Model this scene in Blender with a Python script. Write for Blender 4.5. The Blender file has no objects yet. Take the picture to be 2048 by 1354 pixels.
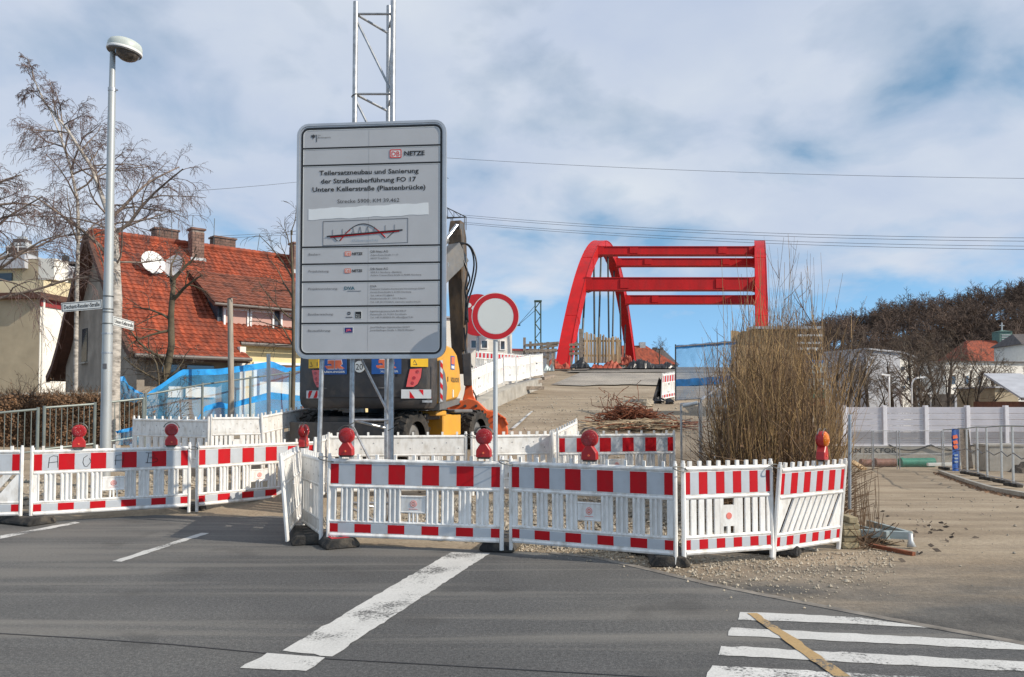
import bpy, bmesh, math, random
import numpy as np
from mathutils import Vector, Matrix

sc = bpy.context.scene
COL = sc.collection
R = math.radians
rnd = random.Random(7)

# ------------------------------------------------------------------ camera
F, CX, CY, CAMZ, PITCH = 1540.0, 1024.0, 751.2, 1.65, R(2.0)
cam_d = bpy.data.cameras.new('camera')
cam = bpy.data.objects.new('camera', cam_d)
COL.objects.link(cam)
cam.location = (0, 0, CAMZ)
cam.rotation_euler = (R(90) + PITCH, 0, 0)
cam_d.sensor_width = 36.0
cam_d.lens = 36.0 * F / 2048.0
cam_d.shift_y = (CY - 677.0) / 2048.0
cam_d.clip_end = 6000
cam_d.clip_start = 0.1
sc.camera = cam

# ------------------------------------------------------------------ light
SUN_EL, SUN_AZ = R(32), R(109)          # azimuth clockwise from +Y (view direction) towards +X
sdir = Vector((math.sin(SUN_AZ) * math.cos(SUN_EL), math.cos(SUN_AZ) * math.cos(SUN_EL), math.sin(SUN_EL)))
sun_d = bpy.data.lights.new('sun', 'SUN')
sun_d.energy = 4.7
sun_d.angle = R(0.55)
sun_d.color = (1.0, 0.90, 0.76)
sun = bpy.data.objects.new('sun', sun_d)
COL.objects.link(sun)
sun.rotation_euler = sdir.to_track_quat('Z', 'Y').to_euler()
sun.location = (30, -10, 40)

world = bpy.data.worlds.new('World')
sc.world = world
world.use_nodes = True
wn, wl = world.node_tree.nodes, world.node_tree.links
wn.clear()


def N(nodes, typ, **kw):
    n = nodes.new(typ)
    for k, v in kw.items():
        if k.startswith('i_'):
            n.inputs[k[2:].replace('_', ' ')].default_value = v
        elif k.startswith('n_'):
            n.inputs[int(k[2:])].default_value = v
        else:
            setattr(n, k, v)
    return n


def math_node(nodes, links, op, a, b=None, clamp=False):
    n = nodes.new('ShaderNodeMath')
    n.operation = op
    n.use_clamp = clamp
    for i, s in enumerate((a, b)):
        if s is None:
            continue
        if isinstance(s, (int, float)):
            n.inputs[i].default_value = s
        else:
            links.new(s, n.inputs[i])
    return n.outputs[0]


def mixcol(nodes, links, fac, a, b, blend='MIX'):
    n = nodes.new('ShaderNodeMix')
    n.data_type = 'RGBA'
    n.blend_type = blend
    for s, idx in ((fac, 0), (a, 6), (b, 7)):
        if isinstance(s, (int, float)):
            n.inputs[idx].default_value = s
        elif isinstance(s, tuple):
            n.inputs[idx].default_value = s if len(s) == 4 else (*s, 1)
        else:
            links.new(s, n.inputs[idx])
    return n.outputs[2]


def ramp(nodes, links, fac, stops):
    n = nodes.new('ShaderNodeValToRGB')
    e = n.color_ramp.elements
    while len(e) < len(stops):
        e.new(0.5)
    for i, (p, c) in enumerate(stops):
        e[i].position = p
        e[i].color = c if len(c) == 4 else (*c, 1)
    links.new(fac, n.inputs[0])
    return n.outputs[0]


def build_world():
    tc = N(wn, 'ShaderNodeTexCoord')
    sky = N(wn, 'ShaderNodeTexSky', sky_type='NISHITA')
    sky.sun_disc = False
    sky.sun_elevation = SUN_EL
    sky.sun_rotation = SUN_AZ
    sky.air_density = 1.0
    sky.dust_density = 0.6
    sky.ozone_density = 1.5
    sep = N(wn, 'ShaderNodeSeparateXYZ')
    wl.new(tc.outputs['Generated'], sep.inputs[0])
    x, y, z = sep.outputs
    zc = math_node(wn, wl, 'ADD', math_node(wn, wl, 'MAXIMUM', z, 0.0), 0.32)
    u = math_node(wn, wl, 'DIVIDE', x, zc)
    v = math_node(wn, wl, 'DIVIDE', y, zc)
    comb = N(wn, 'ShaderNodeCombineXYZ')
    wl.new(u, comb.inputs[0]); wl.new(v, comb.inputs[1])
    mp = N(wn, 'ShaderNodeMapping')
    mp.inputs['Location'].default_value = CLOUD_OFF
    wl.new(comb.outputs[0], mp.inputs[0])

    def noise(scale, detail, rough, dist, loc=None):
        n = N(wn, 'ShaderNodeTexNoise')
        n.inputs['Scale'].default_value = scale
        n.inputs['Detail'].default_value = detail
        n.inputs['Roughness'].default_value = rough
        n.inputs['Distortion'].default_value = dist
        src = mp.outputs[0]
        if loc:
            m2 = N(wn, 'ShaderNodeMapping')
            m2.inputs['Location'].default_value = loc
            wl.new(mp.outputs[0], m2.inputs[0])
            src = m2.outputs[0]
        wl.new(src, n.inputs['Vector'])
        return n.outputs[0]
    n1 = noise(3.3, 6, 0.50, 0.25)
    n2 = noise(0.8, 3, 0.5, 0.2, (3.1, 7.7, 0))
    cover = math_node(wn, wl, 'ADD', math_node(wn, wl, 'MULTIPLY', n1, 0.7), math_node(wn, wl, 'MULTIPLY', n2, 0.3))
    # a layer of cloud that thins out towards the horizon all round
    low = N(wn, 'ShaderNodeMapRange')
    low.interpolation_type = 'SMOOTHSTEP'
    wl.new(z, low.inputs[0])
    low.inputs[1].default_value = 0.06
    low.inputs[2].default_value = 0.21
    low.inputs[3].default_value = -0.20
    low.inputs[4].default_value = 0.046
    cover = math_node(wn, wl, 'ADD', cover, low.outputs[0])
    mask = ramp(wn, wl, cover, [(0.39, (0.10, 0.10, 0.10)), (0.47, (0.62, 0.62, 0.62)), (0.56, (0.96, 0.96, 0.96))])
    shade = noise(1.5, 5, 0.5, 0.3, (11.0, 2.0, 0))
    shade2 = noise(4.6, 6, 0.55, 0.2, (1.0, 5.0, 0))
    sh = math_node(wn, wl, 'ADD', math_node(wn, wl, 'MULTIPLY', shade, 0.72), math_node(wn, wl, 'MULTIPLY', shade2, 0.28))
    ccol = ramp(wn, wl, sh, [(0.34, (6.3, 7.4, 9.6)), (0.50, (7.6, 8.5, 10.1)), (0.64, (9.0, 9.7, 10.7))])
    bw = N(wn, 'ShaderNodeRGBToBW')
    wl.new(sky.outputs[0], bw.inputs[0])
    cb = N(wn, 'ShaderNodeCombineXYZ')
    for i, g in enumerate((0.72, 1.66, 2.75)):
        wl.new(math_node(wn, wl, 'MULTIPLY', bw.outputs[0], g), cb.inputs[i])
    skyc = mixcol(wn, wl, 0.9, sky.outputs[0], cb.outputs[0])
    out_c = mixcol(wn, wl, mask, skyc, ccol)
    bg = N(wn, 'ShaderNodeBackground')
    bg.inputs[1].default_value = 0.08
    wl.new(out_c, bg.inputs[0])
    o = N(wn, 'ShaderNodeOutputWorld')
    wl.new(bg.outputs[0], o.inputs[0])


CLOUD_OFF = (1.9, 0.8, 0.0)
build_world()

vs = sc.view_settings
sc.display_settings.display_device = 'sRGB'
vs.view_transform = 'Standard'
vs.look = 'None'
vs.exposure = 0.0
vs.gamma = 1.0
vs.use_curve_mapping = False
sc.render.engine = 'CYCLES'
sc.cycles.max_bounces = 8
sc.cycles.transparent_max_bounces = 12
sc.cycles.use_denoising = True


# ------------------------------------------------------------------ helpers
def at(px, py, Y):
    """world point seen at photo pixel (px,py) at distance Y in front"""
    vx, vu = (px - CX) / F, (CY - py) / F
    d = Vector((vx, math.cos(PITCH) - vu * math.sin(PITCH), math.sin(PITCH) + vu * math.cos(PITCH)))
    t = Y / d.y
    return Vector((d.x * t, Y, CAMZ + d.z * t))


def zof(py, Y):
    return at(CX, py, Y).z


def xof(px, Y, py=800):
    return at(px, py, Y).x


def flat(px, py, z=0.0):
    """point of the level plane z under a photo pixel"""
    p = at(px, py, 1.0)
    t = (z - CAMZ) / (p.z - CAMZ)
    return Vector((p.x * t, t, z))


class MB:
    def __init__(s):
        s.v, s.f = [], []

    def add(s, vs_, fs):
        b = len(s.v)
        s.v.extend([tuple(q) for q in vs_])
        s.f.extend([tuple(i + b for i in q) for q in fs])
        return s

    def box(s, x0, x1, y0, y1, z0, z1):
        return s.add([(x0, y0, z0), (x1, y0, z0), (x1, y1, z0), (x0, y1, z0), (x0, y0, z1), (x1, y0, z1), (x1, y1, z1), (x0, y1, z1)],
                     [(3, 2, 1, 0), (4, 5, 6, 7), (0, 1, 5, 4), (1, 2, 6, 5), (2, 3, 7, 6), (3, 0, 4, 7)])

    def hexa(s, p):
        """eight corners: bottom ring 0-3 anticlockwise, top ring 4-7"""
        return s.add(p, [(3, 2, 1, 0), (4, 5, 6, 7), (0, 1, 5, 4), (1, 2, 6, 5), (2, 3, 7, 6), (3, 0, 4, 7)])

    def beam(s, p, q, w, h, up=(0, 0, 1)):
        p, q, up = Vector(p), Vector(q), Vector(up)
        d = (q - p).normalized()
        sx = d.cross(up)
        if sx.length < 1e-4:
            sx = d.cross(Vector((0, 1, 0)))
        sx.normalize()
        u = sx.cross(d)
        a, b = sx * (w / 2), u * (h / 2)
        return s.hexa([p - a - b, p + a - b, q + a - b, q - a - b, p - a + b, p + a + b, q + a + b, q - a + b])

    def path(s, pts, rad, n=6, cap=True):
        pts = [Vector(p) for p in pts]
        if not hasattr(rad, '__len__'):
            rad = [rad] * len(pts)
        d0 = (pts[1] - pts[0]).normalized()
        ref = Vector((0, 0, 1)) if abs(d0.z) < 0.9 else Vector((1, 0, 0))
        a = d0.cross(ref).normalized()
        base = len(s.v)
        for i, p in enumerate(pts):
            d = (pts[min(i + 1, len(pts) - 1)] - pts[max(i - 1, 0)])
            if d.length < 1e-9:
                d = d0
            d = d.normalized()
            a = (a - d * a.dot(d))
            if a.length < 1e-6:
                a = d.orthogonal()
            a.normalize()
            b = d.cross(a)
            for k in range(n):
                t = 2 * math.pi * k / n
                w = p + a * (math.cos(t) * rad[i]) + b * (math.sin(t) * rad[i])
                s.v.append((w.x, w.y, w.z))
        for i in range(len(pts) - 1):
            for k in range(n):
                k2 = (k + 1) % n
                s.f.append((base + i * n + k, base + i * n + k2, base + (i + 1) * n + k2, base + (i + 1) * n + k))
        if cap:
            s.f.append(tuple(base + k for k in reversed(range(n))))
            s.f.append(tuple(base + (len(pts) - 1) * n + k for k in range(n)))
        return s

    def tube(s, p, q, r, r2=None, n=10, cap=True):
        return s.path([p, q], [r, r if r2 is None else r2], n, cap)

    def prism(s, poly, c0, c1, fn):
        """polygon (a,b) swept from c0 to c1; fn(a,b,c)->xyz"""
        n = len(poly)
        b = len(s.v)
        s.v.extend([tuple(fn(p[0], p[1], c0)) for p in poly])
        s.v.extend([tuple(fn(p[0], p[1], c1)) for p in poly])
        s.f.append(tuple(b + i for i in reversed(range(n))))
        s.f.append(tuple(b + n + i for i in range(n)))
        for i in range(n):
            j = (i + 1) % n
            s.f.append((b + i, b + j, b + n + j, b + n + i))
        return s

    def ring(s, outer, inner, c0, c1, fn):
        n = len(outer)
        b = len(s.v)
        for c in (c0, c1):
            s.v.extend([tuple(fn(p[0], p[1], c)) for p in outer])
            s.v.extend([tuple(fn(p[0], p[1], c)) for p in inner])
        for i in range(n):
            j = (i + 1) % n
            s.f += [(b + i, b + j, b + n + j, b + n + i), (b + 2 * n + i, b + 3 * n + i, b + 3 * n + j, b + 2 * n + j),
                    (b + i, b + 2 * n + i, b + 2 * n + j, b + j), (b + n + i, b + n + j, b + 3 * n + j, b + 3 * n + i)]
        return s

    def lathe(s, prof, fn, n=20, cap=True):
        """profile (r,h) turned about the h axis; fn(a,b,h)->xyz"""
        b = len(s.v)
        for r, h in prof:
            for k in range(n):
                t = 2 * math.pi * k / n
                s.v.append(tuple(fn(r * math.cos(t), r * math.sin(t), h)))
        for i in range(len(prof) - 1):
            for k in range(n):
                k2 = (k + 1) % n
                s.f.append((b + i * n + k, b + i * n + k2, b + (i + 1) * n + k2, b + (i + 1) * n + k))
        if cap:
            s.f.append(tuple(b + k for k in reversed(range(n))))
            s.f.append(tuple(b + (len(prof) - 1) * n + k for k in range(n)))
        return s

    def sheet(s, grid):
        """rows of points -> quads"""
        m, n = len(grid), len(grid[0])
        b = len(s.v)
        for row in grid:
            s.v.extend([tuple(p) for p in row])
        for i in range(m - 1):
            for j in range(n - 1):
                s.f.append((b + i * n + j, b + i * n + j + 1, b + (i + 1) * n + j + 1, b + (i + 1) * n + j))
        return s

    def mesh(s, name, mat=None, smooth=False, bevel=0, fix=True):
        me = bpy.data.meshes.new(name)
        me.from_pydata(s.v, [], s.f)
        if fix or bevel:
            bm = bmesh.new()
            bm.from_mesh(me)
            if bevel:
                es = [e for e in bm.edges if len(e.link_faces) == 2 and e.calc_face_angle(0) > 0.6]
                bmesh.ops.bevel(bm, geom=es, offset=bevel, segments=1, affect='EDGES', profile=0.5, clamp_overlap=True)
            if fix:
                bmesh.ops.recalc_face_normals(bm, faces=bm.faces)
            bm.to_mesh(me)
            bm.free()
        if mat:
            me.materials.append(MAT[mat] if isinstance(mat, str) else mat)
        if smooth:
            me.shade_smooth()
            if smooth != 'all':
                me.set_sharp_from_angle(angle=R(38))
        me.update()
        return me

    def build(s, name, mat, parent=None, smooth=False, bevel=0, fix=True, kind=None, loc=None, rot=None):
        return put(name, s.mesh(name, mat, smooth, bevel, fix), parent, loc, rot, kind)


def put(name, me, parent=None, loc=None, rot=None, kind=None, scale=None):
    o = bpy.data.objects.new(name, me)
    COL.objects.link(o)
    if parent:
        o.parent = parent
    if loc is not None:
        o.location = loc
    if rot is not None:
        o.rotation_euler = rot
    if scale is not None:
        o.scale = scale
    if kind:
        o['kind'] = kind
    return o


def tag(o, label, cat=None, group=None, kind=None):
    o['label'] = label
    if cat:
        o['category'] = cat
    if group:
        o['group'] = group
    if kind:
        o['kind'] = kind
    return o


def thing(name, label, cat, loc=(0, 0, 0), rotz=0.0, group=None, rot=None, scale=None):
    o = bpy.data.objects.new(name, None)
    o.empty_display_size = 0.2
    COL.objects.link(o)
    o.location = loc
    o.rotation_euler = rot if rot is not None else (0, 0, rotz)
    if scale:
        o.scale = scale
    return tag(o, label, cat, group)


def struct(o, label=None):
    o['kind'] = 'structure'
    if label:
        o['label'] = label
    return o


XZ = lambda a, b, c: (a, c, b)      # polygon in the x/z plane, swept along y
YZ = lambda a, b, c: (c, a, b)      # polygon in the y/z plane, swept along x
XY = lambda a, b, c: (a, b, c)


def rrect(x0, x1, z0, z1, r, n=5):
    out = []
    for cx, cz, a0 in ((x1 - r, z1 - r, 0), (x0 + r, z1 - r, 90), (x0 + r, z0 + r, 180), (x1 - r, z0 + r, 270)):
        for k in range(n + 1):
            t = R(a0 + 90 * k / n)
            out.append((cx + r * math.cos(t), cz + r * math.sin(t)))
    return out


def disc(cx, cz, r, n=28):
    return [(cx + r * math.cos(2 * math.pi * k / n), cz + r * math.sin(2 * math.pi * k / n)) for k in range(n)]


TEXTS = []


def text(s, parent, mat, x0, x1, z, h, y, bold=0.0, name='lettering', rot=None, loc=None, align='fit'):
    """flat lettering facing -y of its parent; baseline z, cap height h, from x0 to x1"""
    cu = bpy.data.curves.new('lettering', 'FONT')
    cu.body = s
    cu.size = 1.0
    cu.offset = bold
    cu.resolution_u = 2
    o = bpy.data.objects.new('lettering_source', cu)
    COL.objects.link(o)
    TEXTS.append((o, parent, mat, x0, x1, z, h, y, name, rot, loc))


def finish_texts():
    bpy.context.view_layer.update()
    dg = bpy.context.evaluated_depsgraph_get()
    for o, parent, mat, x0, x1, z, h, y, name, rot, loc in TEXTS:
        me = bpy.data.meshes.new_from_object(o.evaluated_get(dg))
        n = len(me.vertices)
        co = np.empty(n * 3)
        me.vertices.foreach_get('co', co)
        co = co.reshape(-1, 3)
        w0, w1 = co[:, 0].min(), co[:, 0].max()
        cap = 0.73
        out = np.zeros_like(co)
        out[:, 0] = x0 + (co[:, 0] - w0) / max(w1 - w0, 1e-6) * (x1 - x0)
        out[:, 2] = z + co[:, 1] / cap * h
        out[:, 1] = y
        me.vertices.foreach_set('co', out.reshape(-1))
        me.materials.clear()
        me.materials.append(MAT[mat])
        me.update()
        cu = o.data
        bpy.data.objects.remove(o)
        bpy.data.curves.remove(cu)
        put(name, me, parent, loc, rot, 'stuff')


# ------------------------------------------------------------------ materials
MAT = {}


def M(name, col, rough=0.6, metal=0.0, var=0.12, scale=4.0, bump=0.0, bscale=60.0, spec=0.5, dirt=None, stretch=None, coat=0.0, coord='Object', trans=0.0, alpha=1.0, rvar=0.0, detail=5):
    m = bpy.data.materials.new(name)
    m.use_nodes = True
    nt = m.node_tree
    n, l = nt.nodes, nt.links
    b = n['Principled BSDF']
    tc = n.new('ShaderNodeTexCoord')
    vec = tc.outputs[coord]
    if stretch:
        mp = n.new('ShaderNodeMapping')
        mp.inputs['Scale'].default_value = stretch
        l.new(vec, mp.inputs[0])
        vec = mp.outputs[0]

    def noise(s, d=detail, r=0.55):
        q = n.new('ShaderNodeTexNoise')
        q.inputs['Scale'].default_value = s
        q.inputs['Detail'].default_value = d
        q.inputs['Roughness'].default_value = r
        l.new(vec, q.inputs['Vector'])
        return q.outputs[0]
    c = (*col, 1)
    n1 = noise(scale)
    lo = tuple(max(0, x * (1 - 2.2 * var)) for x in col)
    hi = tuple(min(1, x * (1 + 2.2 * var)) for x in col)
    out = ramp(n, l, n1, [(0.25, lo), (0.75, hi)])
    if rvar:
        oi = n.new('ShaderNodeObjectInfo')
        f = math_node(n, l, 'ADD', math_node(n, l, 'MULTIPLY', oi.outputs['Random'], 2 * rvar), 1 - rvar)
        cmb = n.new('ShaderNodeCombineXYZ')
        for i in range(3):
            l.new(f, cmb.inputs[i])
        out = mixcol(n, l, 1.0, out, cmb.outputs[0], 'MULTIPLY')
    if dirt:
        dc, amount, ds = dirt
        nd = noise(ds, 7, 0.65)
        f = n.new('ShaderNodeMapRange')
        l.new(nd, f.inputs[0])
        f.inputs[1].default_value = 0.47
        f.inputs[2].default_value = 0.72
        f.inputs[3].default_value = 0.0
        f.inputs[4].default_value = amount
        out = mixcol(n, l, f.outputs[0], out, dc)
    l.new(out, b.inputs['Base Color'])
    b.inputs['Roughness'].default_value = rough
    b.inputs['Metallic'].default_value = metal
    b.inputs['Specular IOR Level'].default_value = spec
    b.inputs['Coat Weight'].default_value = coat
    b.inputs['Transmission Weight'].default_value = trans
    b.inputs['Alpha'].default_value = alpha
    if bump:
        bp = n.new('ShaderNodeBump')
        bp.inputs['Strength'].default_value = bump
        bp.inputs['Distance'].default_value = 0.02
        l.new(noise(bscale, 6, 0.6), bp.inputs['Height'])
        l.new(bp.outputs[0], b.inputs['Normal'])
    MAT[name] = m
    return m


DIRT = (0.22, 0.18, 0.13)
M('white_plastic', (0.82, 0.81, 0.78), 0.5, var=0.04, scale=9, dirt=((0.40, 0.35, 0.28), 0.62, 5.5), rvar=0.08, stretch=(1.6, 1.6, 0.7), bump=0.05, bscale=18)
M('foil_red', (0.50, 0.006, 0.012), 0.5, var=0.06, dirt=((0.28, 0.04, 0.035), 0.3, 7.0), spec=0.22)
M('foil_silver', (0.49, 0.52, 0.55), 0.42, metal=0.0, var=0.04, dirt=((0.30, 0.30, 0.30), 0.3, 6.0))
M('grey_dot', (0.33, 0.33, 0.33), 0.6)
M('logo_red', (0.72, 0.20, 0.16), 0.5, var=0.1)
M('rubber', (0.028, 0.027, 0.026), 0.85, var=0.25, scale=8, bump=0.5, bscale=50, dirt=(DIRT, 0.55, 6.0))
M('lamp_body', (0.46, 0.02, 0.02), 0.38, var=0.08, dirt=((0.2, 0.05, 0.04), 0.4, 9.0))
M('lens_red', (0.36, 0.008, 0.010), 0.12, var=0.08, scale=30, bump=0.5, bscale=160, coat=0.6)
M('lens_amber', (0.85, 0.22, 0.01), 0.12, var=0.1, scale=30, bump=0.5, bscale=160, coat=0.6)
M('wire', (0.16, 0.16, 0.15), 0.5, metal=0.7)
M('galv', (0.42, 0.43, 0.44), 0.42, metal=0.75, var=0.15, scale=14, dirt=((0.25, 0.24, 0.22), 0.4, 5.0))
M('galv_light', (0.55, 0.57, 0.57), 0.5, metal=0.35, var=0.08, scale=6, dirt=((0.35, 0.36, 0.34), 0.4, 3.0))
M('alu', (0.50, 0.51, 0.52), 0.36, metal=0.7, var=0.06)
M('sign_grey', (0.465, 0.470, 0.478), 0.5, var=0.03, scale=1.5, dirt=((0.40, 0.405, 0.41), 0.35, 2.2))
M('sign_white', (0.72, 0.73, 0.70), 0.4, var=0.02, scale=2)
M('overpaint', (0.74, 0.76, 0.76), 0.6, var=0.03, scale=3)
M('black', (0.012, 0.012, 0.013), 0.5, var=0.1)
M('text_grey', (0.045, 0.045, 0.05), 0.6)
M('text_mid', (0.12, 0.12, 0.13), 0.6)
M('sign_red', (0.50, 0.010, 0.015), 0.38, var=0.05)
M('db_red', (0.62, 0.06, 0.05), 0.45)
M('orange_logo', (0.75, 0.16, 0.07), 0.5)
M('teal', (0.03, 0.12, 0.16), 0.5)
M('navy', (0.015, 0.03, 0.16), 0.5)
M('sticker_blue', (0.015, 0.10, 0.36), 0.45, var=0.08, dirt=((0.1, 0.12, 0.16), 0.3, 6))
M('pink', (0.75, 0.12, 0.20), 0.5)
M('pale_blue', (0.30, 0.38, 0.46), 0.5)
M('ex_dark', (0.040, 0.040, 0.043), 0.55, var=0.2, scale=3, bump=0.15, bscale=30, dirt=((0.13, 0.10, 0.075), 0.6, 2.6))
M('ex_yellow', (0.72, 0.36, 0.045), 0.4, var=0.06, scale=2, dirt=((0.42, 0.26, 0.10), 0.5, 3.0))
M('ex_grey', (0.14, 0.14, 0.14), 0.5, var=0.1, dirt=(DIRT, 0.4, 3.0))
M('boom_dirty', (0.085, 0.060, 0.040), 0.7, var=0.35, scale=5, bump=0.3, bscale=30, dirt=((0.20, 0.12, 0.055), 0.8, 4.0), stretch=(1, 1, 0.35))
M('bucket_orange', (0.66, 0.11, 0.025), 0.45, var=0.12, scale=3, dirt=((0.30, 0.13, 0.07), 0.6, 4.0))
M('tyre', (0.022, 0.021, 0.02), 0.85, var=0.3, scale=6, bump=0.4, bscale=20, dirt=((0.15, 0.12, 0.09), 0.5, 4))
M('warn_yellow', (0.80, 0.48, 0.02), 0.45, var=0.05)
M('glass_dark', (0.03, 0.04, 0.045), 0.06, spec=0.8)
M('hose', (0.014, 0.014, 0.015), 0.35)
M('chrome', (0.6, 0.6, 0.6), 0.15, metal=1.0)
M('lamp_green', (0.50, 0.54, 0.50), 0.45, var=0.05)
M('lamp_post', (0.44, 0.46, 0.46), 0.5, metal=0.35, var=0.10, scale=3, dirt=((0.28, 0.28, 0.24), 0.5, 3.0), stretch=(1, 1, 0.3))
M('fence_green', (0.21, 0.24, 0.225), 0.5, metal=0.4, var=0.1)
M('arch_red', (0.48, 0.007, 0.008), 0.5, var=0.10, scale=0.7, dirt=((0.27, 0.018, 0.018), 0.55, 1.1), spec=0.3, stretch=(1.5, 1.5, 0.5))
M('arch_rusty', (0.36, 0.06, 0.03), 0.7, var=0.3, scale=3, dirt=((0.25, 0.10, 0.05), 0.8, 3))
M('steel_dark', (0.07, 0.08, 0.08), 0.5, metal=0.6)
M('mast_green', (0.06, 0.10, 0.075), 0.6, var=0.2)
M('wood_pale', (0.42, 0.29, 0.16), 0.75, var=0.25, scale=3, bump=0.3, bscale=25, stretch=(8, 8, 0.7), rvar=0.25)
M('wood_grey', (0.25, 0.20, 0.155), 0.8, var=0.25, scale=3, bump=0.3, bscale=25, stretch=(3, 3, 3), rvar=0.2)
M('wood_pole', (0.33, 0.29, 0.24), 0.8, var=0.2, scale=4, bump=0.3, bscale=20, stretch=(5, 5, 0.4))
M('wood_block', (0.34, 0.28, 0.17), 0.8, var=0.2, scale=6, bump=0.4, bscale=30, rvar=0.2)
M('rust', (0.20, 0.065, 0.028), 0.85, var=0.4, scale=9, bump=0.3, dirt=((0.10, 0.035, 0.02), 0.7, 7))
M('straw', (0.42, 0.33, 0.22), 0.9, var=0.3, scale=6)
M('tarp_black', (0.018, 0.018, 0.02), 0.35, var=0.3, scale=3, bump=0.6, bscale=6)
M('concrete', (0.36, 0.34, 0.30), 0.85, var=0.12, scale=2.5, bump=0.3, bscale=30, dirt=((0.24, 0.21, 0.17), 0.6, 2.0))
M('edging', (0.20, 0.18, 0.155), 0.9, var=0.25, scale=7, dirt=((0.12, 0.11, 0.10), 0.9, 1.2))
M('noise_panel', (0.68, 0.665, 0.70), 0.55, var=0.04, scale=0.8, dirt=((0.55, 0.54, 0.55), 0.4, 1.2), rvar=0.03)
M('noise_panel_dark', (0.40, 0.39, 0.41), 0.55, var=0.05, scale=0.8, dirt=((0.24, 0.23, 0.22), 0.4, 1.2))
M('noise_post', (0.72, 0.705, 0.73), 0.5, var=0.04)
M('pipe_brown', (0.20, 0.09, 0.06), 0.6, var=0.2)
M('pipe_green', (0.02, 0.20, 0.13), 0.5, var=0.15)
M('render_tan', (0.42, 0.35, 0.24), 0.9, var=0.08, scale=1.5, bump=0.2, bscale=25)
M('render_white', (0.78, 0.75, 0.68), 0.9, var=0.04, scale=1.2, dirt=((0.6, 0.56, 0.48), 0.4, 1.5))
M('render_cream', (0.66, 0.56, 0.36), 0.9, var=0.06, scale=1.2, bump=0.15, bscale=25)
M('render_yellow', (0.74, 0.60, 0.33), 0.9, var=0.04, scale=1.2)
M('render_grey', (0.27, 0.235, 0.195), 0.9, var=0.15, scale=1.3, bump=0.25, bscale=22, dirt=((0.18, 0.15, 0.12), 0.5, 1.4))
M('roof_tile', (0.28, 0.056, 0.022), 0.8, var=0.3, scale=2.6, dirt=((0.11, 0.042, 0.03), 0.85, 0.9), detail=9, stretch=(1.7, 0.65, 0.65))
M('roof_under', (0.10, 0.045, 0.03), 0.85)
M('roof_dark', (0.10, 0.085, 0.08), 0.8, var=0.2, scale=2)
M('roof_slate', (0.42, 0.43, 0.46), 0.6, var=0.08, scale=1)
M('brick_old', (0.19, 0.115, 0.09), 0.9, var=0.25, scale=3, rvar=0.25)
M('mortar', (0.26, 0.23, 0.20), 0.95)
M('lead', (0.40, 0.42, 0.43), 0.5, var=0.1)
M('dish_white', (0.78, 0.77, 0.74), 0.5, var=0.04)
M('win_white', (0.80, 0.79, 0.77), 0.5, var=0.03)
M('blind_pink', (0.50, 0.30, 0.25), 0.7, var=0.03)
M('win_glass', (0.05, 0.06, 0.07), 0.08, spec=0.7)
M('door_brown', (0.15, 0.055, 0.03), 0.6, var=0.2)
M('trim_red', (0.25, 0.03, 0.03), 0.6)
M('gutter', (0.13, 0.11, 0.10), 0.5)
M('slate_cheek', (0.045, 0.055, 0.075), 0.5, var=0.2, scale=4)
M('copper_green', (0.10, 0.19, 0.16), 0.7, var=0.15)
M('bark_birch', (0.46, 0.42, 0.37), 0.8, var=0.15, scale=5, dirt=((0.05, 0.04, 0.035), 0.95, 4.5), stretch=(1, 1, 2.6))
M('birch_twig', (0.13, 0.085, 0.075), 0.8, var=0.25, scale=2)
M('birch_limb', (0.20, 0.155, 0.125), 0.8, var=0.3, scale=2)
M('bark_dark', (0.085, 0.066, 0.050), 0.9, var=0.3, scale=4, bump=0.4, bscale=25)
M('bark_olive', (0.105, 0.085, 0.055), 0.9, var=0.3, scale=3)
M('wood_far', (0.115, 0.078, 0.058), 0.9, var=0.35, scale=0.12, detail=3)
M('wood_far_floor', (0.060, 0.045, 0.035), 0.95, var=0.2, scale=0.2)
M('stem_tan', (0.34, 0.215, 0.090), 0.7, var=0.3, scale=2.5)
M('stem_brown', (0.135, 0.080, 0.042), 0.8, var=0.3, scale=3)
M('leaf_brown', (0.17, 0.095, 0.05), 0.8, var=0.35, scale=3)
M('leaf_green', (0.06, 0.075, 0.03), 0.7, var=0.3, scale=3)
M('stone', (0.33, 0.295, 0.24), 0.9, var=0.25, scale=4, bump=0.2, bscale=30)
M('stone_pale', (0.40, 0.345, 0.265), 0.9, var=0.2, scale=5)
M('band_blue', (0.02, 0.27, 0.64), 0.5, var=0.2, scale=3)
M('graffiti', (0.03, 0.03, 0.03), 0.7)
M('steel_blue', (0.36, 0.41, 0.40), 0.5, metal=0.3, var=0.12, scale=4)
M('sky_wire', (0.05, 0.055, 0.06), 0.6)
M('banner_blue', (0.02, 0.09, 0.34), 0.5, var=0.1)
M('banner_orange', (0.75, 0.15, 0.05), 0.5)
M('scaffold_blue', (0.05, 0.16, 0.36), 0.5)
M('tape_yellow', (0.50, 0.33, 0.11), 0.7, var=0.15, scale=8, dirt=((0.25, 0.20, 0.13), 0.6, 9))


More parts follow.
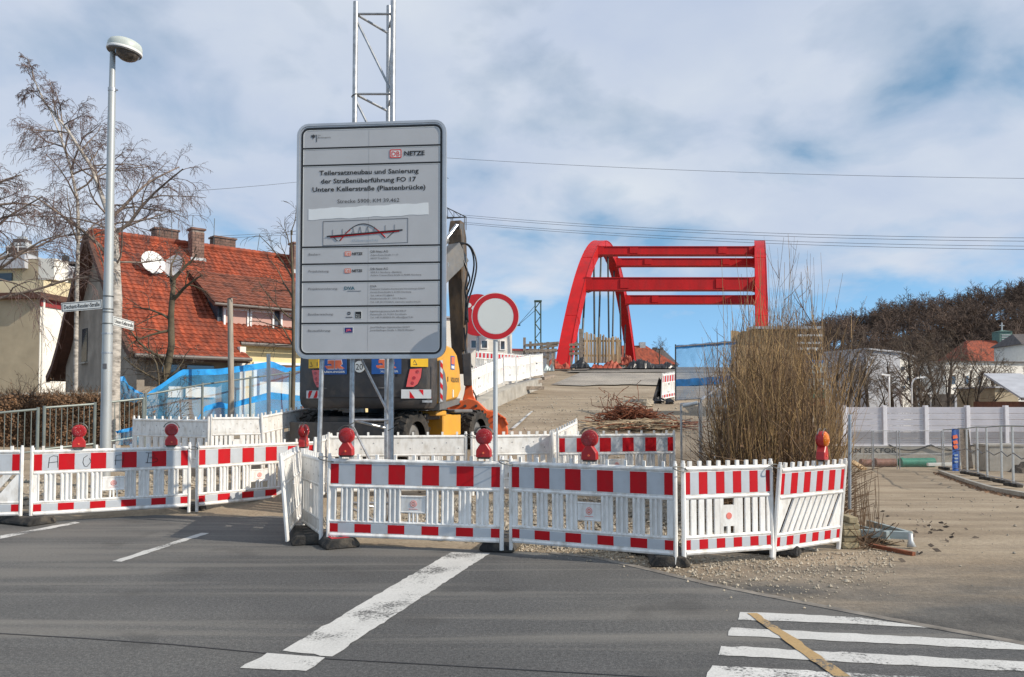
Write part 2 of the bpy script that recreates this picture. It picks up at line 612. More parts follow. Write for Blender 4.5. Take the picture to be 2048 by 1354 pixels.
def net_material():
    m = bpy.data.materials.new('net_blue')
    m.use_nodes = True
    n, l = m.node_tree.nodes, m.node_tree.links
    b = n['Principled BSDF']
    b.inputs['Base Color'].default_value = (0.07, 0.34, 0.62, 1)
    b.inputs['Roughness'].default_value = 0.6
    tc = n.new('ShaderNodeTexCoord')
    ns = n.new('ShaderNodeTexNoise')
    ns.inputs['Scale'].default_value = 1.6
    ns.inputs['Detail'].default_value = 5
    l.new(tc.outputs['Object'], ns.inputs['Vector'])
    f = n.new('ShaderNodeMapRange')
    l.new(ns.outputs[0], f.inputs[0])
    f.inputs[1].default_value = 0.35
    f.inputs[2].default_value = 0.7
    f.inputs[3].default_value = 0.24
    f.inputs[4].default_value = 0.58
    l.new(f.outputs[0], b.inputs['Alpha'])
    MAT['net_blue'] = m


net_material()


def mesh_wire_material():
    """fine welded wire grid of the site fence: far too thin to model wire by wire"""
    m = bpy.data.materials.new('wire_mesh')
    m.use_nodes = True
    n, l = m.node_tree.nodes, m.node_tree.links
    b = n['Principled BSDF']
    b.inputs['Base Color'].default_value = (0.30, 0.31, 0.31, 1)
    b.inputs['Roughness'].default_value = 0.5
    b.inputs['Alpha'].default_value = 0.16
    MAT['wire_mesh'] = m


mesh_wire_material()


def ground_material():
    m = bpy.data.materials.new('ground_dirt')
    m.use_nodes = True
    n, l = m.node_tree.nodes, m.node_tree.links
    b = n['Principled BSDF']
    b.inputs['Roughness'].default_value = 0.95
    b.inputs['Specular IOR Level'].default_value = 0.2
    tc = n.new('ShaderNodeTexCoord')
    P = tc.outputs['Object']
    sep = n.new('ShaderNodeSeparateXYZ')
    l.new(P, sep.inputs[0])

    def noise(s, d=6, r=0.6, st=None):
        v = P
        if st:
            mp = n.new('ShaderNodeMapping')
            mp.inputs['Scale'].default_value = st
            mp.inputs['Rotation'].default_value = (0, 0, R(-20))
            l.new(P, mp.inputs[0])
            v = mp.outputs[0]
        q = n.new('ShaderNodeTexNoise')
        q.inputs['Scale'].default_value = s
        q.inputs['Detail'].default_value = d
        q.inputs['Roughness'].default_value = r
        l.new(v, q.inputs['Vector'])
        return q.outputs[0]
    dirt = ramp(n, l, noise(0.5, 8, 0.62), [(0.3, (0.27, 0.215, 0.152)), (0.5, (0.345, 0.280, 0.202)), (0.72, (0.42, 0.35, 0.262))])
    fine = ramp(n, l, noise(18, 6, 0.7), [(0.3, (0.66, 0.66, 0.66)), (0.7, (1.2, 1.2, 1.2))])
    dirt = mixcol(n, l, 0.8, dirt, fine, 'MULTIPLY')
    tracks = ramp(n, l, noise(0.55, 5, 0.6, (0.25, 2.2, 1)), [(0.42, (0.78, 0.76, 0.76)), (0.58, (1.08, 1.08, 1.08))])
    dirt = mixcol(n, l, 0.7, dirt, tracks, 'MULTIPLY')
    # worn, dusty tarmac of the side road, giving way to bare ground further up
    tar = ramp(n, l, noise(2.0, 8, 0.65), [(0.3, (0.085, 0.082, 0.078)), (0.7, (0.15, 0.142, 0.130))])
    tar = mixcol(n, l, 0.7, tar, fine, 'MULTIPLY')
    f = math_node(n, l, 'ADD', sep.outputs[1], math_node(n, l, 'MULTIPLY', math_node(n, l, 'SUBTRACT', noise(0.9, 6, 0.6, (0.5, 1.5, 1)), 0.5), 6.0))
    f = math_node(n, l, 'ADD', f, math_node(n, l, 'MULTIPLY', sep.outputs[0], -0.12))
    mr = n.new('ShaderNodeMapRange')
    l.new(f, mr.inputs[0])
    mr.inputs[1].default_value = 5.6
    mr.inputs[2].default_value = 8.0
    l.new(mixcol(n, l, mr.outputs[0], tar, dirt), b.inputs['Base Color'])
    bp = n.new('ShaderNodeBump')
    bp.inputs['Strength'].default_value = 0.7
    bp.inputs['Distance'].default_value = 0.02
    l.new(noise(22, 7, 0.7), bp.inputs['Height'])
    l.new(bp.outputs[0], b.inputs['Normal'])
    MAT['ground_dirt'] = m


ground_material()


def asphalt_material(name, base, dusty):
    m = bpy.data.materials.new(name)
    m.use_nodes = True
    n, l = m.node_tree.nodes, m.node_tree.links
    b = n['Principled BSDF']
    b.inputs['Roughness'].default_value = 0.82
    b.inputs['Specular IOR Level'].default_value = 0.35
    tc = n.new('ShaderNodeTexCoord')
    P = tc.outputs['Object']

    def noise(s, d=6, r=0.6, st=None, rz=0, off=0, dist=0):
        v = P
        if st:
            mp = n.new('ShaderNodeMapping')
            mp.inputs['Scale'].default_value = st
            mp.inputs['Rotation'].default_value = (0, 0, rz)
            mp.inputs['Location'].default_value = (off, off, 0)
            l.new(P, mp.inputs[0])
            v = mp.outputs[0]
        q = n.new('ShaderNodeTexNoise')
        q.inputs['Scale'].default_value = s
        q.inputs['Detail'].default_value = d
        q.inputs['Roughness'].default_value = r
        q.inputs['Distortion'].default_value = dist
        l.new(v, q.inputs['Vector'])
        return q.outputs[0]
    k = base
    big = ramp(n, l, noise(0.6, 6, 0.6), [(0.3, tuple(x * 0.86 for x in k)), (0.7, tuple(x * 1.14 for x in k))])
    grain = ramp(n, l, noise(95, 3, 0.7), [(0.32, (0.55, 0.55, 0.55)), (0.5, (0.95, 0.95, 0.95)), (0.70, (1.7, 1.68, 1.62))])
    c = mixcol(n, l, 0.85, big, grain, 'MULTIPLY')
    mid = ramp(n, l, noise(34, 4, 0.8), [(0.32, (0.52, 0.52, 0.52)), (0.5, (0.98, 0.98, 0.98)), (0.68, (1.6, 1.59, 1.56))])
    c = mixcol(n, l, 0.8, c, mid, 'MULTIPLY')
    patch = ramp(n, l, noise(0.35, 3, 0.5, (1, 1, 1), 0, 31.0), [(0.44, (0.88, 0.88, 0.89)), (0.56, (1.10, 1.09, 1.07))])
    c = mixcol(n, l, 0.9, c, patch, 'MULTIPLY')
    # tyre-polished and dusty arcs
    t1 = noise(1.0, 5, 0.55, (0.10, 1.5, 1), R(9), 3.0, 0.4)
    t2 = noise(1.0, 4, 0.5, (0.12, 2.4, 1), R(-14), 9.0, 0.3)
    f1 = ramp(n, l, t1, [(0.50, (0, 0, 0)), (0.60, (1, 1, 1))])
    f2 = ramp(n, l, t2, [(0.54, (0, 0, 0)), (0.62, (1, 1, 1))])
    c = mixcol(n, l, math_node(n, l, 'MULTIPLY', f1, 0.34 * dusty), c, (0.23, 0.215, 0.19))
    c = mixcol(n, l, math_node(n, l, 'MULTIPLY', f2, 0.28 * dusty), c, (0.21, 0.20, 0.18))
    f3 = ramp(n, l, noise(1.0, 5, 0.5, (0.14, 1.9, 1), R(4), 17.0, 0.3), [(0.55, (0, 0, 0)), (0.70, (1, 1, 1))])
    c = mixcol(n, l, math_node(n, l, 'MULTIPLY', f3, 0.35), c, (0.055, 0.052, 0.05))
    stain = ramp(n, l, noise(1.3, 4, 0.5, (1, 1, 1), 0, 55.0), [(0.60, (0, 0, 0)), (0.68, (1, 1, 1))])
    c = mixcol(n, l, math_node(n, l, 'MULTIPLY', stain, 0.35), c, (0.05, 0.048, 0.046))
    # loose pale grit
    v = n.new('ShaderNodeTexVoronoi')
    v.inputs['Scale'].default_value = 9
    l.new(P, v.inputs['Vector'])
    spots = ramp(n, l, v.outputs['Distance'], [(0.035, (1, 1, 1)), (0.06, (0, 0, 0))])
    gate = ramp(n, l, noise(1.1, 4, 0.6), [(0.55, (0, 0, 0)), (0.62, (1, 1, 1))])
    c = mixcol(n, l, math_node(n, l, 'MULTIPLY', math_node(n, l, 'MULTIPLY', spots, gate), 0.7), c, (0.36, 0.34, 0.30))
    l.new(c, b.inputs['Base Color'])
    bp = n.new('ShaderNodeBump')
    bp.inputs['Strength'].default_value = 0.55
    bp.inputs['Distance'].default_value = 0.008
    l.new(noise(95, 4, 0.7), bp.inputs['Height'])
    l.new(bp.outputs[0], b.inputs['Normal'])
    MAT[name] = m


asphalt_material('asphalt', (0.100, 0.100, 0.099), 1.25)
asphalt_material('ramp_asphalt', (0.21, 0.195, 0.175), 1.0)
asphalt_material('ramp_pale', (0.33, 0.30, 0.26), 0.5)


def paint_material(name, base, wear):
    """road paint, worn through to the tarmac in ragged patches"""
    m = bpy.data.materials.new(name)
    m.use_nodes = True
    n, l = m.node_tree.nodes, m.node_tree.links
    b = n['Principled BSDF']
    b.inputs['Roughness'].default_value = 0.75
    tc = n.new('ShaderNodeTexCoord')

    def noise(s, d=6, r=0.6):
        q = n.new('ShaderNodeTexNoise')
        q.inputs['Scale'].default_value = s
        q.inputs['Detail'].default_value = d
        q.inputs['Roughness'].default_value = r
        l.new(tc.outputs['Object'], q.inputs['Vector'])
        return q.outputs[0]
    c = ramp(n, l, noise(3), [(0.3, tuple(x * 0.86 for x in base)), (0.7, base)])
    g = ramp(n, l, noise(70, 3, 0.7), [(0.3, (0.75, 0.75, 0.75)), (0.65, (1.05, 1.05, 1.05))])
    c = mixcol(n, l, 0.8, c, g, 'MULTIPLY')
    comb = math_node(n, l, 'ADD', math_node(n, l, 'MULTIPLY', noise(1.6, 4), 0.55), math_node(n, l, 'MULTIPLY', noise(38, 5, 0.75), 0.45))
    f = ramp(n, l, comb, [(wear, (0, 0, 0)), (wear + 0.06, (1, 1, 1))])
    l.new(mixcol(n, l, f, c, (0.10, 0.10, 0.097)), b.inputs['Base Color'])
    MAT[name] = m


paint_material('road_paint', (0.61, 0.605, 0.58), 0.54)
paint_material('tape_worn', (0.46, 0.31, 0.14), 0.525)
paint_material('road_paint_worn', (0.66, 0.655, 0.63), 0.505)

# ------------------------------------------------------------------ ground
def smooth(a, b, t):
    t = np.clip((np.asarray(t, float) - a) / (b - a), 0, 1)
    return t * t * (3 - 2 * t)


def ramp_left(y):
    return -5.2 + (y - 11) * 0.213


def ramp_right(y):
    return 2.9 + (y - 11) * 0.355


def hill_z(x, y):
    x = np.asarray(x, float)
    y = np.asarray(y, float)
    px = x / np.maximum(y, 1.0)
    H = np.interp(px, [0.18, 0.24, 0.30, 0.37, 0.44, 0.50, 0.57, 0.66, 0.9, 1.4], [-2, 1, 6, 13.5, 18.5, 21, 24, 27, 33, 33])
    return np.where(y > 90, -2.1 + (H + 2.1) * smooth(120, 235, y), -50)


def G(x, y):
    x = np.asarray(x, float)
    y = np.asarray(y, float)
    zr = np.interp(y, [0, 10.4, 11.6, 50, 52, 95, 140], [0, 0, 0.07, 3.9, 3.95, 3.6, -2])
    zl = np.interp(y, [0, 10.4, 11.6, 17, 40, 90, 140], [0, 0, 0.07, 0.55, 0.8, 0.5, -1])
    zq = np.interp(y, [0, 8.5, 10, 26, 46, 100], [0, 0, -0.08, -1.24, -2.08, -2.1])
    xl, xr = ramp_left(y), ramp_right(y)
    a = smooth(-2.2, 0.0, x - xl)
    z = zl + (zr - zl) * a
    bb = smooth(0.0, 1.2, x - xr)
    z = z + (zq - z) * bb
    z = np.maximum(z, np.where(x > 5, hill_z(x, y), -50))
    return z


def Gf(x, y):
    return float(G(x, y))


def inside(poly, X, Y):
    res = np.zeros(X.shape, bool)
    n = len(poly)
    for i in range(n):
        x0, y0 = poly[i]
        x1, y1 = poly[(i + 1) % n]
        c = ((y0 > Y) != (y1 > Y)) & (X < (x1 - x0) * (Y - y0) / (y1 - y0 + 1e-12) + x0)
        res ^= c
    return res


edge_px = [(1006, 1101), (1100, 1106), (1200, 1117), (1300, 1140), (1420, 1169), (1540, 1193), (1700, 1224), (1860, 1254), (2048, 1288), (2400, 1345)]
asphalt_poly = [tuple(flat(*p).xy) for p in edge_px]
asphalt_poly += [(9, 3), (9, -20), (-30, -20), (-30, 10.3), (-6.6, 10.7), (-4.7, 11.7), (-3.4, 12.6), (-2.6, 10.2), (-2.1, 9.05)]


def vnoise(x, y, seed=0):
    """cheap smooth value noise for relief"""
    out = np.zeros_like(x)
    for k, (s, a) in enumerate(((0.8, 1.0), (1.9, 0.6), (4.3, 0.35), (9.1, 0.2))):
        ph = seed * 1.7 + k * 2.3
        out += a * np.sin(x * s + ph + 1.3 * np.sin(y * s * 0.7 + ph)) * np.cos(y * s * 1.1 - ph + 1.1 * np.sin(x * s * 0.6))
    return out


def build_ground():
    xs = np.concatenate([np.linspace(-2500, -60, 14)[:-1], np.linspace(-60, -14, 30)[:-1], np.linspace(-14, 14, 190)[:-1], np.linspace(14, 40, 70)[:-1], np.linspace(40, 300, 70)[:-1], np.linspace(300, 2500, 12)])
    ys = np.concatenate([np.linspace(-600, 3, 10)[:-1], np.linspace(3, 16, 110)[:-1], np.linspace(16, 55, 130)[:-1], np.linspace(55, 320, 80)[:-1], np.linspace(320, 5000, 14)])
    X, Y = np.meshgrid(xs, ys)
    Z = G(X, Y)
    asp = inside(asphalt_poly, X, Y)
    rough = smooth(9.0, 10.0, Y) * (Y < 60)
    Z = Z + np.where(asp, -0.05, 0.0) + rough * vnoise(X, Y) * 0.012
    # loose heap between the barriers
    Z += 0.16 * np.exp(-(((X - 0.6) / 1.5) ** 2 + ((Y - 10.6) / 0.8) ** 2)) + 0.12 * np.exp(-(((X + 5.0) / 1.6) ** 2 + ((Y - 12.9) / 0.6) ** 2))
    b = MB()
    b.v = [tuple(p) for p in np.stack([X, Y, Z], -1).reshape(-1, 3)]
    nx = len(xs)
    for j in range(len(ys) - 1):
        for i in range(nx - 1):
            b.f.append((j * nx + i, j * nx + i + 1, (j + 1) * nx + i + 1, (j + 1) * nx + i))
    o = b.build('ground', 'ground_dirt', smooth='all', fix=False)
    struct(o, 'bare brown gravelly ground of the building site and yard')
    return o


build_ground()


def poly_sheet(name, pts, mat, z=None, thick=0.0):
    b = MB()
    if thick:
        b.prism([(p[0], p[1]) for p in pts], z - thick, z, XY)
    else:
        b.add([(p[0], p[1], z if z is not None else p[2]) for p in pts], [tuple(range(len(pts)))])
    return b.build(name, mat, fix=False)


def asphalt_sheet():
    bm = bmesh.new()
    vs_ = [bm.verts.new((p[0], p[1], 0.0)) for p in asphalt_poly]
    f = bm.faces.new(vs_)
    if f.normal.z < 0:
        f.normal_flip()
    f.normal_update()
    if f.normal.z < 0:
        bmesh.ops.reverse_faces(bm, faces=[f])
    bmesh.ops.triangulate(bm, faces=bm.faces[:])
    me = bpy.data.meshes.new('road')
    bm.to_mesh(me)
    bm.free()
    me.materials.append(MAT['asphalt'])
    struct(put('road', me), 'grey tarmac of the junction in the foreground')


asphalt_sheet()


def ribbon(name, pts, w, z, mat, thick=0.0, label=None):
    """strip of width w along flat points"""
    b = MB()
    n = len(pts)
    L, Rr = [], []
    for i, p in enumerate(pts):
        d = (Vector(pts[min(i + 1, n - 1)][:2]) - Vector(pts[max(i - 1, 0)][:2])).normalized()
        nn = Vector((-d.y, d.x)) * (w / 2)
        L.append((p[0] + nn.x, p[1] + nn.y, z))
        Rr.append((p[0] - nn.x, p[1] - nn.y, z))
    if thick:
        for i in range(n - 1):
            a = [Rr[i], Rr[i + 1], L[i + 1], L[i]]
            b.hexa([(q[0], q[1], z - thick) for q in a] + a)
    else:
        b.sheet([Rr, L])
    return struct(b.build(name, mat, fix=True), label)


ribbon('kerb_strip', [flat(*p) for p in edge_px[1:]], 0.09, 0.006, 'edging', 0.08, 'pale flush edging strip between tarmac and side road')

# painted markings: each lies 4 mm above the road
MZ = 0.004


def marking(pxs, label, mat='road_paint', z=MZ):
    base = [flat(x, y) for x, y in pxs]
    pts = []
    jr = random.Random(len(label))
    for i, a in enumerate(base):
        c = base[(i + 1) % len(base)]
        n = max(1, int((c - a).length / 0.07))
        for k in range(n):
            q = a.lerp(c, k / n)
            if k:
                q = q + Vector((jr.gauss(0, 0.006), jr.gauss(0, 0.006), 0))
            pts.append(q)
    o = poly_sheet('road_marking', pts, mat, z)
    return struct(o, label)


marking([(902, 1105), (980, 1107), (826, 1207), (664, 1314), (565, 1302), (735, 1201)], 'wide white stripe running up to the barriers')
marking([(534, 1307), (650, 1316), (612, 1343), (480, 1337)], 'short white end piece of the wide stripe', 'road_paint')
marking([(403, 1066), (418, 1067), (243, 1124), (224, 1123)], 'thin white lane dash')
marking([(150, 1044), (160, 1046), (0, 1078), (0, 1072)], 'faint worn edge line', 'road_paint_worn')
marking([(1480, 1225), (1600, 1229), (1720, 1236), (1863, 1257), (1700, 1248), (1476, 1240)], 'pointed white hatching bar')
marking([(1462, 1256), (2200, 1293), (2200, 1309), (1456, 1272)], 'second white hatching bar')
marking([(1442, 1293), (2200, 1332), (2200, 1352), (1437, 1311)], 'third white hatching bar')
marking([(1425, 1332), (2200, 1374), (2200, 1396), (1410, 1362)], 'half worn nearest hatching bar', 'road_paint_worn')
marking([(1494, 1228), (1514, 1228), (1702, 1355), (1668, 1355)], 'dull yellow temporary tape across the hatching', 'tape_worn', MZ * 2)
# narrow tar joints in the junction
ribbon('road_joint', [flat(*p) for p in ((-60, 1264), (150, 1276), (350, 1290), (540, 1308))], 0.014, 0.003, 'black', 0, 'thin dark joint across the tarmac')
ribbon('road_joint', [flat(*p) for p in ((650, 1318), (900, 1332), (1200, 1349), (1500, 1366))], 0.014, 0.003, 'black', 0, 'thin dark joint across the near tarmac')


def ramp_sheet(name, y0, y1, mat, label, fl=0.0, fr=1.0, dz=0.03, wob=0.0):
    b = MB()
    rows = []
    for y in np.linspace(y0, y1, 40):
        a, c = ramp_left(y), ramp_right(y)
        row = []
        for t in np.linspace(fl, fr, 14):
            x = a + (c - a) * t
            yy = y
            if wob and (y == y0):
                yy = y + wob * math.sin(t * 17) + wob * 0.6 * math.sin(t * 41)
            row.append((x, yy, Gf(min(max(x, a + 0.02), c - 0.05), yy) + dz))
        rows.append(row)
    b.sheet(rows)
    return struct(b.build(name, mat, fix=True), label)


ramp_sheet('ramp_road', 35.0, 44, 'ramp_pale', 'pale dusty concrete of the bridge approach', 0.16, 1.0, 0.05, 0.35)
ramp_sheet('ramp_road', 44.2, 95, 'ramp_asphalt', 'grey tarmac leading onto the bridge', 0.1, 1.0, 0.07, 0.3)
p = [at(1035, 850, 21.0), at(1064, 834, 23.4)]
b = MB()
qs = [(xof(1022, 20.2), 20.2), (xof(1030, 20.2), 20.2), (xof(1066, 24.2), 24.2), (xof(1062, 24.2), 24.2)]
b.add([(x, y, Gf(x, y) + 0.05) for x, y in qs], [(0, 1, 2, 3)])
struct(b.build('road_marking', 'road_paint_worn', fix=False), 'worn white line on the ramp behind the digger')


def gravel():
    g = np.random.default_rng(5)
    ico_v = np.array([(0, 0, 1), (0.9, 0, 0.1), (0.2, 0.85, 0), (-0.75, 0.45, -0.05), (-0.7, -0.55, 0.1), (0.3, -0.85, -0.05), (0, 0, -0.8)])
    ico_f = [(0, 1, 2), (0, 2, 3), (0, 3, 4), (0, 4, 5), (0, 5, 1), (6, 2, 1), (6, 3, 2), (6, 4, 3), (6, 5, 4), (6, 1, 5)]
    pts = []
    # pale chippings along the tarmac edge and by the barriers (density falls off from the barrier line)
    for _ in range(3600):
        t = g.random()
        px = 1030 + 760 * t
        py = np.interp(px, [1030, 1200, 1350, 1550, 1700, 1790], [1095, 1108, 1122, 1118, 1112, 1105]) + abs(g.normal()) * np.interp(px, [1030, 1300, 1500, 1790], [8, 16, 38, 34]) - 8
        p = flat(px, py)
        if inside(asphalt_poly, np.array([p.x]), np.array([p.y]))[0] and g.random() < 0.93:
            continue
        pts.append((p.x, p.y, 0.005 + 0.016 * g.random() ** 3, 1))
    for _ in range(9500):
        x, y = g.uniform(-2.6, 3.4), g.uniform(8.6, 12.2)
        if y < 8.9 - 0.38 * x:
            continue
        pts.append((x, y, 0.010 + 0.035 * g.random() ** 3, 0))
    for _ in range(3200):
        x, y = g.uniform(-9.5, -3.2), g.uniform(11.0, 14.2)
        if y < 13.6 + 0.5 * x + 1.6:
            continue
        pts.append((x, y, 0.012 + 0.04 * g.random() ** 3, 0))
    for _ in range(2600):
        y = g.uniform(12.5, 30)
        x = g.uniform(ramp_left(y), ramp_right(y))
        pts.append((x, y, 0.012 + 0.03 * g.random() ** 3, 0))
    for _ in range(420):
        x, y = g.uniform(3.5, 12), g.uniform(6.5, 22)
        pts.append((x, y, 0.008 + 0.018 * g.random() ** 2, 0))
    for kind, mat, lab in ((0, 'stone', 'grey brown rubble and gravel lying about the closed site'), (1, 'stone_pale', 'pale chippings strewn along the tarmac edge below the barriers')):
        q = np.array([p[:3] for p in pts if p[3] == kind])
        n = len(q)
        z = G(q[:, 0], q[:, 1])
        z += 0.16 * np.exp(-(((q[:, 0] - 0.6) / 1.5) ** 2 + ((q[:, 1] - 10.6) / 0.8) ** 2)) + 0.12 * np.exp(-(((q[:, 0] + 5.0) / 1.6) ** 2 + ((q[:, 1] - 12.9) / 0.6) ** 2))
        ang = g.random(n) * 6.28
        ca, sa = np.cos(ang), np.sin(ang)
        s3 = q[:, 2][:, None] * g.uniform(0.6, 1.4, (n, 3))
        V = ico_v[None] * s3[:, None, :]
        W = np.stack([V[..., 0] * ca[:, None] - V[..., 1] * sa[:, None], V[..., 0] * sa[:, None] + V[..., 1] * ca[:, None], V[..., 2]], -1)
        W += np.stack([q[:, 0], q[:, 1], z + q[:, 2] * 0.35], -1)[:, None, :]
        Fc = (np.array(ico_f)[None] + (np.arange(n) * 7)[:, None, None]).reshape(-1, 3)
        me = bpy.data.meshes.new('gravel')
        me.from_pydata(W.reshape(-1, 3).tolist(), [], Fc.tolist())
        me.materials.append(MAT[mat])
        tag(put('gravel', me, kind='stuff'), lab, 'gravel')


gravel()

# ------------------------------------------------------------------ site barriers
PROTO = {}


def barrier_proto(kind, L):
    """list of (part name, mesh, offset, stuff); front face looks to -y, stands on z=0"""
    key = (kind, L)
    if key in PROTO:
        return PROTO[key]
    parts = []
    h = L / 2
    ZB, ZT = 0.115, 1.0
    fr = MB()
    for s in (-1, 1):
        x = s * (h - 0.024)
        fr.path([(x, 0, 0.035), (x, 0, ZT + 0.035)], 0.024, 8)
        fr.path([(x, -0.001, ZT + 0.03), (x, -0.001, ZT + 0.062)], 0.017, 8)
    inner = h - 0.045
    for z, r in ((ZT - 0.022, 0.026), (0.690, 0.023), (0.292, 0.019), (ZB + 0.024, 0.026)):
        fr.path([(-inner, 0, z), (inner, 0, z)], r, 8)
    fr.box(-inner, inner, -0.011, 0.011, 0.712, ZT - 0.046)
    fr.box(-inner, inner, -0.011, 0.011, ZB + 0.048, 0.275)
    npeg = 9 if L > 1.6 else 9
    for k in range(npeg):
        x = -inner + (k + 0.5) * 2 * inner / npeg
        w = 0.015 if L > 1.6 else 0.018
        fr.box(x - w, x + w, -0.014, 0.014, ZT - 0.01, ZT + 0.056)
    parts.append(('frame', fr.mesh('frame', 'white_plastic', smooth=True), (0, 0, 0), None))
    # rivet marks on the back of the striped boards
    dots = MB()
    nd = 11 if L > 1.6 else 7
    for k in range(nd):
        x = -inner + (k + 0.5) * 2 * inner / nd
        dots.prism(disc(x, 0.79 + (0.09 if k % 2 else 0), 0.0105, 8), 0.010, 0.0135, XZ)
    parts.append(('rivet_marks', dots.mesh('rivet_marks', 'grey_dot'), (0, 0, 0), 'stuff'))
    # foil stripes, five and a half of each colour
    unit = 2 * inner / 10.0
    for z0, z1 in ((0.722, ZT - 0.055), (ZB + 0.056, 0.268)):
        cells = [(0.0, 0.5, 1)] + [(0.5 + k, 1.5 + k, k % 2) for k in range(9)] + [(9.5, 10.0, 1)]
        cache = {}
        for a, c, red in cells:
            w = (c - a) * unit
            kk = (round(w, 4), red)
            if kk not in cache:
                mb = MB().box(0.0015, w - 0.0015, -0.0135, -0.009, z0, z1)
                cache[kk] = mb.mesh('red_stripe' if red else 'silver_stripe', 'foil_red' if red else 'foil_silver')
            parts.append(('red_stripe' if red else 'silver_stripe', cache[kk], (-inner + a * unit, 0, 0), None))
    zs0, zs1 = 0.308, 0.670
    if kind == 'tube':
        sl = MB()
        sw = unit * 0.285
        sl.box(-sw, sw, 0.004, 0.010, zs0 - 0.008, zs1 + 0.01)
        for x in (-sw, 0, sw):
            sl.path([(x, -0.003, zs0 - 0.01), (x, -0.003, zs1 + 0.01)], 0.0165, 8, False)
        ms = sl.mesh('slat', 'white_plastic', smooth=True)
        hl = MB()
        hl.box(-sw * 0.5, sw * 0.5, -0.007, 0.007, zs0 - 0.008, zs1 + 0.01)
        hl.path([(sw * 0.5, -0.002, zs0 - 0.01), (sw * 0.5, -0.002, zs1 + 0.01)], 0.0135, 6, False)
        mh = hl.mesh('slat', 'white_plastic', smooth=True)
        for k in (1, 2, 3, 4, 6, 7, 8, 9):
            x = -inner + k * unit + (0.0 if k not in (4, 6) else (-0.02 if k == 4 else 0.02))
            parts.append(('slat', ms, (x, 0, 0), None))
        parts.append(('slat', mh, (-inner + 0.03, 0, 0), None))
        m2 = MB()
        m2.box(-sw * 0.5, sw * 0.5, -0.007, 0.007, zs0 - 0.008, zs1 + 0.01)
        m2.path([(-sw * 0.5, -0.002, zs0 - 0.01), (-sw * 0.5, -0.002, zs1 + 0.01)], 0.0135, 6, False)
        parts.append(('slat', m2.mesh('slat', 'white_plastic', smooth=True), (inner - 0.03, 0, 0), None))
        # name plate in the middle, rails above and below, stub slats
        pl = MB()
        pw = unit * 0.72
        pl.box(-pw, pw, -0.009, 0.009, 0.425, 0.585)
        pl.path([(-pw, -0.002, 0.592), (pw, -0.002, 0.592)], 0.013, 6)
        pl.path([(-pw, -0.002, 0.418), (pw, -0.002, 0.418)], 0.013, 6)
        for x in (-0.045, 0, 0.045):
            pl.path([(x, 0, zs0 - 0.01), (x, 0, 0.42)], 0.0135, 6, False)
        plate = ('plate', pl.mesh('plate', 'white_plastic', smooth=True), (0, 0, 0), None)
        parts.append(plate)
        lg = MB().prism(disc(0, 0.512, 0.038, 20), -0.0125, -0.008, XZ)
        lg.box(-0.05, 0.05, -0.0115, -0.008, 0.452, 0.457)
        parts.append(('emblem', lg.mesh('emblem', 'logo_red'), (0, 0, 0), None))
        li = MB().ring(disc(0, 0.512, 0.030, 16), disc(0, 0.512, 0.024, 16), -0.0145, -0.012, XZ)
        for x in (-0.011, 0.0, 0.011):
            li.box(x - 0.0025, x + 0.0025, -0.0145, -0.012, 0.503, 0.522)
        parts.append(('emblem_mark', li.mesh('emblem_mark', 'sign_white'), (0, 0, 0), None))
    elif kind == 'slot':
        n = 11
        pitch = 2 * inner / n
        w = pitch * 0.72
        ms = MB().box(-w / 2, w / 2, -0.010, 0.010, zs0 - 0.012, zs1 + 0.012).mesh('slat', 'white_plastic', bevel=0.004)
        for k in range(n + 1):
            x = -inner + k * pitch
            if k in (5, 6) or k in (0, n):
                continue
            parts.append(('slat', ms, (x, 0, 0), None))
        me_ = MB().box(-w / 2, w * 0.1, -0.0105, 0.0105, zs0 - 0.012, zs1 + 0.012).mesh('slat', 'white_plastic')
        parts.append(('slat', me_, (inner - 0.004, 0, 0), None))
        parts.append(('slat', me_, (-inner + w / 2 - 0.004, 0, 0), None))
        pl = MB().box(-pitch * 1.15, pitch * 1.15, -0.011, 0.011, 0.385, 0.600)
        pl.box(-pitch * 1.15, -pitch * 0.7, -0.0105, 0.0105, zs0 - 0.012, zs1 + 0.012)
        pl.box(pitch * 0.7, pitch * 1.15, -0.0105, 0.0105, zs0 - 0.012, zs1 + 0.012)
        pl.box(-pitch * 0.2, pitch * 0.2, -0.0105, 0.0105, zs0 - 0.012, 0.39)
        parts.append(('plate', pl.mesh('plate', 'white_plastic'), (0, 0, 0), None))
        lg = MB().prism(disc(0, 0.49, 0.034, 20), -0.0145, -0.010, XZ)
        parts.append(('emblem', lg.mesh('emblem', 'logo_red'), (0, 0, 0), None))
    else:           # diagonal slots
        n = 11 if L < 1.6 else 13
        pitch = 2 * inner / n
        w = pitch * 0.74
        sl = MB()
        d = 0.085 if L < 1.6 else 0.16
        z0, z1 = zs0 - 0.012, zs1 + 0.012
        sl.hexa([(-w / 2 - d, -0.010, z0), (w / 2 - d, -0.010, z0), (w / 2 - d, 0.010, z0), (-w / 2 - d, 0.010, z0),
                 (-w / 2 + d, -0.010, z1), (w / 2 + d, -0.010, z1), (w / 2 + d, 0.010, z1), (-w / 2 + d, 0.010, z1)])
        ms = sl.mesh('slat', 'white_plastic')
        k0 = int(math.ceil(d / pitch)) + 0
        for k in range(n + 1):
            x = -inner + k * pitch
            if x - w / 2 - d < -inner or x + w / 2 + d > inner:
                continue
            parts.append(('slat', ms, (x, 0, 0), None))
        tri = MB().prism([(-inner, z0), (-inner + 0.02, z0), (-inner + 0.02 + 2 * d, z1), (-inner, z1)], -0.0095, 0.0095, XZ)
        parts.append(('corner_web', tri.mesh('corner_web', 'white_plastic'), (0, 0, 0), None))
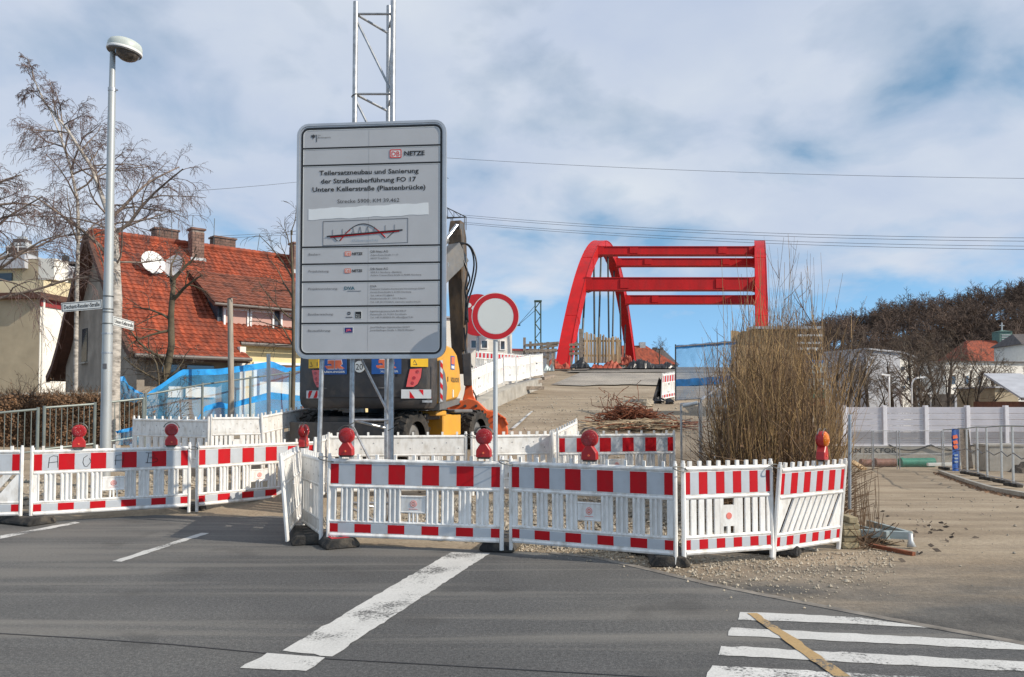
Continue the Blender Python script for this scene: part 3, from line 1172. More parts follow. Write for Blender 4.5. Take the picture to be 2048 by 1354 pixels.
        tri = MB().prism([(inner, z0), (inner, z1), (inner - 0.02, z1), (inner - 0.02 - 2 * d, z0)], -0.0095, 0.0095, XZ)
        parts.append(('corner_web', tri.mesh('corner_web', 'white_plastic'), (0, 0, 0), None))
    PROTO[key] = parts
    return parts


def barrier(p0, p1, label, kind='tube', L=2.03, flip=False, z=None, lean=0.0, roll=0.0, group='red and white site barriers', simple=False):
    (x0, y0), (x1, y1) = p0, p1
    ln = math.hypot(x1 - x0, y1 - y0)
    ang = math.atan2(y1 - y0, x1 - x0)
    if z is None:
        z0, z1 = Gf(x0, y0), Gf(x1, y1)
    elif isinstance(z, tuple):
        z0, z1 = z
    else:
        z0 = z1 = z
    pitch = math.atan2(z1 - z0, ln) + rnd.uniform(-0.005, 0.005)
    lean += rnd.uniform(-0.02, 0.02)
    rot = Matrix.Rotation(ang, 4, 'Z') @ Matrix.Rotation(-pitch, 4, 'Y') @ Matrix.Rotation(lean, 4, 'X') @ Matrix.Rotation(roll, 4, 'Y')
    if flip:
        rot = rot @ Matrix.Rotation(math.pi, 4, 'Z')
    t = thing('barrier', label, 'barrier', ((x0 + x1) / 2, (y0 + y1) / 2, (z0 + z1) / 2), group=group)
    t.rotation_euler = rot.to_euler()
    t.scale = (ln / L, 1, 1)
    for name, me, off, stuff in barrier_proto(kind, L):
        if simple and name in ('emblem', 'emblem_mark', 'rivet_marks'):
            continue
        o = put(name, me, t, off, kind=stuff)
    return t


B_L0 = barrier((-8.62, 10.2), (-6.64, 10.50), 'barrier with slanting slots, cut off by the picture edge', 'diag')
B_L1 = barrier((-6.55, 10.50), (-4.74, 11.42), 'barrier with ACAB scrawled on its stripes', z=0.0)
B_L2 = barrier((-4.69, 11.46), (-3.27, 12.9), 'barrier with a name plate just behind the folded white panels, next to the scrawled one', z=0.0)
for ch, (u0, u1, z0, hh, sk) in {'A': (-0.80, -0.685, 0.755, 0.165, 0), 'C': (-0.385, -0.285, 0.755, 0.155, 0), 'A ': (0.005, 0.125, 0.76, 0.145, 0), 'B': (0.405, 0.565, 0.775, 0.15, 0)}.items():
    s = MB()
    P_ = lambda u, v: (u0 + (u1 - u0) * u, -0.0165, z0 + hh * v)
    strokes = {'A': [[(0, 0), (.12, .85), (.5, 1), (.95, .95), (1, 0)], [(0, .42), (.5, .45), (1.0, .5)]],
               'C': [[(.55, 1), (.1, .8), (0, .4), (.2, .05), (.5, 0), (1, .45), (.8, .75)]],
               'A ': [[(.1, 0), (.15, .95), (.6, 1), (1, .98), (.85, 0)], [(0, .5), (.5, .48), (1, .5)]],
               'B': [[(.12, 0), (.25, .95)], [(0, 1), (.6, .95), (.75, .7), (.3, .5), (.9, .45), (1, .2), (.6, .03), (0, .05)]]}[ch]
    for st in strokes:
        s.path([P_(*q) for q in st], 0.0035, 4)
    s.build('scrawled_letter', 'graffiti', B_L1)

B_C1 = barrier((-2.60, 8.98), (-2.93, 10.95), 'white barrier seen end on, outer one of the folded pair at the corner', z=(0, 0.0), lean=R(-5), flip=True)
B_C2 = barrier((-2.20, 8.95), (-2.68, 9.93), 'short white barrier turned sideways beside the folded pair', 'slot', 1.12, z=0.0)
B_F1 = barrier((-2.13, 8.88), (-0.09, 8.50), 'front barrier below the grey information board', z=0.0)
B_F2 = barrier((-0.03, 8.52), (1.66, 7.76), 'front barrier with one lamp, between the information board and the thicket', z=0.0)
B_F4 = barrier((1.70, 7.76), (2.74, 8.12), 'short barrier with upright slots before the thicket', 'slot', 1.12, z=0.0)
B_F5 = barrier((2.72, 8.14), (3.69, 8.74), 'short leaning barrier with slanting slots at the end of the row', 'diag', 1.12, z=-0.03, lean=R(5))

B_B1 = barrier((xof(655, 12.2), 12.2), (xof(935, 12.5), 12.5), 'white back of a barrier behind the mast, under the digger', flip=True, z=0.12, L=2.03)
B_B2 = barrier((xof(942, 12.45), 12.45), (xof(1106, 12.8), 12.8), 'white back of a short barrier behind the round sign post', 'slot', 1.12, flip=True, z=0.12)
B_B3 = barrier((xof(1113, 12.3), 12.3), (xof(1351, 12.55), 12.55), 'second row barrier with stripes towards us, beside the wire fence', z=0.14)
barrier((xof(1108, 12.6), 12.6), (xof(1156, 14.5), 14.5), 'white barrier receding behind the second row', flip=True, z=(0.14, 0.3))
barrier((xof(628, 11.3), 11.3), (xof(662, 12.9), 12.9), 'white barrier receding behind the thin support post', flip=True, z=0.08, kind='slot', L=1.12)
barrier((xof(267, 14.7), 14.7), (xof(420, 13.9), 13.9), 'white barrier back with lit and shaded halves, below the blue netting', flip=True, z=0.34)
barrier((xof(421, 13.9), 13.9), (xof(527, 14.35), 14.35), 'short shaded barrier back in the rear row below the blue netting', 'slot', 1.12, flip=True, z=0.38)
barrier((xof(528, 14.35), 14.35), (xof(622, 16.4), 16.4), 'bright barrier back running towards the digger', flip=True, z=(0.40, 0.55))
barrier((xof(623, 16.45), 16.45), (xof(735, 17.9), 17.9), 'white barrier back seen under the digger body', flip=True, z=(0.55, 0.7))
# along the left edge of the ramp
NB = [((942, 24.4), (975, 26.6)), ((975, 26.65), (1006, 28.8)), ((1008, 28.9), (1032, 29.6)), ((1033, 29.7), (1060, 31.5)), ((1061, 31.6), (1086, 33.3))]
tops = [(741, 728), (728, 717), (716, 716), (716, 712), (711, 709)]
names = ['nearest of the white barriers along the ramp, beside the digger arm', 'second white barrier along the ramp', 'short white barrier in the middle of the ramp row', 'fourth white barrier along the ramp', 'last white barrier of the ramp row, by the bridge foot']
for (a, c), (t0, t1), nm in zip(NB, tops, names):
    barrier((xof(a[0], a[1]), a[1]), (xof(c[0], c[1]), c[1]), nm, 'slot' if 'short' in nm else 'tube', 1.12 if 'short' in nm else 2.03, flip=True, z=(zof(t0, a[1]) - 1.0, zof(t1, c[1]) - 1.0), group='white barriers up the ramp', simple=True)
SB = [((950, 37), (990, 37.6)), ((991, 37.6), (1026, 39.5)), ((1027, 39.6), (1062, 41.5))]
for i, ((a, c), nm) in enumerate(zip(SB, ['striped barrier nearest the digger arm in the far row', 'middle striped barrier of the far row', 'striped barrier of the far row next to the wooden railing'])):
    barrier((xof(a[0], a[1]), a[1]), (xof(c[0], c[1]), c[1]), nm, z=(zof(703 + i * 3, a[1]) - 1.0, zof(706 + i * 3, c[1]) - 1.0), group='striped barriers before the white building', simple=True)
barrier((xof(1322, 27.3), 27.3), (xof(1349, 28.4), 28.4), 'small leaning barrier beside the blue net panel', 'slot', 1.12, z=None, lean=R(4), simple=True)


# ------------------------------------------------------------------ rubber feet
def foot_mesh():
    b = MB()
    w, d, h = 0.20, 0.40, 0.115
    c = 0.055
    prof = [(-w, 0.012), (-w, 0.045), (-w + c, h), (w - c, h), (w, 0.045), (w, 0.012), (w - 0.04, 0.0), (-w + 0.04, 0.0)]
    b.prism(prof, -d, d, lambda a, bb, cc: (a, cc, bb))
    me = b.mesh('block', 'rubber', bevel=0.012)
    s = MB()
    for y in (-0.3, -0.1, 0.1, 0.3):
        s.box(-0.05, 0.05, y - 0.03, y + 0.03, h - 0.002, h + 0.006)
    ms = s.mesh('socket', 'black')
    g = MB()
    for sx in (-1, 1):
        g.hexa([(sx * 0.11, -d - 0.004, 0.035), (sx * 0.16, -d - 0.004, 0.02), (sx * 0.16, -d + 0.02, 0.02), (sx * 0.11, -d + 0.02, 0.035),
                (sx * 0.105, -d - 0.004, 0.09), (sx * 0.135, -d - 0.004, 0.07), (sx * 0.135, -d + 0.02, 0.07), (sx * 0.105, -d + 0.02, 0.09)])
    mg = g.mesh('grip_notch', 'black')
    return me, ms, mg


FOOT = foot_mesh()


def foot(x, y, rz, label, z=0.0, red=False):
    t = thing('ballast_block', label, 'ballast block', (x, y, z), rz, 'rubber barrier feet')
    put('block', FOOT[0], t)
    put('socket_plate', FOOT[1], t, kind='stuff')
    put('grip_notch', FOOT[2], t, kind='stuff')
    if red:
        MB().hexa([(-0.125, -0.37, 0.1165), (0.12, -0.37, 0.1165), (0.12, -0.14, 0.1165), (-0.125, -0.14, 0.1165),
                   (-0.125, -0.37, 0.1205), (0.12, -0.37, 0.1205), (0.12, -0.14, 0.1205), (-0.125, -0.14, 0.1205)]).build('red_label', 'sign_red', t)
        text('NONNE', t, 'sign_white', -0.10, 0.10, 0, 0.07, 0, 0.01, rot=(R(-90), 0, 0), loc=(0, -0.30, 0.1235))
    return t


p = flat(48, 1046); foot(p.x, p.y, R(65), 'long weathered foot at the corner beside the slanting-slot barrier, lying crosswise')
p = flat(384, 1022); foot(p.x, p.y + 0.22, R(8), 'foot under the joint of the two barriers farther back')
p = flat(603, 1090); foot(p.x - 0.03, p.y + 0.36, R(18), 'black foot under the folded white panels')
p = flat(655, 1096); foot(p.x, p.y + 0.30, R(28), 'black foot with a red label', red=True)
p = flat(1008, 1104); foot(p.x, p.y + 0.36, R(-12), 'black foot at the head of the wide white stripe')
p = flat(1348, 1134); foot(p.x, p.y + 0.36, R(-6), 'black foot under the joint nearest the camera')
p = flat(1300, 1122); foot(p.x, p.y + 0.46, R(40), 'black foot half hidden behind the one nearest the camera')
p = flat(1522, 1112); foot(p.x + 0.1, p.y + 0.25, R(60), 'dusty foot below the two short barriers')


# ------------------------------------------------------------------ warning lamps
def lamp_meshes():
    out = {}
    b = MB()
    prof = [(-0.088, 0.0), (0.088, 0.0), (0.085, 0.085), (0.070, 0.105), (0.040, 0.150), (0.032, 0.162), (-0.032, 0.162), (-0.040, 0.150), (-0.070, 0.105), (-0.085, 0.085)]
    b.prism(prof, -0.048, 0.048, XZ)
    out['housing'] = b.mesh('housing', 'lamp_body', bevel=0.008)
    fy = lambda a, bb, h: (a, h, bb + 0.235)
    rim = MB()
    rim.lathe([(0.078, -0.034), (0.094, -0.030), (0.098, 0.0), (0.094, 0.030), (0.078, 0.034)], fy, 28)
    out['rim'] = rim.mesh('rim', 'lamp_body', smooth=True)
    for s, nm in ((-1, 'front'), (1, 'rear')):
        ln = MB()
        prof = []
        for q in range(23):
            u = q / 22
            rr_ = 0.088 * math.cos(u * math.pi / 2)
            hh_ = 0.026 + 0.046 * math.sin(u * math.pi / 2) ** 0.9
            k_ = 0.0016 * (1 if q % 2 else -1)
            prof.append((max(rr_ + k_ * math.cos(u * 1.57), 0.0008), s * (hh_ + k_ * math.sin(u * 1.57))))
        ln.lathe(prof, fy, 28, cap=False)
        out['lens_' + nm] = ln.mesh('lens', 'lens_red', smooth=False)
        out['amber_' + nm] = ln.mesh('lens', 'lens_amber', smooth=False)
    arc = MB()
    arc.path([(0.113 * math.cos(R(a)), -0.028, 0.245 + 0.113 * math.sin(R(a))) for a in range(8, 173, 12)], 0.005, 6)
    arc.path([(0.113 * math.cos(R(a)), 0.028, 0.245 + 0.113 * math.sin(R(a))) for a in range(8, 173, 12)], 0.005, 6)
    out['guard'] = arc.mesh('guard', 'wire', smooth='all')
    sc_ = MB().lathe([(0.013, -0.047), (0.013, -0.056), (0.004, -0.058)], lambda a, bb, h: (a, h, bb + 0.05), 10)
    out['screw'] = sc_.mesh('screw', 'orange_logo')
    bs = MB().box(-0.07, 0.07, -0.04, 0.04, -0.018, 0.001)
    out['mount'] = bs.mesh('mount', 'rubber')
    return out


LM = lamp_meshes()


def warning_lamp(loc, rz, label, amber=False, tilt=0.0):
    t = thing('warning_lamp', label, 'warning lamp', loc, rz, 'red warning lamps on the barriers', rot=(0, tilt, rz))
    t.scale = (0.95, 0.95, 0.95)
    for k in ('housing', 'rim', 'guard', 'screw', 'mount'):
        put(k, LM[k], t)
    put('lens', LM['amber_front' if amber else 'lens_front'], t)
    put('lens', LM['lens_rear'], t)
    return t


def on_barrier(px, p0, p1):
    """point of barrier line p0-p1 under photo column px"""
    k = (px - CX) / F
    (x0, y0), (x1, y1) = p0, p1
    t = (k * y0 - x0) / ((x1 - x0) - k * (y1 - y0))
    return (x0 + t * (x1 - x0), y0 + t * (y1 - y0))


LZ = 1.046
x, y = on_barrier(160, (-6.55, 10.50), (-4.74, 11.42)); warning_lamp((x, y, LZ - 0.02), R(25), 'red warning lamp standing over the scrawled letters, nearer the lamp post', )
x, y = on_barrier(344, (-6.55, 10.50), (-4.74, 11.42)); warning_lamp((x, y, LZ - 0.02), R(32), 'glossy red warning lamp at the far end of the scrawled barrier')
x, y = on_barrier(611, (-2.60, 8.98), (-2.93, 10.95)); warning_lamp((x - 0.02, y, LZ - 0.02), R(82), 'red warning lamp seen edge on at the folded panels')
x, y = on_barrier(694, (-2.13, 8.88), (-0.09, 8.50)); warning_lamp((x, y, LZ), R(-8), 'red warning lamp in front of the lattice mast')
x, y = on_barrier(968, (-2.13, 8.88), (-0.09, 8.50)); warning_lamp((x, y, LZ), R(-10), 'red warning lamp in front of the round sign post')
x, y = on_barrier(1179, (-0.03, 8.52), (1.66, 7.76)); warning_lamp((x, y, LZ), R(-22), 'red warning lamp in front of the second row striped barrier')
x, y = on_barrier(1628, (2.75, 8.13), (3.71, 8.72)); warning_lamp((x + 0.04, y - 0.10, LZ - 0.02), R(54), 'tilted red warning lamp with an amber lens in front of the thicket', True, R(5))


# wire ties and clips that hold neighbouring panels together
def tie(pts, label):
    b = MB().path(pts, 0.006, 6)
    tag(b.build('wire_tie', 'wire', smooth='all'), label, 'wire tie', 'wire ties between panels')


def loop_at(p, label, s=0.07, a=0.3):
    c, q = math.cos(a), math.sin(a)
    pts = []
    for k in range(15):
        t = k / 14 * 2 * math.pi
        u, v = s * math.cos(t), 0.035 * math.sin(t)
        pts.append((p[0] + u * c, p[1] + u * q + v, p[2] + 0.022 * math.sin(t + 0.6) - u * 0.35))
    tie(pts, label)


loop_at((-4.71, 11.42, 0.975), 'wire tie joining the scrawled barrier to its neighbour', 0.06)
loop_at((-2.12, 8.86, 1.0), 'twisted wire tie over the foot with the red label', 0.10)
loop_at((-0.06, 8.47, 0.99), 'wire tie at the joint beside the round sign post', 0.085)
loop_at((1.68, 7.72, 0.985), 'wire tie at the joint nearest the camera', 0.08)
loop_at((-0.66, 12.17, 1.12), 'wire tie in the second row behind the round sign', 0.10, -0.5)
loop_at((2.755, 8.06, 0.985), 'wire tie between the two short barriers', 0.05)


# ------------------------------------------------------------------ information board
SG = 9.95 / F           # metres per photo pixel on the board


def info_board():
    c = at(741.5, 480, 9.93)
    t = thing('information_board', 'large grey building project board with black lettering on the lattice mast', 'sign', c, R(-5))
    S = lambda px: (px - 741.5) * SG
    Z = lambda py: (480 - py) * SG
    x0, x1, z0, z1 = S(588.5), S(895.0), Z(719), Z(241)
    r = 24 * SG
    fr = MB()
    o1 = rrect(x0, x1, z0, z1, r)
    i1 = rrect(x0 + 5 * SG, x1 - 5 * SG, z0 + 5 * SG, z1 - 5 * SG, r - 5 * SG)
    fr.ring(o1, i1, -0.028, 0.03, XZ)
    i2 = rrect(x0 + 7.5 * SG, x1 - 7.5 * SG, z0 + 7.5 * SG, z1 - 7.5 * SG, r - 7.5 * SG)
    fr.ring(i1, i2, -0.018, 0.02, XZ)
    fr.build('frame', 'alu', t, smooth=True)
    MB().prism(i2, -0.010, 0.012, XZ).build('panel', 'sign_grey', t)
    g = lambda d: rrect(x0 + d * SG, x1 - d * SG, z0 + d * SG, z1 - d * SG, r - min(d, 16) * SG)
    MB().ring(g(8.5), g(12.5), -0.0135, -0.0105, XZ).build('border_line', 'black', t)
    pale = MB().ring(g(12.6), g(13.6), -0.0132, -0.0105, XZ)
    pale.build('border_line', 'sign_white', t)
    xa, xb = x0 + 12 * SG, x1 - 12 * SG
    for py in (291.5, 326.5, 493.0, 527.5, 563.5, 613.5, 647.5):
        MB().box(xa, xb, -0.0137, -0.0105, Z(py) - 1.7 * SG, Z(py) + 1.7 * SG).build('divider', 'black', t)
        MB().box(xa, xb, -0.0131, -0.0105, Z(py) - 2.6 * SG, Z(py) - 1.75 * SG).build('divider_edge', 'sign_white', t)
    # vertical seams of the profile planks
    for px in (737,):
        MB().box(S(px) - 0.0025, S(px) + 0.0025, -0.0112, -0.009, z0 + 16 * SG, z1 - 16 * SG).build('seam', 'grey_dot', t)
    Y = -0.0145

    def T(s, a, b_, base, cap, mat='text_grey', bold=0.0):
        text(s, t, mat, S(a), S(b_), Z(base), cap * SG, Y, bold)
    T('Teilersatzneubau und Sanierung', 635, 839, 346.5, 9.6, 'black', 0.018)
    T('der Straßenüberführung FO 17', 638.5, 834, 363.5, 9.6, 'black', 0.018)
    T('Untere Kellerstraße (Piastenbrücke)', 621, 853, 380, 9.6, 'black', 0.018)
    T('Strecke 5900; KM 39,462', 673, 800, 404.5, 8.2, 'text_grey')
    T('NETZE', 809.5, 851, 311, 9.2, 'black', 0.03)
    T('Die', 631.5, 637, 266, 2.6, 'text_mid')
    T('Bundesregierung', 631.5, 658, 270.5, 3.0, 'text_mid')
    MB().box(S(628.2), S(629.2), -0.0135, -0.010, Z(278), Z(263)).build('emblem_bar', 'black', t)
    # federal eagle: body, two wings
    e = MB()
    e.prism([(S(620.5), Z(263)), (S(622), Z(262)), (S(623), Z(263.5)), (S(623.5), Z(268)), (S(621.5), Z(272)), (S(619.8), Z(268))], -0.0135, -0.010, XZ)
    for s in (-1, 1):
        for q in range(3):
            e.prism([(S(621.6 + s * 1.2), Z(264.5 + q * 1.4)), (S(621.6 + s * 4.4), Z(263.2 + q * 2.0)), (S(621.6 + s * 4.2), Z(264.3 + q * 2.0)), (S(621.6 + s * 1.2), Z(265.6 + q * 1.4))], -0.0135, -0.010, XZ)
    e.build('emblem', 'text_grey', t, kind='stuff')

    def rail_logo(a, b_, ya, yb, m, sub):
        MB().prism(rrect(S(a), S(b_), Z(yb), Z(ya), 2.2 * SG * sub), -0.0135, -0.0105, XZ).build('logo_ground', 'sign_white', t)
        MB().ring(rrect(S(a), S(b_), Z(yb), Z(ya), 2.2 * SG * sub), rrect(S(a) + 2 * SG * sub, S(b_) - 2 * SG * sub, Z(yb) + 2 * SG * sub, Z(ya) - 2 * SG * sub, 1.2 * SG * sub), -0.0150, -0.0105, XZ).build('logo_frame', m, t)
        text('DB', t, m, S(a) + 3.6 * SG * sub, S(b_) - 3.6 * SG * sub, Z(yb) + 3.6 * SG * sub, (yb - ya - 7.2 * sub) * SG, -0.0155, 0.02)
    rail_logo(780, 804, 298, 315.5, 'db_red', 1.0)
    for base in (512, 546.5):
        rail_logo(689, 701.5, base - 9.2, base, 'orange_logo', 0.55)
        T('NETZE', 704, 725, base - 2, 5.2, 'black', 0.03)
    # painted-over line
    ov = MB()
    poly = []
    for k in range(31):
        u = k / 30
        poly.append((S(613 + 246 * u), Z(415 - 7.5 * u + 0.7 * math.sin(u * 23) + 0.5 * math.sin(u * 51))))
    for k in range(31):
        u = 1 - k / 30
        poly.append((S(613 + 246 * u + 4 * math.sin(u * 3)), Z(437 - 6 * u + 0.7 * math.sin(u * 19 + 1) + 0.5 * math.sin(u * 43))))
    ov.prism(poly, -0.0128, -0.0105, XZ)
    ov.build('overpainted_strip', 'overpaint', t)
    # drawing of the bridge
    ox0, ox1, oy0, oy1 = 643.5, 818, 438.5, 490
    MB().ring([(S(ox0), Z(oy1)), (S(ox1), Z(oy1 - 3)), (S(ox1), Z(oy0 - 1)), (S(ox0), Z(oy0 + 2))], [(S(ox0 + 0.8), Z(oy1 - 0.8)), (S(ox1 - 0.8), Z(oy1 - 3.8)), (S(ox1 - 0.8), Z(oy0 - 0.2)), (S(ox0 + 0.8), Z(oy0 + 2.8))], -0.0132, -0.0105, XZ).build('drawing_frame', 'text_mid', t)
    d = MB()
    d.path([(S(652), -0.013, Z(471.5)), (S(807), -0.013, Z(461))], 1.5 * SG, 4)
    d.path([(S(687), -0.0128, Z(470) + 0.0)] + [(S(687 + 75 * u), -0.0128, Z(470 - 3.5 * u) + (21 * (1 - (2 * u - 1) ** 2)) * SG) for u in [k / 12 for k in range(1, 12)]] + [(S(762), -0.0128, Z(466.5))], 0.9 * SG, 4)
    for a, c_, e_, f_ in ((662, 471, 674, 481), (678, 481, 688, 469), (760, 465, 772, 476.5), (776, 476.5, 790, 464)):
        d.path([(S(a), -0.0128, Z(c_)), (S(e_), -0.0128, Z(f_))], 0.8 * SG, 4)
    d.build('bridge_drawing', 'text_grey', t, kind='stuff')
    d = MB()
    d.path([(S(659), -0.0136, Z(473.5)), (S(800), -0.0136, Z(463.5))], 1.1 * SG, 4)
    d.path([(S(680), -0.0136, Z(480)), (S(690), -0.0136, Z(467)), (S(700), -0.0136, Z(458.5))], 0.9 * SG, 4)
    d.path([(S(750), -0.0136, Z(456.5)), (S(762), -0.0136, Z(465)), (S(772), -0.0136, Z(475.5))], 0.9 * SG, 4)
    d.build('bridge_drawing', 'sign_red', t, kind='stuff')
    d = MB()
    for k in range(9):
        a = 694 + k * 7.5
        d.path([(S(a), -0.0126, Z(469.5 - 0.065 * (a - 694))), (S(a + (3.5 if k % 2 else -3.5)), -0.0126, Z(453 if 1 < k < 8 else 462))], 0.35 * SG, 4)
    for a in (664, 684, 772, 791):
        d.path([(S(a), -0.0126, Z(470 - 0.065 * (a - 664))), (S(a), -0.0126, Z(458 - 0.065 * (a - 664)))], 0.35 * SG, 4)
    d.build('bridge_drawing', 'text_mid', t, kind='stuff')
    T('(Übersicht)', 704, 757, 483, 5, 'pale_blue')
    # rows of firms
    for s, a, b_, base in (('Bauherr:', 614.5, 640, 509.5), ('Projektleitung:', 614.5, 657, 544), ('Projektversicherung:', 614.5, 675, 579.5), ('Bauüberwachung:', 614.5, 666.5, 631), ('Bauausführung:', 614.5, 661, 664)):
        T(s, a, b_, base, 4.6, 'text_mid')
    for s, a, b_, base, cap, m in (
            ('DB Netz AG', 742, 777.5, 506, 4.8, 'text_grey'), ('Adam-Riese-Straße 11-13', 742, 798, 512.4, 3.4, 'text_mid'), ('60327 Frankfurt', 742, 779, 518.8, 3.4, 'text_mid'),
            ('DB Netz AG', 742, 777.5, 541, 4.8, 'text_grey'), ('VDE 8.1 Nürnberg - Bamberg', 742, 805, 547.2, 3.4, 'text_mid'), ('Äußere Cramer-Klett-Straße 3, 90489 Nürnberg', 742, 845, 553.2, 3.4, 'text_mid'),
            ('DVA', 742, 754.5, 575.8, 4.6, 'text_grey'), ('Deutsche Verkehrs-Assekuranz-Vermittlungs-GmbH', 742, 852, 580.8, 3.2, 'text_mid'), ('Hirsch-Dora-Straße 2, 61352 Homburg', 742, 825, 587.2, 3.2, 'text_mid'),
            ('Tel: +49 6172 4868-0', 742, 790, 593.8, 3.2, 'text_mid'), ('Friedrichstraße 61, 10117 Berlin', 742, 815, 600, 3.2, 'text_mid'), ('Tel: +49 30 217364-0, www.dva-assekuranz.de', 742, 844, 607, 3.2, 'text_mid'),
            ('Ingenieurgemeinschaft BÜ PA19', 742, 815, 625.5, 3.4, 'text_mid'), ('Mainstraße 10, 91301 Forchheim', 742, 816, 631.8, 3.4, 'text_mid'), ('Tel. +49 91909003-30, office@pa19.de', 742, 829, 638, 3.4, 'text_mid'),
            ('Josef Rädlinger Ingenieurbau GmbH', 742, 822, 657.5, 3.4, 'text_mid'), ('Josef-Rädlinger-Straße 1, 94575 Windorf', 742, 832, 663.6, 3.4, 'text_mid')):
        T(s, a, b_, base, cap, m)
    T('DVA', 688.5, 710, 580, 6.6, 'teal', 0.03)
    MB().box(S(695), S(723), -0.0135, -0.0105, Z(583.2), Z(582.4)).build('logo_rule', 'text_mid', t)
    MB().box(S(710.5), S(724.5), -0.0130, -0.0105, Z(639), Z(623.5)).build('logo_ground', 'sign_white', t)
    MB().box(S(711.2), S(723.8), -0.0136, -0.0105, Z(638.2), Z(624.2)).build('logo_ground', 'black', t)
    T('Grass', 713, 721.5, 632, 2.6, 'sign_white'); T('Berger', 713, 722.5, 636, 2.6, 'sign_white')
    MB().ring(rrect(S(695.5), S(701.5), Z(630.5), Z(624.5), 1.2 * SG, 2), rrect(S(697), S(700), Z(629), Z(626), 0.5 * SG, 2), -0.0135, -0.0105, XZ).build('logo_frame', 'text_grey', t)
    MB().box(S(692), S(705.5), -0.0135, -0.0105, Z(636.4), Z(634.6)).build('logo_rule', 'text_mid', t)
    MB().box(S(689), S(707.3), -0.0130, -0.0105, Z(667.5), Z(655.3)).build('logo_ground', 'sign_white', t)
    MB().box(S(689.8), S(706.5), -0.0136, -0.0105, Z(666.7), Z(656.1)).build('logo_ground', 'navy', t)
    text('JR', t, 'pink', S(692), S(704.5), Z(663.2), 4.2 * SG, -0.0155, 0.04)
    # clamps on the back and the extra prop
    for px in (706, 781):
        for py in (290, 480, 670):
            MB().box(S(px) - 0.05, S(px) + 0.05, 0.012, 0.10, Z(py) - 0.03, Z(py) + 0.03).build('clamp', 'galv', t)
    pr = MB()
    zg = -c.z
    pr.path([(S(641), 0.05, Z(700)), (S(632.5), 0.05, zg + 0.0)], 0.031, 12)
    pr.build('support_post', 'galv', t, smooth=True)
    return t


info_board()


# ------------------------------------------------------------------ lattice mast
def lattice_mast():
    t = thing('lattice_mast', 'tall galvanised three tube lattice mast carrying the information board', 'mast', (xof(742, 10.15), 10.15, 0))
    ox = t.location.x

    def V(px, py, Y):
        q = at(px, py, Y)
        return (q.x - ox, Y - 10.15, q.z)
    YB, YF = 10.12, 10.42
    zb = 0.0
    ends = {'a': (V(702.5, 985, YB), V(711.5, 4, YB), 0.034), 'b': (V(781.5, 985, YB), V(786.5, 2, YB), 0.036), 'c': (V(772.5, 985, YF), V(777.5, 12, YF), 0.032)}
    P = {}
    for k, (p, q, r) in ends.items():
        p = Vector(p); q = Vector(q)
        p = p + (q - p) * ((0.0 - p.z) / (q.z - p.z))
        P[k] = (p, q)
        MB().path([p, q], r, 12).build('tube', 'galv', t, smooth=True)
    f = lambda k, z: P[k][0] + (P[k][1] - P[k][0]) * ((z - P[k][0].z) / (P[k][1].z - P[k][0].z))
    zs = [zof(28, YB) - i * (zof(28, YB) - zof(188, YB)) for i in range(7)]
    for i, z in enumerate(zs):
        if z < 0.1:
            continue
        for a, b_, dz in (('a', 'b', 0), ('a', 'c', -0.12), ('b', 'c', -0.05)):
            MB().path([f(a, z), f(b_, z + dz)], 0.0165, 8).build('rung', 'galv', t, smooth=True)
        z2 = max(z - 1.0, 0.02)
        MB().path([f('a', z - 0.06), f('b', z2 - 0.02) + Vector((-0.03, 0.04, 0))], 0.0165, 8).build('diagonal', 'galv', t, smooth=True)
        MB().path([f('b', z - 0.06), f('c', z2)], 0.0165, 8).build('diagonal', 'galv', t, smooth=True)
    for k, z in (('a', zs[1] - 0.02), ('b', zs[5] - 0.12), ('a', zs[5] - 0.05)):
        c = f(k, z)
        MB().path([(c.x + 0.042 * math.cos(a_), c.y + 0.042 * math.sin(a_), c.z + 0.02 * math.cos(a_)) for a_ in [i * math.pi / 8 for i in range(17)]], 0.006, 6).build('clamp_ring', 'wire', t)
    return t


lattice_mast()


# ------------------------------------------------------------------ round no-vehicles sign
def round_sign():
    c = at(991, 632.5, 9.6)
    zg = Gf(c.x, 9.6)
    t = thing('traffic_sign', 'round white traffic sign with a red ring on a thin post', 'sign', (c.x, 9.6, zg), R(2))
    z = c.z - zg
    r = 48 * 9.6 / F
    MB().prism(disc(0, z, r, 56), -0.003, 0.003, XZ).build('plate', 'alu', t)
    MB().prism(disc(0, z, r * 0.995, 56), -0.0052, -0.0032, XZ).build('rim_line', 'sign_white', t)
    MB().ring(disc(0, z, r * 0.965, 56), disc(0, z, r * 0.755, 56), -0.0076, -0.0054, XZ).build('red_ring', 'sign_red', t)
    MB().prism(disc(0, z, r * 0.735, 56), -0.0078, -0.0054, XZ).build('face', 'foil_sheet', t)
    b = MB().path([(0, 0.035, 0), (0, 0.035, z + 0.2)], 0.030, 14)
    b.build('post', 'galv_light', t, smooth=True)
    for dz in (-0.16, 0.16):
        MB().box(-0.045, 0.045, 0.003, 0.072, z + dz - 0.012, z + dz + 0.012).build('bracket', 'galv', t)


M('foil_sheet', (0.66, 0.675, 0.64), 0.45, var=0.02, scale=2)
round_sign()


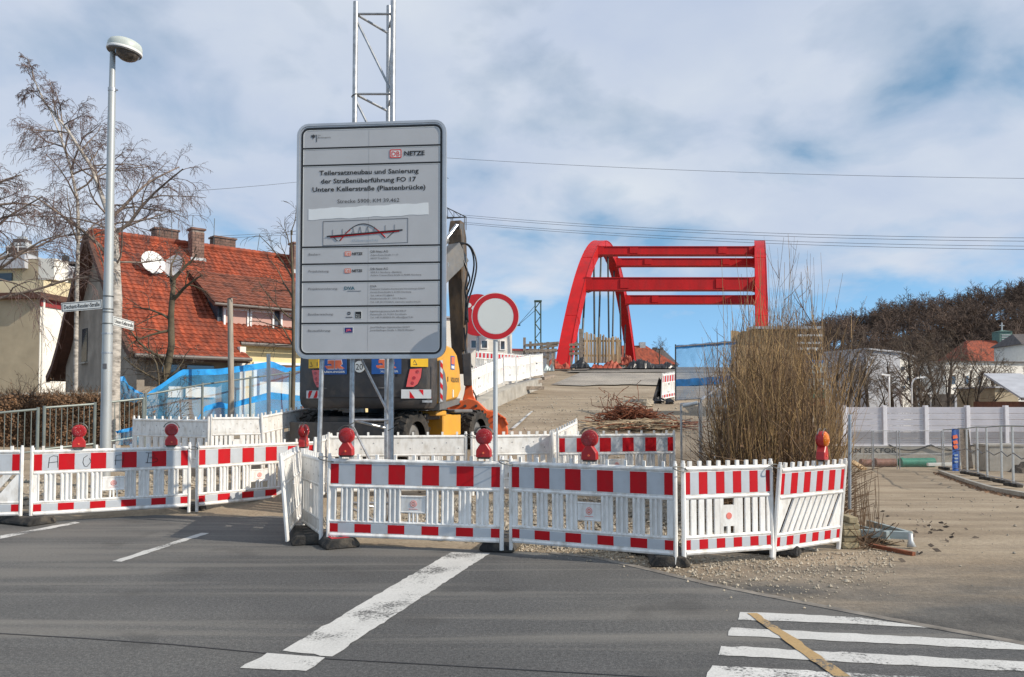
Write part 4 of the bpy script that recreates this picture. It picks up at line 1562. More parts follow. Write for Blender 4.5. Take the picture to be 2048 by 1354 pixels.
# ------------------------------------------------------------------ street lamp with street names
def street_lamp():
    Y = 13.0
    x = xof(211, Y, 890)
    zg = Gf(x, Y)
    t = thing('street_lamp', 'tall grey street lamp with a flat round head and two street name plates', 'street lamp', (x, Y, zg))
    top = zof(107, Y) - zg
    b = MB()
    b.path([(0, 0, 0), (0, 0, 2.4), (0, 0, 4.2), (0, 0, top - 0.62)], [0.086, 0.082, 0.070, 0.058], 18)
    b.build('pole', 'lamp_post', t, smooth=True)
    MB().path([(0, 0, top - 0.63), (0, 0, top + 0.02)], [0.050, 0.044], 16).build('spigot', 'lamp_post', t, smooth=True)
    MB().path([(0, 0, top - 0.66), (0, 0, top - 0.60)], [0.064, 0.064], 16).build('collar', 'galv', t)
    MB().box(0.05, 0.10, -0.012, 0.012, top - 0.645, top - 0.625).build('collar_bolt', 'galv', t)
    hx = 0.20
    tilt = Matrix.Rotation(R(7), 4, 'Y')

    def fn(a, c, h):
        v = tilt @ Vector((a, c, h))
        return (hx + v.x, v.y, top + 0.03 + v.z)
    hd = MB().lathe([(0.270, -0.005), (0.277, 0.03), (0.272, 0.10), (0.25, 0.150), (0.19, 0.185), (0.10, 0.197), (0.004, 0.199)], fn, 36)
    hd.build('head', 'lamp_green', t, smooth=True)
    MB().lathe([(0.279, -0.012), (0.283, 0.0), (0.283, 0.018), (0.279, 0.026)], fn, 36).build('rim', 'win_white', t, smooth=True)
    bw = MB()
    n = 28
    rings = []
    for s in (1.0, 0.9, 0.7, 0.45, 0.2, 0.02):
        row = []
        for k in range(n + 1):
            a = 2 * math.pi * k / n
            d = -0.02 - 0.14 * (1 - s ** 2) ** 0.6
            row.append(fn(0.055 + 0.2 * s * math.cos(a), 0.21 * s * math.sin(a), d))
        rings.append(row)
    bw.sheet(rings)
    bw.build('bowl', 'lamp_bowl', t, smooth='all')
    MB().lathe([(0.268, -0.03), (0.268, -0.006)], fn, 32).build('tray', 'ex_grey', t)
    # street names
    z = lambda py: zof(py, Y - 0.1) - zg

    def plate(nm, s, px0, px1, p0, p1, rz, L, side, tilt_z=0.0):
        h = (p1 - p0) * (Y - 0.1) / F
        zc = z((p0 + p1) / 2)
        e = bpy.data.objects.new(nm, None)
        return h, zc
    # first plate, square to the view, left of the pole
    hgt, L = 0.155, 0.72
    zc = z(607.5)
    m = Matrix.Rotation(R(-3.0), 4, 'Y') @ Matrix.Rotation(R(6), 4, 'X')
    rot = (0, R(-4.2), R(-4))
    o = MB().box(-L, 0.0, -0.008, 0.008, -hgt / 2, hgt / 2).build('name_plate', 'sign_white', t, loc=(-0.07, -0.05, zc), rot=rot)
    q = MB().ring([(-L + 0.012, -hgt / 2 + 0.012), (-0.012, -hgt / 2 + 0.012), (-0.012, hgt / 2 - 0.012), (-L + 0.012, hgt / 2 - 0.012)],
                  [(-L + 0.02, -hgt / 2 + 0.02), (-0.02, -hgt / 2 + 0.02), (-0.02, hgt / 2 - 0.02), (-L + 0.02, hgt / 2 - 0.02)], -0.0105, -0.0078, XZ)
    q.build('plate_border', 'black', o)
    text('Dechant-Reuder-Straße', o, 'black', -L + 0.05, -0.04, -0.030, 0.072, -0.0112, 0.012)
    zc = z(640)
    rot2 = (0, R(0.5), R(95))
    L2 = 0.86
    o = MB().box(0, L2, -0.008, 0.008, -hgt / 2, hgt / 2).build('name_plate', 'sign_white', t, loc=(0.09, 0.0, zc), rot=rot2)
    q = MB().ring([(0.012, -hgt / 2 + 0.012), (L2 - 0.012, -hgt / 2 + 0.012), (L2 - 0.012, hgt / 2 - 0.012), (0.012, hgt / 2 - 0.012)],
                  [(0.02, -hgt / 2 + 0.02), (L2 - 0.02, -hgt / 2 + 0.02), (L2 - 0.02, hgt / 2 - 0.02), (0.02, hgt / 2 - 0.02)], -0.0105, -0.0078, XZ)
    q.build('plate_border', 'black', o)
    text('Untere Kellerstraße', o, 'black', 0.05, L2 - 0.05, -0.030, 0.072, -0.0112, 0.012)
    for py in (591, 617, 623, 646):
        MB().path([(0, 0, z(py) - 0.008), (0, 0, z(py) + 0.008)], 0.088, 16).build('strap', 'wire', t)
    for py in (666, 705):
        MB().path([(0, 0, z(py) - 0.012), (0, 0, z(py) + 0.012)], 0.087, 16).build('band', 'galv', t)
    MB().box(-0.028, 0.038, -0.09, -0.05, z(737), z(727)).build('sticker', 'text_mid', t)


M('lamp_bowl', (0.10, 0.085, 0.075), 0.15, var=0.25, scale=18)
street_lamp()

# ------------------------------------------------------------------ excavator
def excavator():
    a = R(14)
    fwd = Vector((math.sin(a), math.cos(a), 0))
    rear = Vector((-2.99, 14.62, 0))
    c = rear + fwd * 2.1
    zg = 0.50
    t = thing('excavator', 'yellow and black wheeled digger seen from behind, parked beyond the information board', 'excavator', (c.x, c.y, zg), -a)
    # --- upper carriage, local +y = forward
    z0, z1 = zof(819, 14.6) - zg, 2.42
    W = 1.33
    cw = MB()
    prof = []       # plan outline of the counterweight
    for x in np.linspace(-W, W, 15):
        prof.append((x, -2.1 + 0.32 * (abs(x) / W) ** 3))
    prof += [(W, -1.15), (-W, -1.15)]
    layers = [(z0 + 0.02, 0.90), (z0 + 0.10, 0.975), (z0 + 0.22, 1.0), (z0 + 0.80, 1.0), (z1, 0.965)]
    bse = []
    for z, s in layers:
        bse.append([(x * (s * 0.5 + 0.5), -1.15 + (y + 1.15) * s, z) for x, y in prof])
    n = len(prof)
    for row in bse:
        cw.v.extend(row)
    for i in range(len(layers) - 1):
        for k in range(n):
            k2 = (k + 1) % n
            cw.f.append((i * n + k, i * n + k2, (i + 1) * n + k2, (i + 1) * n + k))
    cw.f.append(tuple(reversed(range(n))))
    cw.f.append(tuple((len(layers) - 1) * n + k for k in range(n)))
    cwo = cw.build('counterweight', 'ex_dark', t, smooth=True)
    yb = lambda x: -2.1 + 0.32 * (abs(x) / W) ** 3
    # raised lid line across the back
    ln = MB()
    ln.path([(-0.92, yb(0.9) - 0.005, z0 + 0.78), (-0.82, yb(0.8) - 0.005, z0 + 0.46), (-0.72, yb(0.7) - 0.005, z0 + 0.405), (0.62, yb(0.6) - 0.005, z0 + 0.405), (0.74, yb(0.74) - 0.005, z0 + 0.46), (0.80, yb(0.8) - 0.005, z0 + 0.78)], 0.013, 5)
    ln.build('lid_seam', 'ex_grey', cwo)
    ln = MB()
    ln.path([(x, yb(x) - 0.004, z0 + 0.23) for x in np.linspace(-1.22, 1.22, 13)], 0.012, 5)
    ln.build('lower_seam', 'black', cwo)

    def px_x(px):       # local x on the rear face
        q = at(px, 770, 14.62)
        return (q.x - rear.x) / math.cos(a) * 1.0

    def px_z(py, Y=14.62):
        return zof(py, Y) - zg

    def slab(poly, name, mat, par, d0, d1):
        """polygon in photo pixels laid on the curved rear face"""
        pts = [(px_x(x), px_z(y)) for x, y in poly]
        cx = sum(q[0] for q in pts) / len(pts)
        slope = math.atan(0.32 * 3 * (abs(cx) / W) ** 2 / W * (1 if cx > 0 else -1))
        yc = yb(cx)
        b = MB()
        b.prism(pts, d0, d1, lambda u, v, w: (cx + (u - cx) * math.cos(slope) - w * -math.sin(slope), yc + (u - cx) * math.sin(slope) - w * math.cos(slope), v))
        return b.build(name, mat, par)
    # tail lights
    for pl, circles in (([(613, 739), (634, 739), (634, 774), (627, 774), (619, 762)], [(622, 745.5), (624.5, 757), (627.5, 766)]),
                        ([(816, 739), (839, 737), (837, 755), (831, 768), (823, 774), (809, 774), (812, 757)], [(829.5, 744), (824, 756), (821, 766.5)])):
        big = [((x - 823) * 1.13 + 823 if x > 700 else (x - 624) * 1.16 + 624, (y - 756) * 1.13 + 756) for x, y in pl]
        slab(big, 'light_recess', 'black', cwo, 0.0, 0.012)
        lo = slab(pl, 'tail_light', 'tail_red', t, 0.008, 0.025)
        for cx_, cy_ in circles:
            slab(disc(cx_, cy_, 3.4, 14), 'light_lens', 'lens_red', lo, 0.02, 0.031)
    # stickers
    for x0_, x1_ in ((641, 693), (745, 803)):
        s = slab([(x0_, 748.5), (x1_, 748.5), (x1_, 716), (x0_, 716)], 'company_sticker', 'sticker_blue', t, 0.004, 0.012)
        m = (x0_ + x1_) / 2
        for outline, mat, d in ((1.5, 'sign_white', 0.016), (0.0, 'orange_logo', 0.019)):
            o = outline
            for poly in ([(m - 22 - o, 731 - o), (m - 6 + o, 731 - o * 0), (m - 8, 727 + o * 0), (m - 15 - o, 727), (m - 15 - o, 720 - o), (m - 1 + o * 0.3, 720 - o), (m - 1 + o * 0.3, 737 + o), (m - 17 - o, 737 + o)],
                         [(m + 1 - o * 0.3, 737 + o), (m + 1 - o * 0.3, 720 - o), (m + 14 + o, 720 - o), (m + 16 + o, 728), (m + 12 + o, 731 - o * 0), (m + 22 + o, 737 + o), (m + 9, 737 + o), (m + 6, 733), (m + 6, 737 + o)]):
                slab(poly, 'sticker_letter', mat, s, 0.011, d)
        xm = px_x(m)
        text('RÄDLINGER', s, 'sign_white', px_x(x0_ + 2.5), px_x(x1_ - 3), px_z(745.2), 0.036, yb(xm) - 0.03 - abs(0.0), 0.03)
    for x0_, x1_, y0_ in ((603, 631, 735), (816, 850, 734)):
        s = slab([(x0_, y0_), (x1_, y0_), (x1_, 716), (x0_, 716)], 'warning_sticker', 'warn_yellow', t, 0.004, 0.016)
        w = x1_ - x0_
        slab([(x0_ + w * .1, y0_ - 3.5), (x0_ + w * .42, y0_ - 3.5), (x0_ + w * .26, y0_ - 14)], 'warning_triangle', 'text_grey', s, 0.012, 0.020)
        slab([(x0_ + w * .16, y0_ - 4.7), (x0_ + w * .36, y0_ - 4.7), (x0_ + w * .26, y0_ - 11.5)], 'warning_triangle', 'warn_yellow', s, 0.012, 0.023)
        slab([(x0_ + w * .8, y0_ - 4), (x0_ + w * .87, y0_ - 4), (x0_ + w * .87, y0_ - 12), (x0_ + w * .8, y0_ - 12)], 'warning_figure', 'text_grey', s, 0.012, 0.020)
    # speed disc
    s = slab(disc(720, 733.5, 11.6, 26), 'speed_disc', 'sign_white', t, 0.006, 0.022)
    MBr = [disc(720, 733.5, 11.6, 26), disc(720, 733.5, 10.6, 26)]
    text('20', s, 'black', px_x(712.6), px_x(727.5), px_z(739.6), 0.118, yb(0) - 0.026, 0.0)
    # striped plates
    for x0_, x1_, y0_, y1_, dirn in ((597, 634, 780.5, 796.5, -1), (799, 857, 779, 797, 1)):
        s = slab([(x0_, y1_), (x1_, y1_), (x1_, y0_), (x0_, y0_)], 'hazard_plate', 'foil_silver', t, 0.004, 0.014)
        w = (x1_ - x0_)
        for k in range(2):
            o = (0.04, 0.54)[k] * w + x0_
            e, sh = w * 0.24, w * 0.20
            lo_, hi_ = (o + sh, o) if dirn > 0 else (o, o + sh)
            p_ = [(lo_, y1_ - 0.6), (lo_ + e, y1_ - 0.6), (hi_ + e, y0_ + 0.6), (hi_, y0_ + 0.6)]
            slab(p_, 'red_stripe', 'foil_red', s, 0.010, 0.019)
    slab([(836, 800.5), (856, 800.5), (856, 805), (836, 805)], 'scratch_plate', 'galv', cwo, 0.0, 0.010)
    slab([(866, 720), (871, 720), (871, 803), (866, 803)], 'edge_marker', 'foil_silver', cwo, -0.05, 0.006)
    for k in range(4):
        slab([(866, 722 + k * 21), (871, 728 + k * 21), (871, 738 + k * 21), (866, 732 + k * 21)], 'red_stripe', 'foil_red', cwo, -0.04, 0.010)
    # yellow engine housing on the right and over the top
    hd = MB()
    hd.prism([(-1.16, z0 + 0.10), (0.10, z0 + 0.22), (0.32, z0 + 0.40), (0.22, z0 + 0.85), (0.02, z0 + 1.16), (-0.25, z0 + 1.28), (-1.16, z0 + 1.34)], 0.30, W + 0.02, YZ)
    hdo = hd.build('engine_cover', 'ex_yellow', t, bevel=0.04)
    hd = MB()
    hd.prism([(-1.16, z0 + 0.10), (-0.1, z0 + 0.10), (-0.1, z0 + 1.30), (-1.16, z0 + 1.36)], -W - 0.02, 0.29, YZ)
    hd.build('engine_cover', 'ex_dark', t, bevel=0.04)
    MB().prism([(-1.155, z0 + 0.12), (-0.72, z0 + 0.14), (-0.66, z0 + 0.45), (-0.78, z0 + 0.72), (-1.155, z0 + 0.98)], W + 0.021, W + 0.030, YZ).build('grey_side_patch', 'ex_grey', hdo)
    MB().prism([(-1.13, z0 - 0.02), (0.12, z0 + 0.10), (0.20, z0 + 0.22), (-1.13, z0 + 0.11)], 0.2, W + 0.035, YZ).build('side_skirt', 'ex_grey', t)
    MB().box(W + 0.021, W + 0.030, -0.42, -0.18, z0 + 0.82, z0 + 1.10).build('side_sticker', 'sticker_blue', hdo)
    MB().box(W + 0.031, W + 0.034, -0.39, -0.21, z0 + 0.93, z0 + 1.08).build('side_sticker_mark', 'orange_logo', hdo)
    MB().box(W + 0.031, W + 0.034, -0.39, -0.21, z0 + 0.84, z0 + 0.90).build('side_sticker_mark', 'sign_white', hdo)
    text('VOLVO', hdo, 'text_grey', 0, 0.42, 0, 0.10, 0, 0.02, rot=(0, 0, R(90)), loc=(W + 0.033, -0.42, z0 + 0.56))
    MB().box(W + 0.021, W + 0.034, -0.30, -0.24, z0 + 0.24, z0 + 0.40).build('door_latch', 'sign_white', hdo)
    for y_ in (-0.62, 0.06):
        MB().box(W + 0.021, W + 0.032, y_, y_ + 0.03, z0 + 0.56, z0 + 0.66).build('hinge', 'text_grey', hdo)
    MB().path([(0.9, -0.55, z0 + 1.28), (0.9, -0.55, z0 + 1.44), (0.9, -0.35, z0 + 1.50), (0.9, -0.12, z0 + 1.42), (0.9, -0.08, z0 + 1.24)], 0.022, 8).build('grab_rail', 'warn_yellow', t, smooth='all')
    # cab (hidden behind the board from the front of the picture)
    cb = MB().prism([(-0.1, z0 + 0.1), (1.55, z0 + 0.1), (1.62, z0 + 0.7), (1.35, z0 + 1.75), (0.0, z0 + 1.80), (-0.1, z0 + 1.6)], -W, -0.36, YZ)
    cbo = cb.build('cab', 'ex_grey', t, bevel=0.05)
    for x_ in (-W - 0.004, -0.356):
        MB().prism([(0.05, z0 + 0.55), (1.45, z0 + 0.6), (1.28, z0 + 1.62), (0.05, z0 + 1.66)], x_ - 0.004, x_ + 0.004, YZ).build('cab_window', 'glass_dark', cbo)
    MB().prism([(-1.15, z0 + 0.7), (-0.45, z0 + 0.7), (-0.45, z0 + 1.55), (-1.15, z0 + 1.55)], -0.112, -0.104, XZ).build('cab_window', 'glass_dark', cbo)
    # --- boom, stick, tool
    inv = Matrix.Rotation(a, 4, 'Z')

    def loc(p):
        q = Vector(p) - Vector((c.x, c.y, zg))
        return inv @ q
    root = Vector((0.05, 0.55, 1.85))
    knee = loc(at(835, 585, 18.4))
    tip = loc(at(918, 505, 19.5))

    def arm(name, pts, w, mat):
        b = MB()
        sec = []
        for (p, h) in pts:
            p = Vector(p)
            sec.append((p, h))
        for i in range(len(sec) - 1):
            b.beam(sec[i][0], sec[i + 1][0], w, (sec[i][1] + sec[i + 1][1]) / 2, up=(0, 1, 0.3) if abs((sec[i + 1][0] - sec[i][0]).normalized().z) > 0.8 else (0, 0, 1))
        return b.build(name, mat, t, bevel=0.02)
    bo = arm('boom', [(root, 0.60), (knee, 0.66)], 0.42, 'ex_grey')
    fb = arm('boom_end', [(knee, 0.66), (tip, 0.44)], 0.40, 'ex_grey')
    st_t = loc(at(914, 443, 19.75))
    st_b = loc(at(920, 748, 19.75))
    # tapering stick
    b = MB()
    for (p, w_, h_) in ((st_t, 0.30, 0.26), (st_t + (st_b - st_t) * 0.10, 0.37, 0.42), (st_t + (st_b - st_t) * 0.45, 0.38, 0.50), (st_t + (st_b - st_t) * 0.8, 0.34, 0.36), (st_b, 0.30, 0.24)):
        b.v += [(p.x - w_ / 2, p.y - h_ / 2, p.z), (p.x + w_ / 2, p.y - h_ / 2, p.z), (p.x + w_ / 2, p.y + h_ / 2, p.z), (p.x - w_ / 2, p.y + h_ / 2, p.z)]
    for i in range(4):
        for k in range(4):
            k2 = (k + 1) % 4
            b.f.append((i * 4 + k, i * 4 + k2, i * 4 + 4 + k2, i * 4 + 4 + k))
    b.f += [(3, 2, 1, 0), (16, 17, 18, 19)]
    so = b.build('stick', 'boom_dirty', t, bevel=0.02)
    MB().beam(st_t + Vector((0.16, -0.14, -0.1)), st_t + (st_b - st_t) * 0.9 + Vector((0.15, -0.12, 0)), 0.05, 0.10).build('stick_edge', 'ex_grey', so)
    # lettered plate on the boom side
    pl0, pl1 = loc(at(872, 566, 19.1)), loc(at(919, 516, 19.1))
    text('VOLVO', fb, 'sign_white', 0, 0.62, 0, 0.20, 0, 0.02, rot=(0, -math.atan2(pl1.z - pl0.z, pl1.x - pl0.x) * 1.0, 0), loc=(pl0.x + 0.0, pl0.y - 0.12, pl0.z - 0.02))
    # cylinders and hoses
    cyl0 = loc(at(898, 470, 19.35))
    MB().path([loc(at(890, 482, 19.2)), loc(at(914, 450, 19.5))], 0.05, 10).build('ram_rod', 'chrome', t, smooth=True)
    MB().path([loc(at(830, 545, 18.4)), loc(at(893, 480, 19.2))], 0.085, 12).build('ram', 'ex_grey', t, smooth=True)
    MB().path([loc(at(925, 565, 19.55)), loc(at(928, 700, 19.55))], 0.055, 10).build('ram', 'boom_dirty', t, smooth=True)
    hoses = [[(898, 510), (915, 492), (934, 488), (948, 505), (953, 535), (945, 575), (936, 605), (933, 640)],
             [(898, 503), (913, 488), (930, 487), (943, 500), (948, 530), (941, 570), (932, 600), (930, 650)],
             [(898, 516), (912, 498), (921, 493), (927, 520), (935, 545), (930, 580), (934, 610), (936, 645)],
             [(896, 497), (910, 487), (922, 489), (930, 530), (937, 548), (939, 560), (932, 580)],
             [(933, 640), (934, 660), (930, 690), (935, 720), (938, 745)],
             [(928, 655), (931, 690), (936, 715), (945, 735)],
             [(945, 780), (952, 795), (949, 812), (940, 806), (944, 790)]]
    for k, h in enumerate(hoses):
        pts = [loc(at(x, y, 19.3 + 0.03 * k)) for x, y in h]
        # smooth the polyline
        P2 = []
        for i in range(len(pts) - 1):
            p0_, p1_, p2_, p3_ = pts[max(i - 1, 0)], pts[i], pts[i + 1], pts[min(i + 2, len(pts) - 1)]
            for u in (0, 0.25, 0.5, 0.75):
                P2.append(0.5 * ((2 * p1_) + (p2_ - p0_) * u + (2 * p0_ - 5 * p1_ + 4 * p2_ - p3_) * u * u + (3 * p1_ - p0_ - 3 * p2_ + p3_) * u ** 3))
        P2.append(pts[-1])
        MB().path(P2, 0.022, 7).build('hose', 'hose', t, smooth='all')
    MB().hexa([loc(at(x, y, Y_)) for x, y, Y_ in ((928, 772, 19.2), (944, 772, 19.2), (944, 772, 19.6), (928, 772, 19.6), (924, 708, 19.2), (942, 705, 19.2), (942, 705, 19.6), (924, 708, 19.6))]).build('valve_block', 'ex_dark', t, bevel=0.02)
    # quick coupler and orange bucket
    def bp(x, y, Y_):
        return loc(at(x, y, Y_))
    cpl = MB()
    cpl.prism([(931, 770), (944, 770), (947, 790), (952, 800), (925, 800), (928, 788)], 19.35, 19.85, lambda u, v, w: bp(u, v, w))
    cpl.build('coupler', 'bucket_orange', t, bevel=0.015)
    bk = MB()
    prof = [(893, 812), (899, 804), (926, 800), (936, 796), (948, 798), (957, 803), (975, 820), (985, 821), (996, 825), (1006, 833), (1013, 845), (1016, 858), (1016, 869), (1010, 878), (985, 884), (960, 886), (900, 886), (896, 850)]
    bk.prism(prof, 19.15, 20.25, lambda u, v, w: bp(u, v, w))
    bko = bk.build('bucket', 'bucket_orange', t, bevel=0.03)
    rb = MB().path([bp(x, y, 19.13) for x, y in ((960, 872), (964, 850), (972, 838), (983, 831), (995, 828), (1008, 836), (1015, 850))], 0.03, 6)
    rb.build('bucket_rib', 'bucket_orange', bko, smooth='all')
    rb = MB().path([bp(x, y, 19.10) for x, y in ((994, 838), (1004, 833), (1012, 838))], 0.02, 6)
    rb.build('bucket_rib', 'bucket_orange', bko, smooth='all')
    MB().prism([(911, 810), (921, 810), (921, 806), (911, 806)], 19.10, 19.14, lambda u, v, w: bp(u, v, w)).build('bucket_plate', 'ex_dark', bko)
    for x_, y_ in ((952, 812), (930, 812)):
        MB().prism(disc(x_, y_, 3, 12), 19.08, 19.14, lambda u, v, w: bp(u, v, w)).build('pin', 'ex_dark', bko)
    # --- undercarriage, turned a little further
    la = R(25) - a
    lm = Matrix.Rotation(-la, 4, 'Z')

    def U(x, y, z):
        q = lm @ Vector((x + 0.05, y, z))
        return (q.x, q.y, q.z)
    def ubox(name, x0_, x1_, y0_, y1_, za, zb_, mat, bev=0.02):
        b = MB()
        b.hexa([U(x0_, y0_, za), U(x1_, y0_, za), U(x1_, y1_, za), U(x0_, y1_, za), U(x0_, y0_, zb_), U(x1_, y0_, zb_), U(x1_, y1_, zb_), U(x0_, y1_, zb_)])
        return b.build(name, mat, t, bevel=bev)
    ubox('chassis', -0.55, 0.55, -1.9, 1.9, 0.42, 0.88, 'ex_dark')
    ubox('chassis_wing', -1.15, 1.15, -0.75, 0.75, 0.80, 0.93, 'ex_dark')
    b = MB().lathe([(0.62, 0.88), (0.62, 1.06), (0.5, 1.06)], lambda u, v, h: (u, v, h), 28)
    b.build('turntable', 'ex_dark', t, smooth=True)
    ubox('mudguard', 0.62, 1.30, 0.15, 0.95, 0.93, 1.0, 'ex_grey')
    ubox('toolbox', 0.72, 1.22, -0.22, 0.55, 0.45, 0.90, 'ex_yellow')
    ubox('toolbox', -1.22, -0.72, -0.5, 0.5, 0.45, 0.90, 'ex_yellow')
    ubox('step', 0.82, 1.32, -0.65, -0.24, 0.88, 0.98, 'ex_yellow')
    for sx in (-1, 1):
        for yy in (-1.32, 1.32):
            for k in (0, 1):
                xx = sx * (0.78 + 0.36 * k)
                fn = lambda u, v, h, xx=xx, yy=yy: U(xx + h, yy + u, 0.49 + v)
                ty = MB()
                rr = [(0.30, -0.15), (0.43, -0.165), (0.475, -0.12), (0.485, 0.0), (0.475, 0.12), (0.43, 0.165), (0.30, 0.15)]
                ty.lathe(rr, fn, 30, cap=False)
                tyo = ty.build('tyre', 'tyre', t, smooth=True)
                tr = MB()
                for q in range(20):
                    for s2 in (-1, 1):
                        a0 = 2 * math.pi * (q + (0.5 if s2 > 0 else 0)) / 20
                        pts = []
                        for rad in (0.46, 0.505):
                            for (h_, da) in ((0.02 * s2, 0.0), (0.15 * s2, 0.10), (0.15 * s2, 0.20), (0.02 * s2, 0.10)):
                                pts.append(fn(rad * math.cos(a0 + da), rad * math.sin(a0 + da), h_))
                        tr.hexa(pts)
                tr.build('tread', 'tyre', tyo, kind='stuff')
                if k == 1 or True:
                    rm = MB().lathe([(0.30, -0.10), (0.27, 0.02 * 1), (0.12, 0.06), (0.11, 0.12), (0.01, 0.12)], lambda u, v, h, fn=fn, s=sx: fn(u, v, h * s), 24)
                    rm.build('rim', 'ex_grey', tyo, smooth=True)
    # stabiliser blade at the back, underside clutter
    b = MB()
    b.hexa([U(-1.15, -2.15, 0.30), U(1.15, -2.15, 0.30), U(1.15, -2.05, 0.25), U(-1.15, -2.05, 0.25), U(-1.15, -2.15, 0.78), U(1.15, -2.15, 0.78), U(1.15, -2.05, 0.74), U(-1.15, -2.05, 0.74)])
    b.build('stabiliser_blade', 'ex_dark', t, bevel=0.02)
    for x_ in (-0.5, 0.1, 0.55):
        MB().path([U(x_, -2.02, 0.50), U(x_ * 0.8, -1.2, 0.86)], 0.05, 8).build('stabiliser_arm', 'ex_grey', t)
    return t


M('tail_red', (0.62, 0.09, 0.08), 0.3, var=0.08, coat=0.3)
excavator()


# ------------------------------------------------------------------ red arch bridge
def bridge():
    ox, oy, oz = 3.35, 50.0, 3.9
    k = 0.315
    SPAN, RISE, WID = 28.8, 10.7, 12.95
    t = thing('arch_bridge', 'red steel tied arch bridge with four cross beams at the head of the ramp', 'bridge', (ox, oy, oz))

    def A(s, side, off=0.0, lat=0.0):
        u = (s - SPAN / 2) / (SPAN / 2)
        z = RISE * (1 - u * u)
        dz = -2 * u * RISE / (SPAN / 2)
        n = Vector((-dz, 1.0)).normalized()
        s2, z2 = s + n.x * off, z + n.y * off
        return Vector((k * s2 + side * WID + lat, s2, z2))
    for side in (0, 1):
        b = MB()
        ss = list(np.linspace(-1.2, SPAN + 1.2, 46))
        rows = []
        for s in ss:
            hw = 0.40
            d = 0.44
            rows.append([A(s, side, -d, -hw), A(s, side, -d, hw), A(s, side, d, hw), A(s, side, d, -hw)])
        for r in rows:
            b.v.extend([tuple(q) for q in r])
        for i in range(len(rows) - 1):
            for j in range(4):
                j2 = (j + 1) % 4
                b.f.append((i * 4 + j, i * 4 + j2, i * 4 + 4 + j2, i * 4 + 4 + j))
        b.f += [(3, 2, 1, 0), tuple(len(rows) * 4 - 4 + j for j in range(4))]
        ao = b.build('arch', 'arch_red', t, smooth=True)
        # flange edges: thin plates standing proud of the box
        for lat in (-0.41, 0.41):
            e = MB()
            rows = [[A(s, side, 0.475, lat - 0.025), A(s, side, 0.475, lat + 0.025), A(s, side, 0.42, lat + 0.025), A(s, side, 0.42, lat - 0.025)] for s in ss]
            for r in rows:
                e.v.extend([tuple(q) for q in r])
            for i in range(len(rows) - 1):
                for j in range(4):
                    j2 = (j + 1) % 4
                    e.f.append((i * 4 + j, i * 4 + j2, i * 4 + 4 + j2, i * 4 + 4 + j))
            e.build('flange', 'arch_red', ao, smooth=True)
        # hangers
        for i, s in enumerate((3.4, 6.4, 9.4, 12.4, 15.4, 18.4, 21.4, 24.4)):
            tp = A(s, side, -0.4)
            lean = 1.6 if i % 2 else -0.4
            MB().path([tp, (k * (s - lean) + side * WID, s - lean, -0.4)], 0.075, 8).build('hanger', 'steel_dark', t, smooth=True)
        MB().hexa([(side * WID - 1.0, -1.4, -1.4), (side * WID + 1.0, -1.4, -1.4), (side * WID + 1.2, 0.8, -1.4), (side * WID - 0.8, 0.8, -1.4), (side * WID - 0.8, -1.0, -0.25), (side * WID + 0.8, -1.0, -0.25), (side * WID + 1.0, 0.7, -0.25), (side * WID - 0.6, 0.7, -0.25)]).build('abutment_block', 'arch_rusty', t)
    for s, h, off in ((5.2, 0.82, -0.1), (9.6, 0.56, 0.0), (17.6, 0.58, -0.1), (22.3, 0.72, -0.1)):
        p, q = A(s, 0, off, 0.36), A(s, 1, off, -0.36)
        b = MB()
        d = Vector((k, 1, 0)).normalized()
        w, hh = 0.42, h / 2
        b.hexa([p - d * w - Vector((0, 0, hh)), q - d * w - Vector((0, 0, hh)), q + d * w - Vector((0, 0, hh)), p + d * w - Vector((0, 0, hh)),
                p - d * w + Vector((0, 0, hh)), q - d * w + Vector((0, 0, hh)), q + d * w + Vector((0, 0, hh)), p + d * w + Vector((0, 0, hh))])
        bo = b.build('cross_beam', 'arch_red', t)
        for e0, e1, sgn in ((p, q, 1), (q, p, -1)):
            x_ = Vector((sgn, 0, 0))
            g = MB()
            g.hexa([e0 - d * (w + 0.05) - Vector((0, 0, hh + 0.16)), e0 + x_ * 0.5 - d * (w + 0.05) - Vector((0, 0, hh - 0.02)), e0 + x_ * 0.5 + d * (w + 0.05) - Vector((0, 0, hh - 0.02)), e0 + d * (w + 0.05) - Vector((0, 0, hh + 0.16)),
                    e0 - d * (w + 0.05) + Vector((0, 0, hh + 0.12)), e0 + x_ * 0.5 - d * (w + 0.05) + Vector((0, 0, hh - 0.02)), e0 + x_ * 0.5 + d * (w + 0.05) + Vector((0, 0, hh - 0.02)), e0 + d * (w + 0.05) + Vector((0, 0, hh + 0.12))])
            g.build('gusset', 'arch_red', bo)
        for sgn in (-1, 1):
            f = MB()
            z_ = Vector((0, 0, sgn * (hh + 0.02)))
            f.hexa([p - d * (w + 0.07) + z_ - Vector((0, 0, 0.022)), q - d * (w + 0.07) + z_ - Vector((0, 0, 0.022)), q + d * (w + 0.07) + z_ - Vector((0, 0, 0.022)), p + d * (w + 0.07) + z_ - Vector((0, 0, 0.022)),
                    p - d * (w + 0.07) + z_ + Vector((0, 0, 0.022)), q - d * (w + 0.07) + z_ + Vector((0, 0, 0.022)), q + d * (w + 0.07) + z_ + Vector((0, 0, 0.022)), p + d * (w + 0.07) + z_ + Vector((0, 0, 0.022))])
            f.build('flange', 'arch_red', bo)
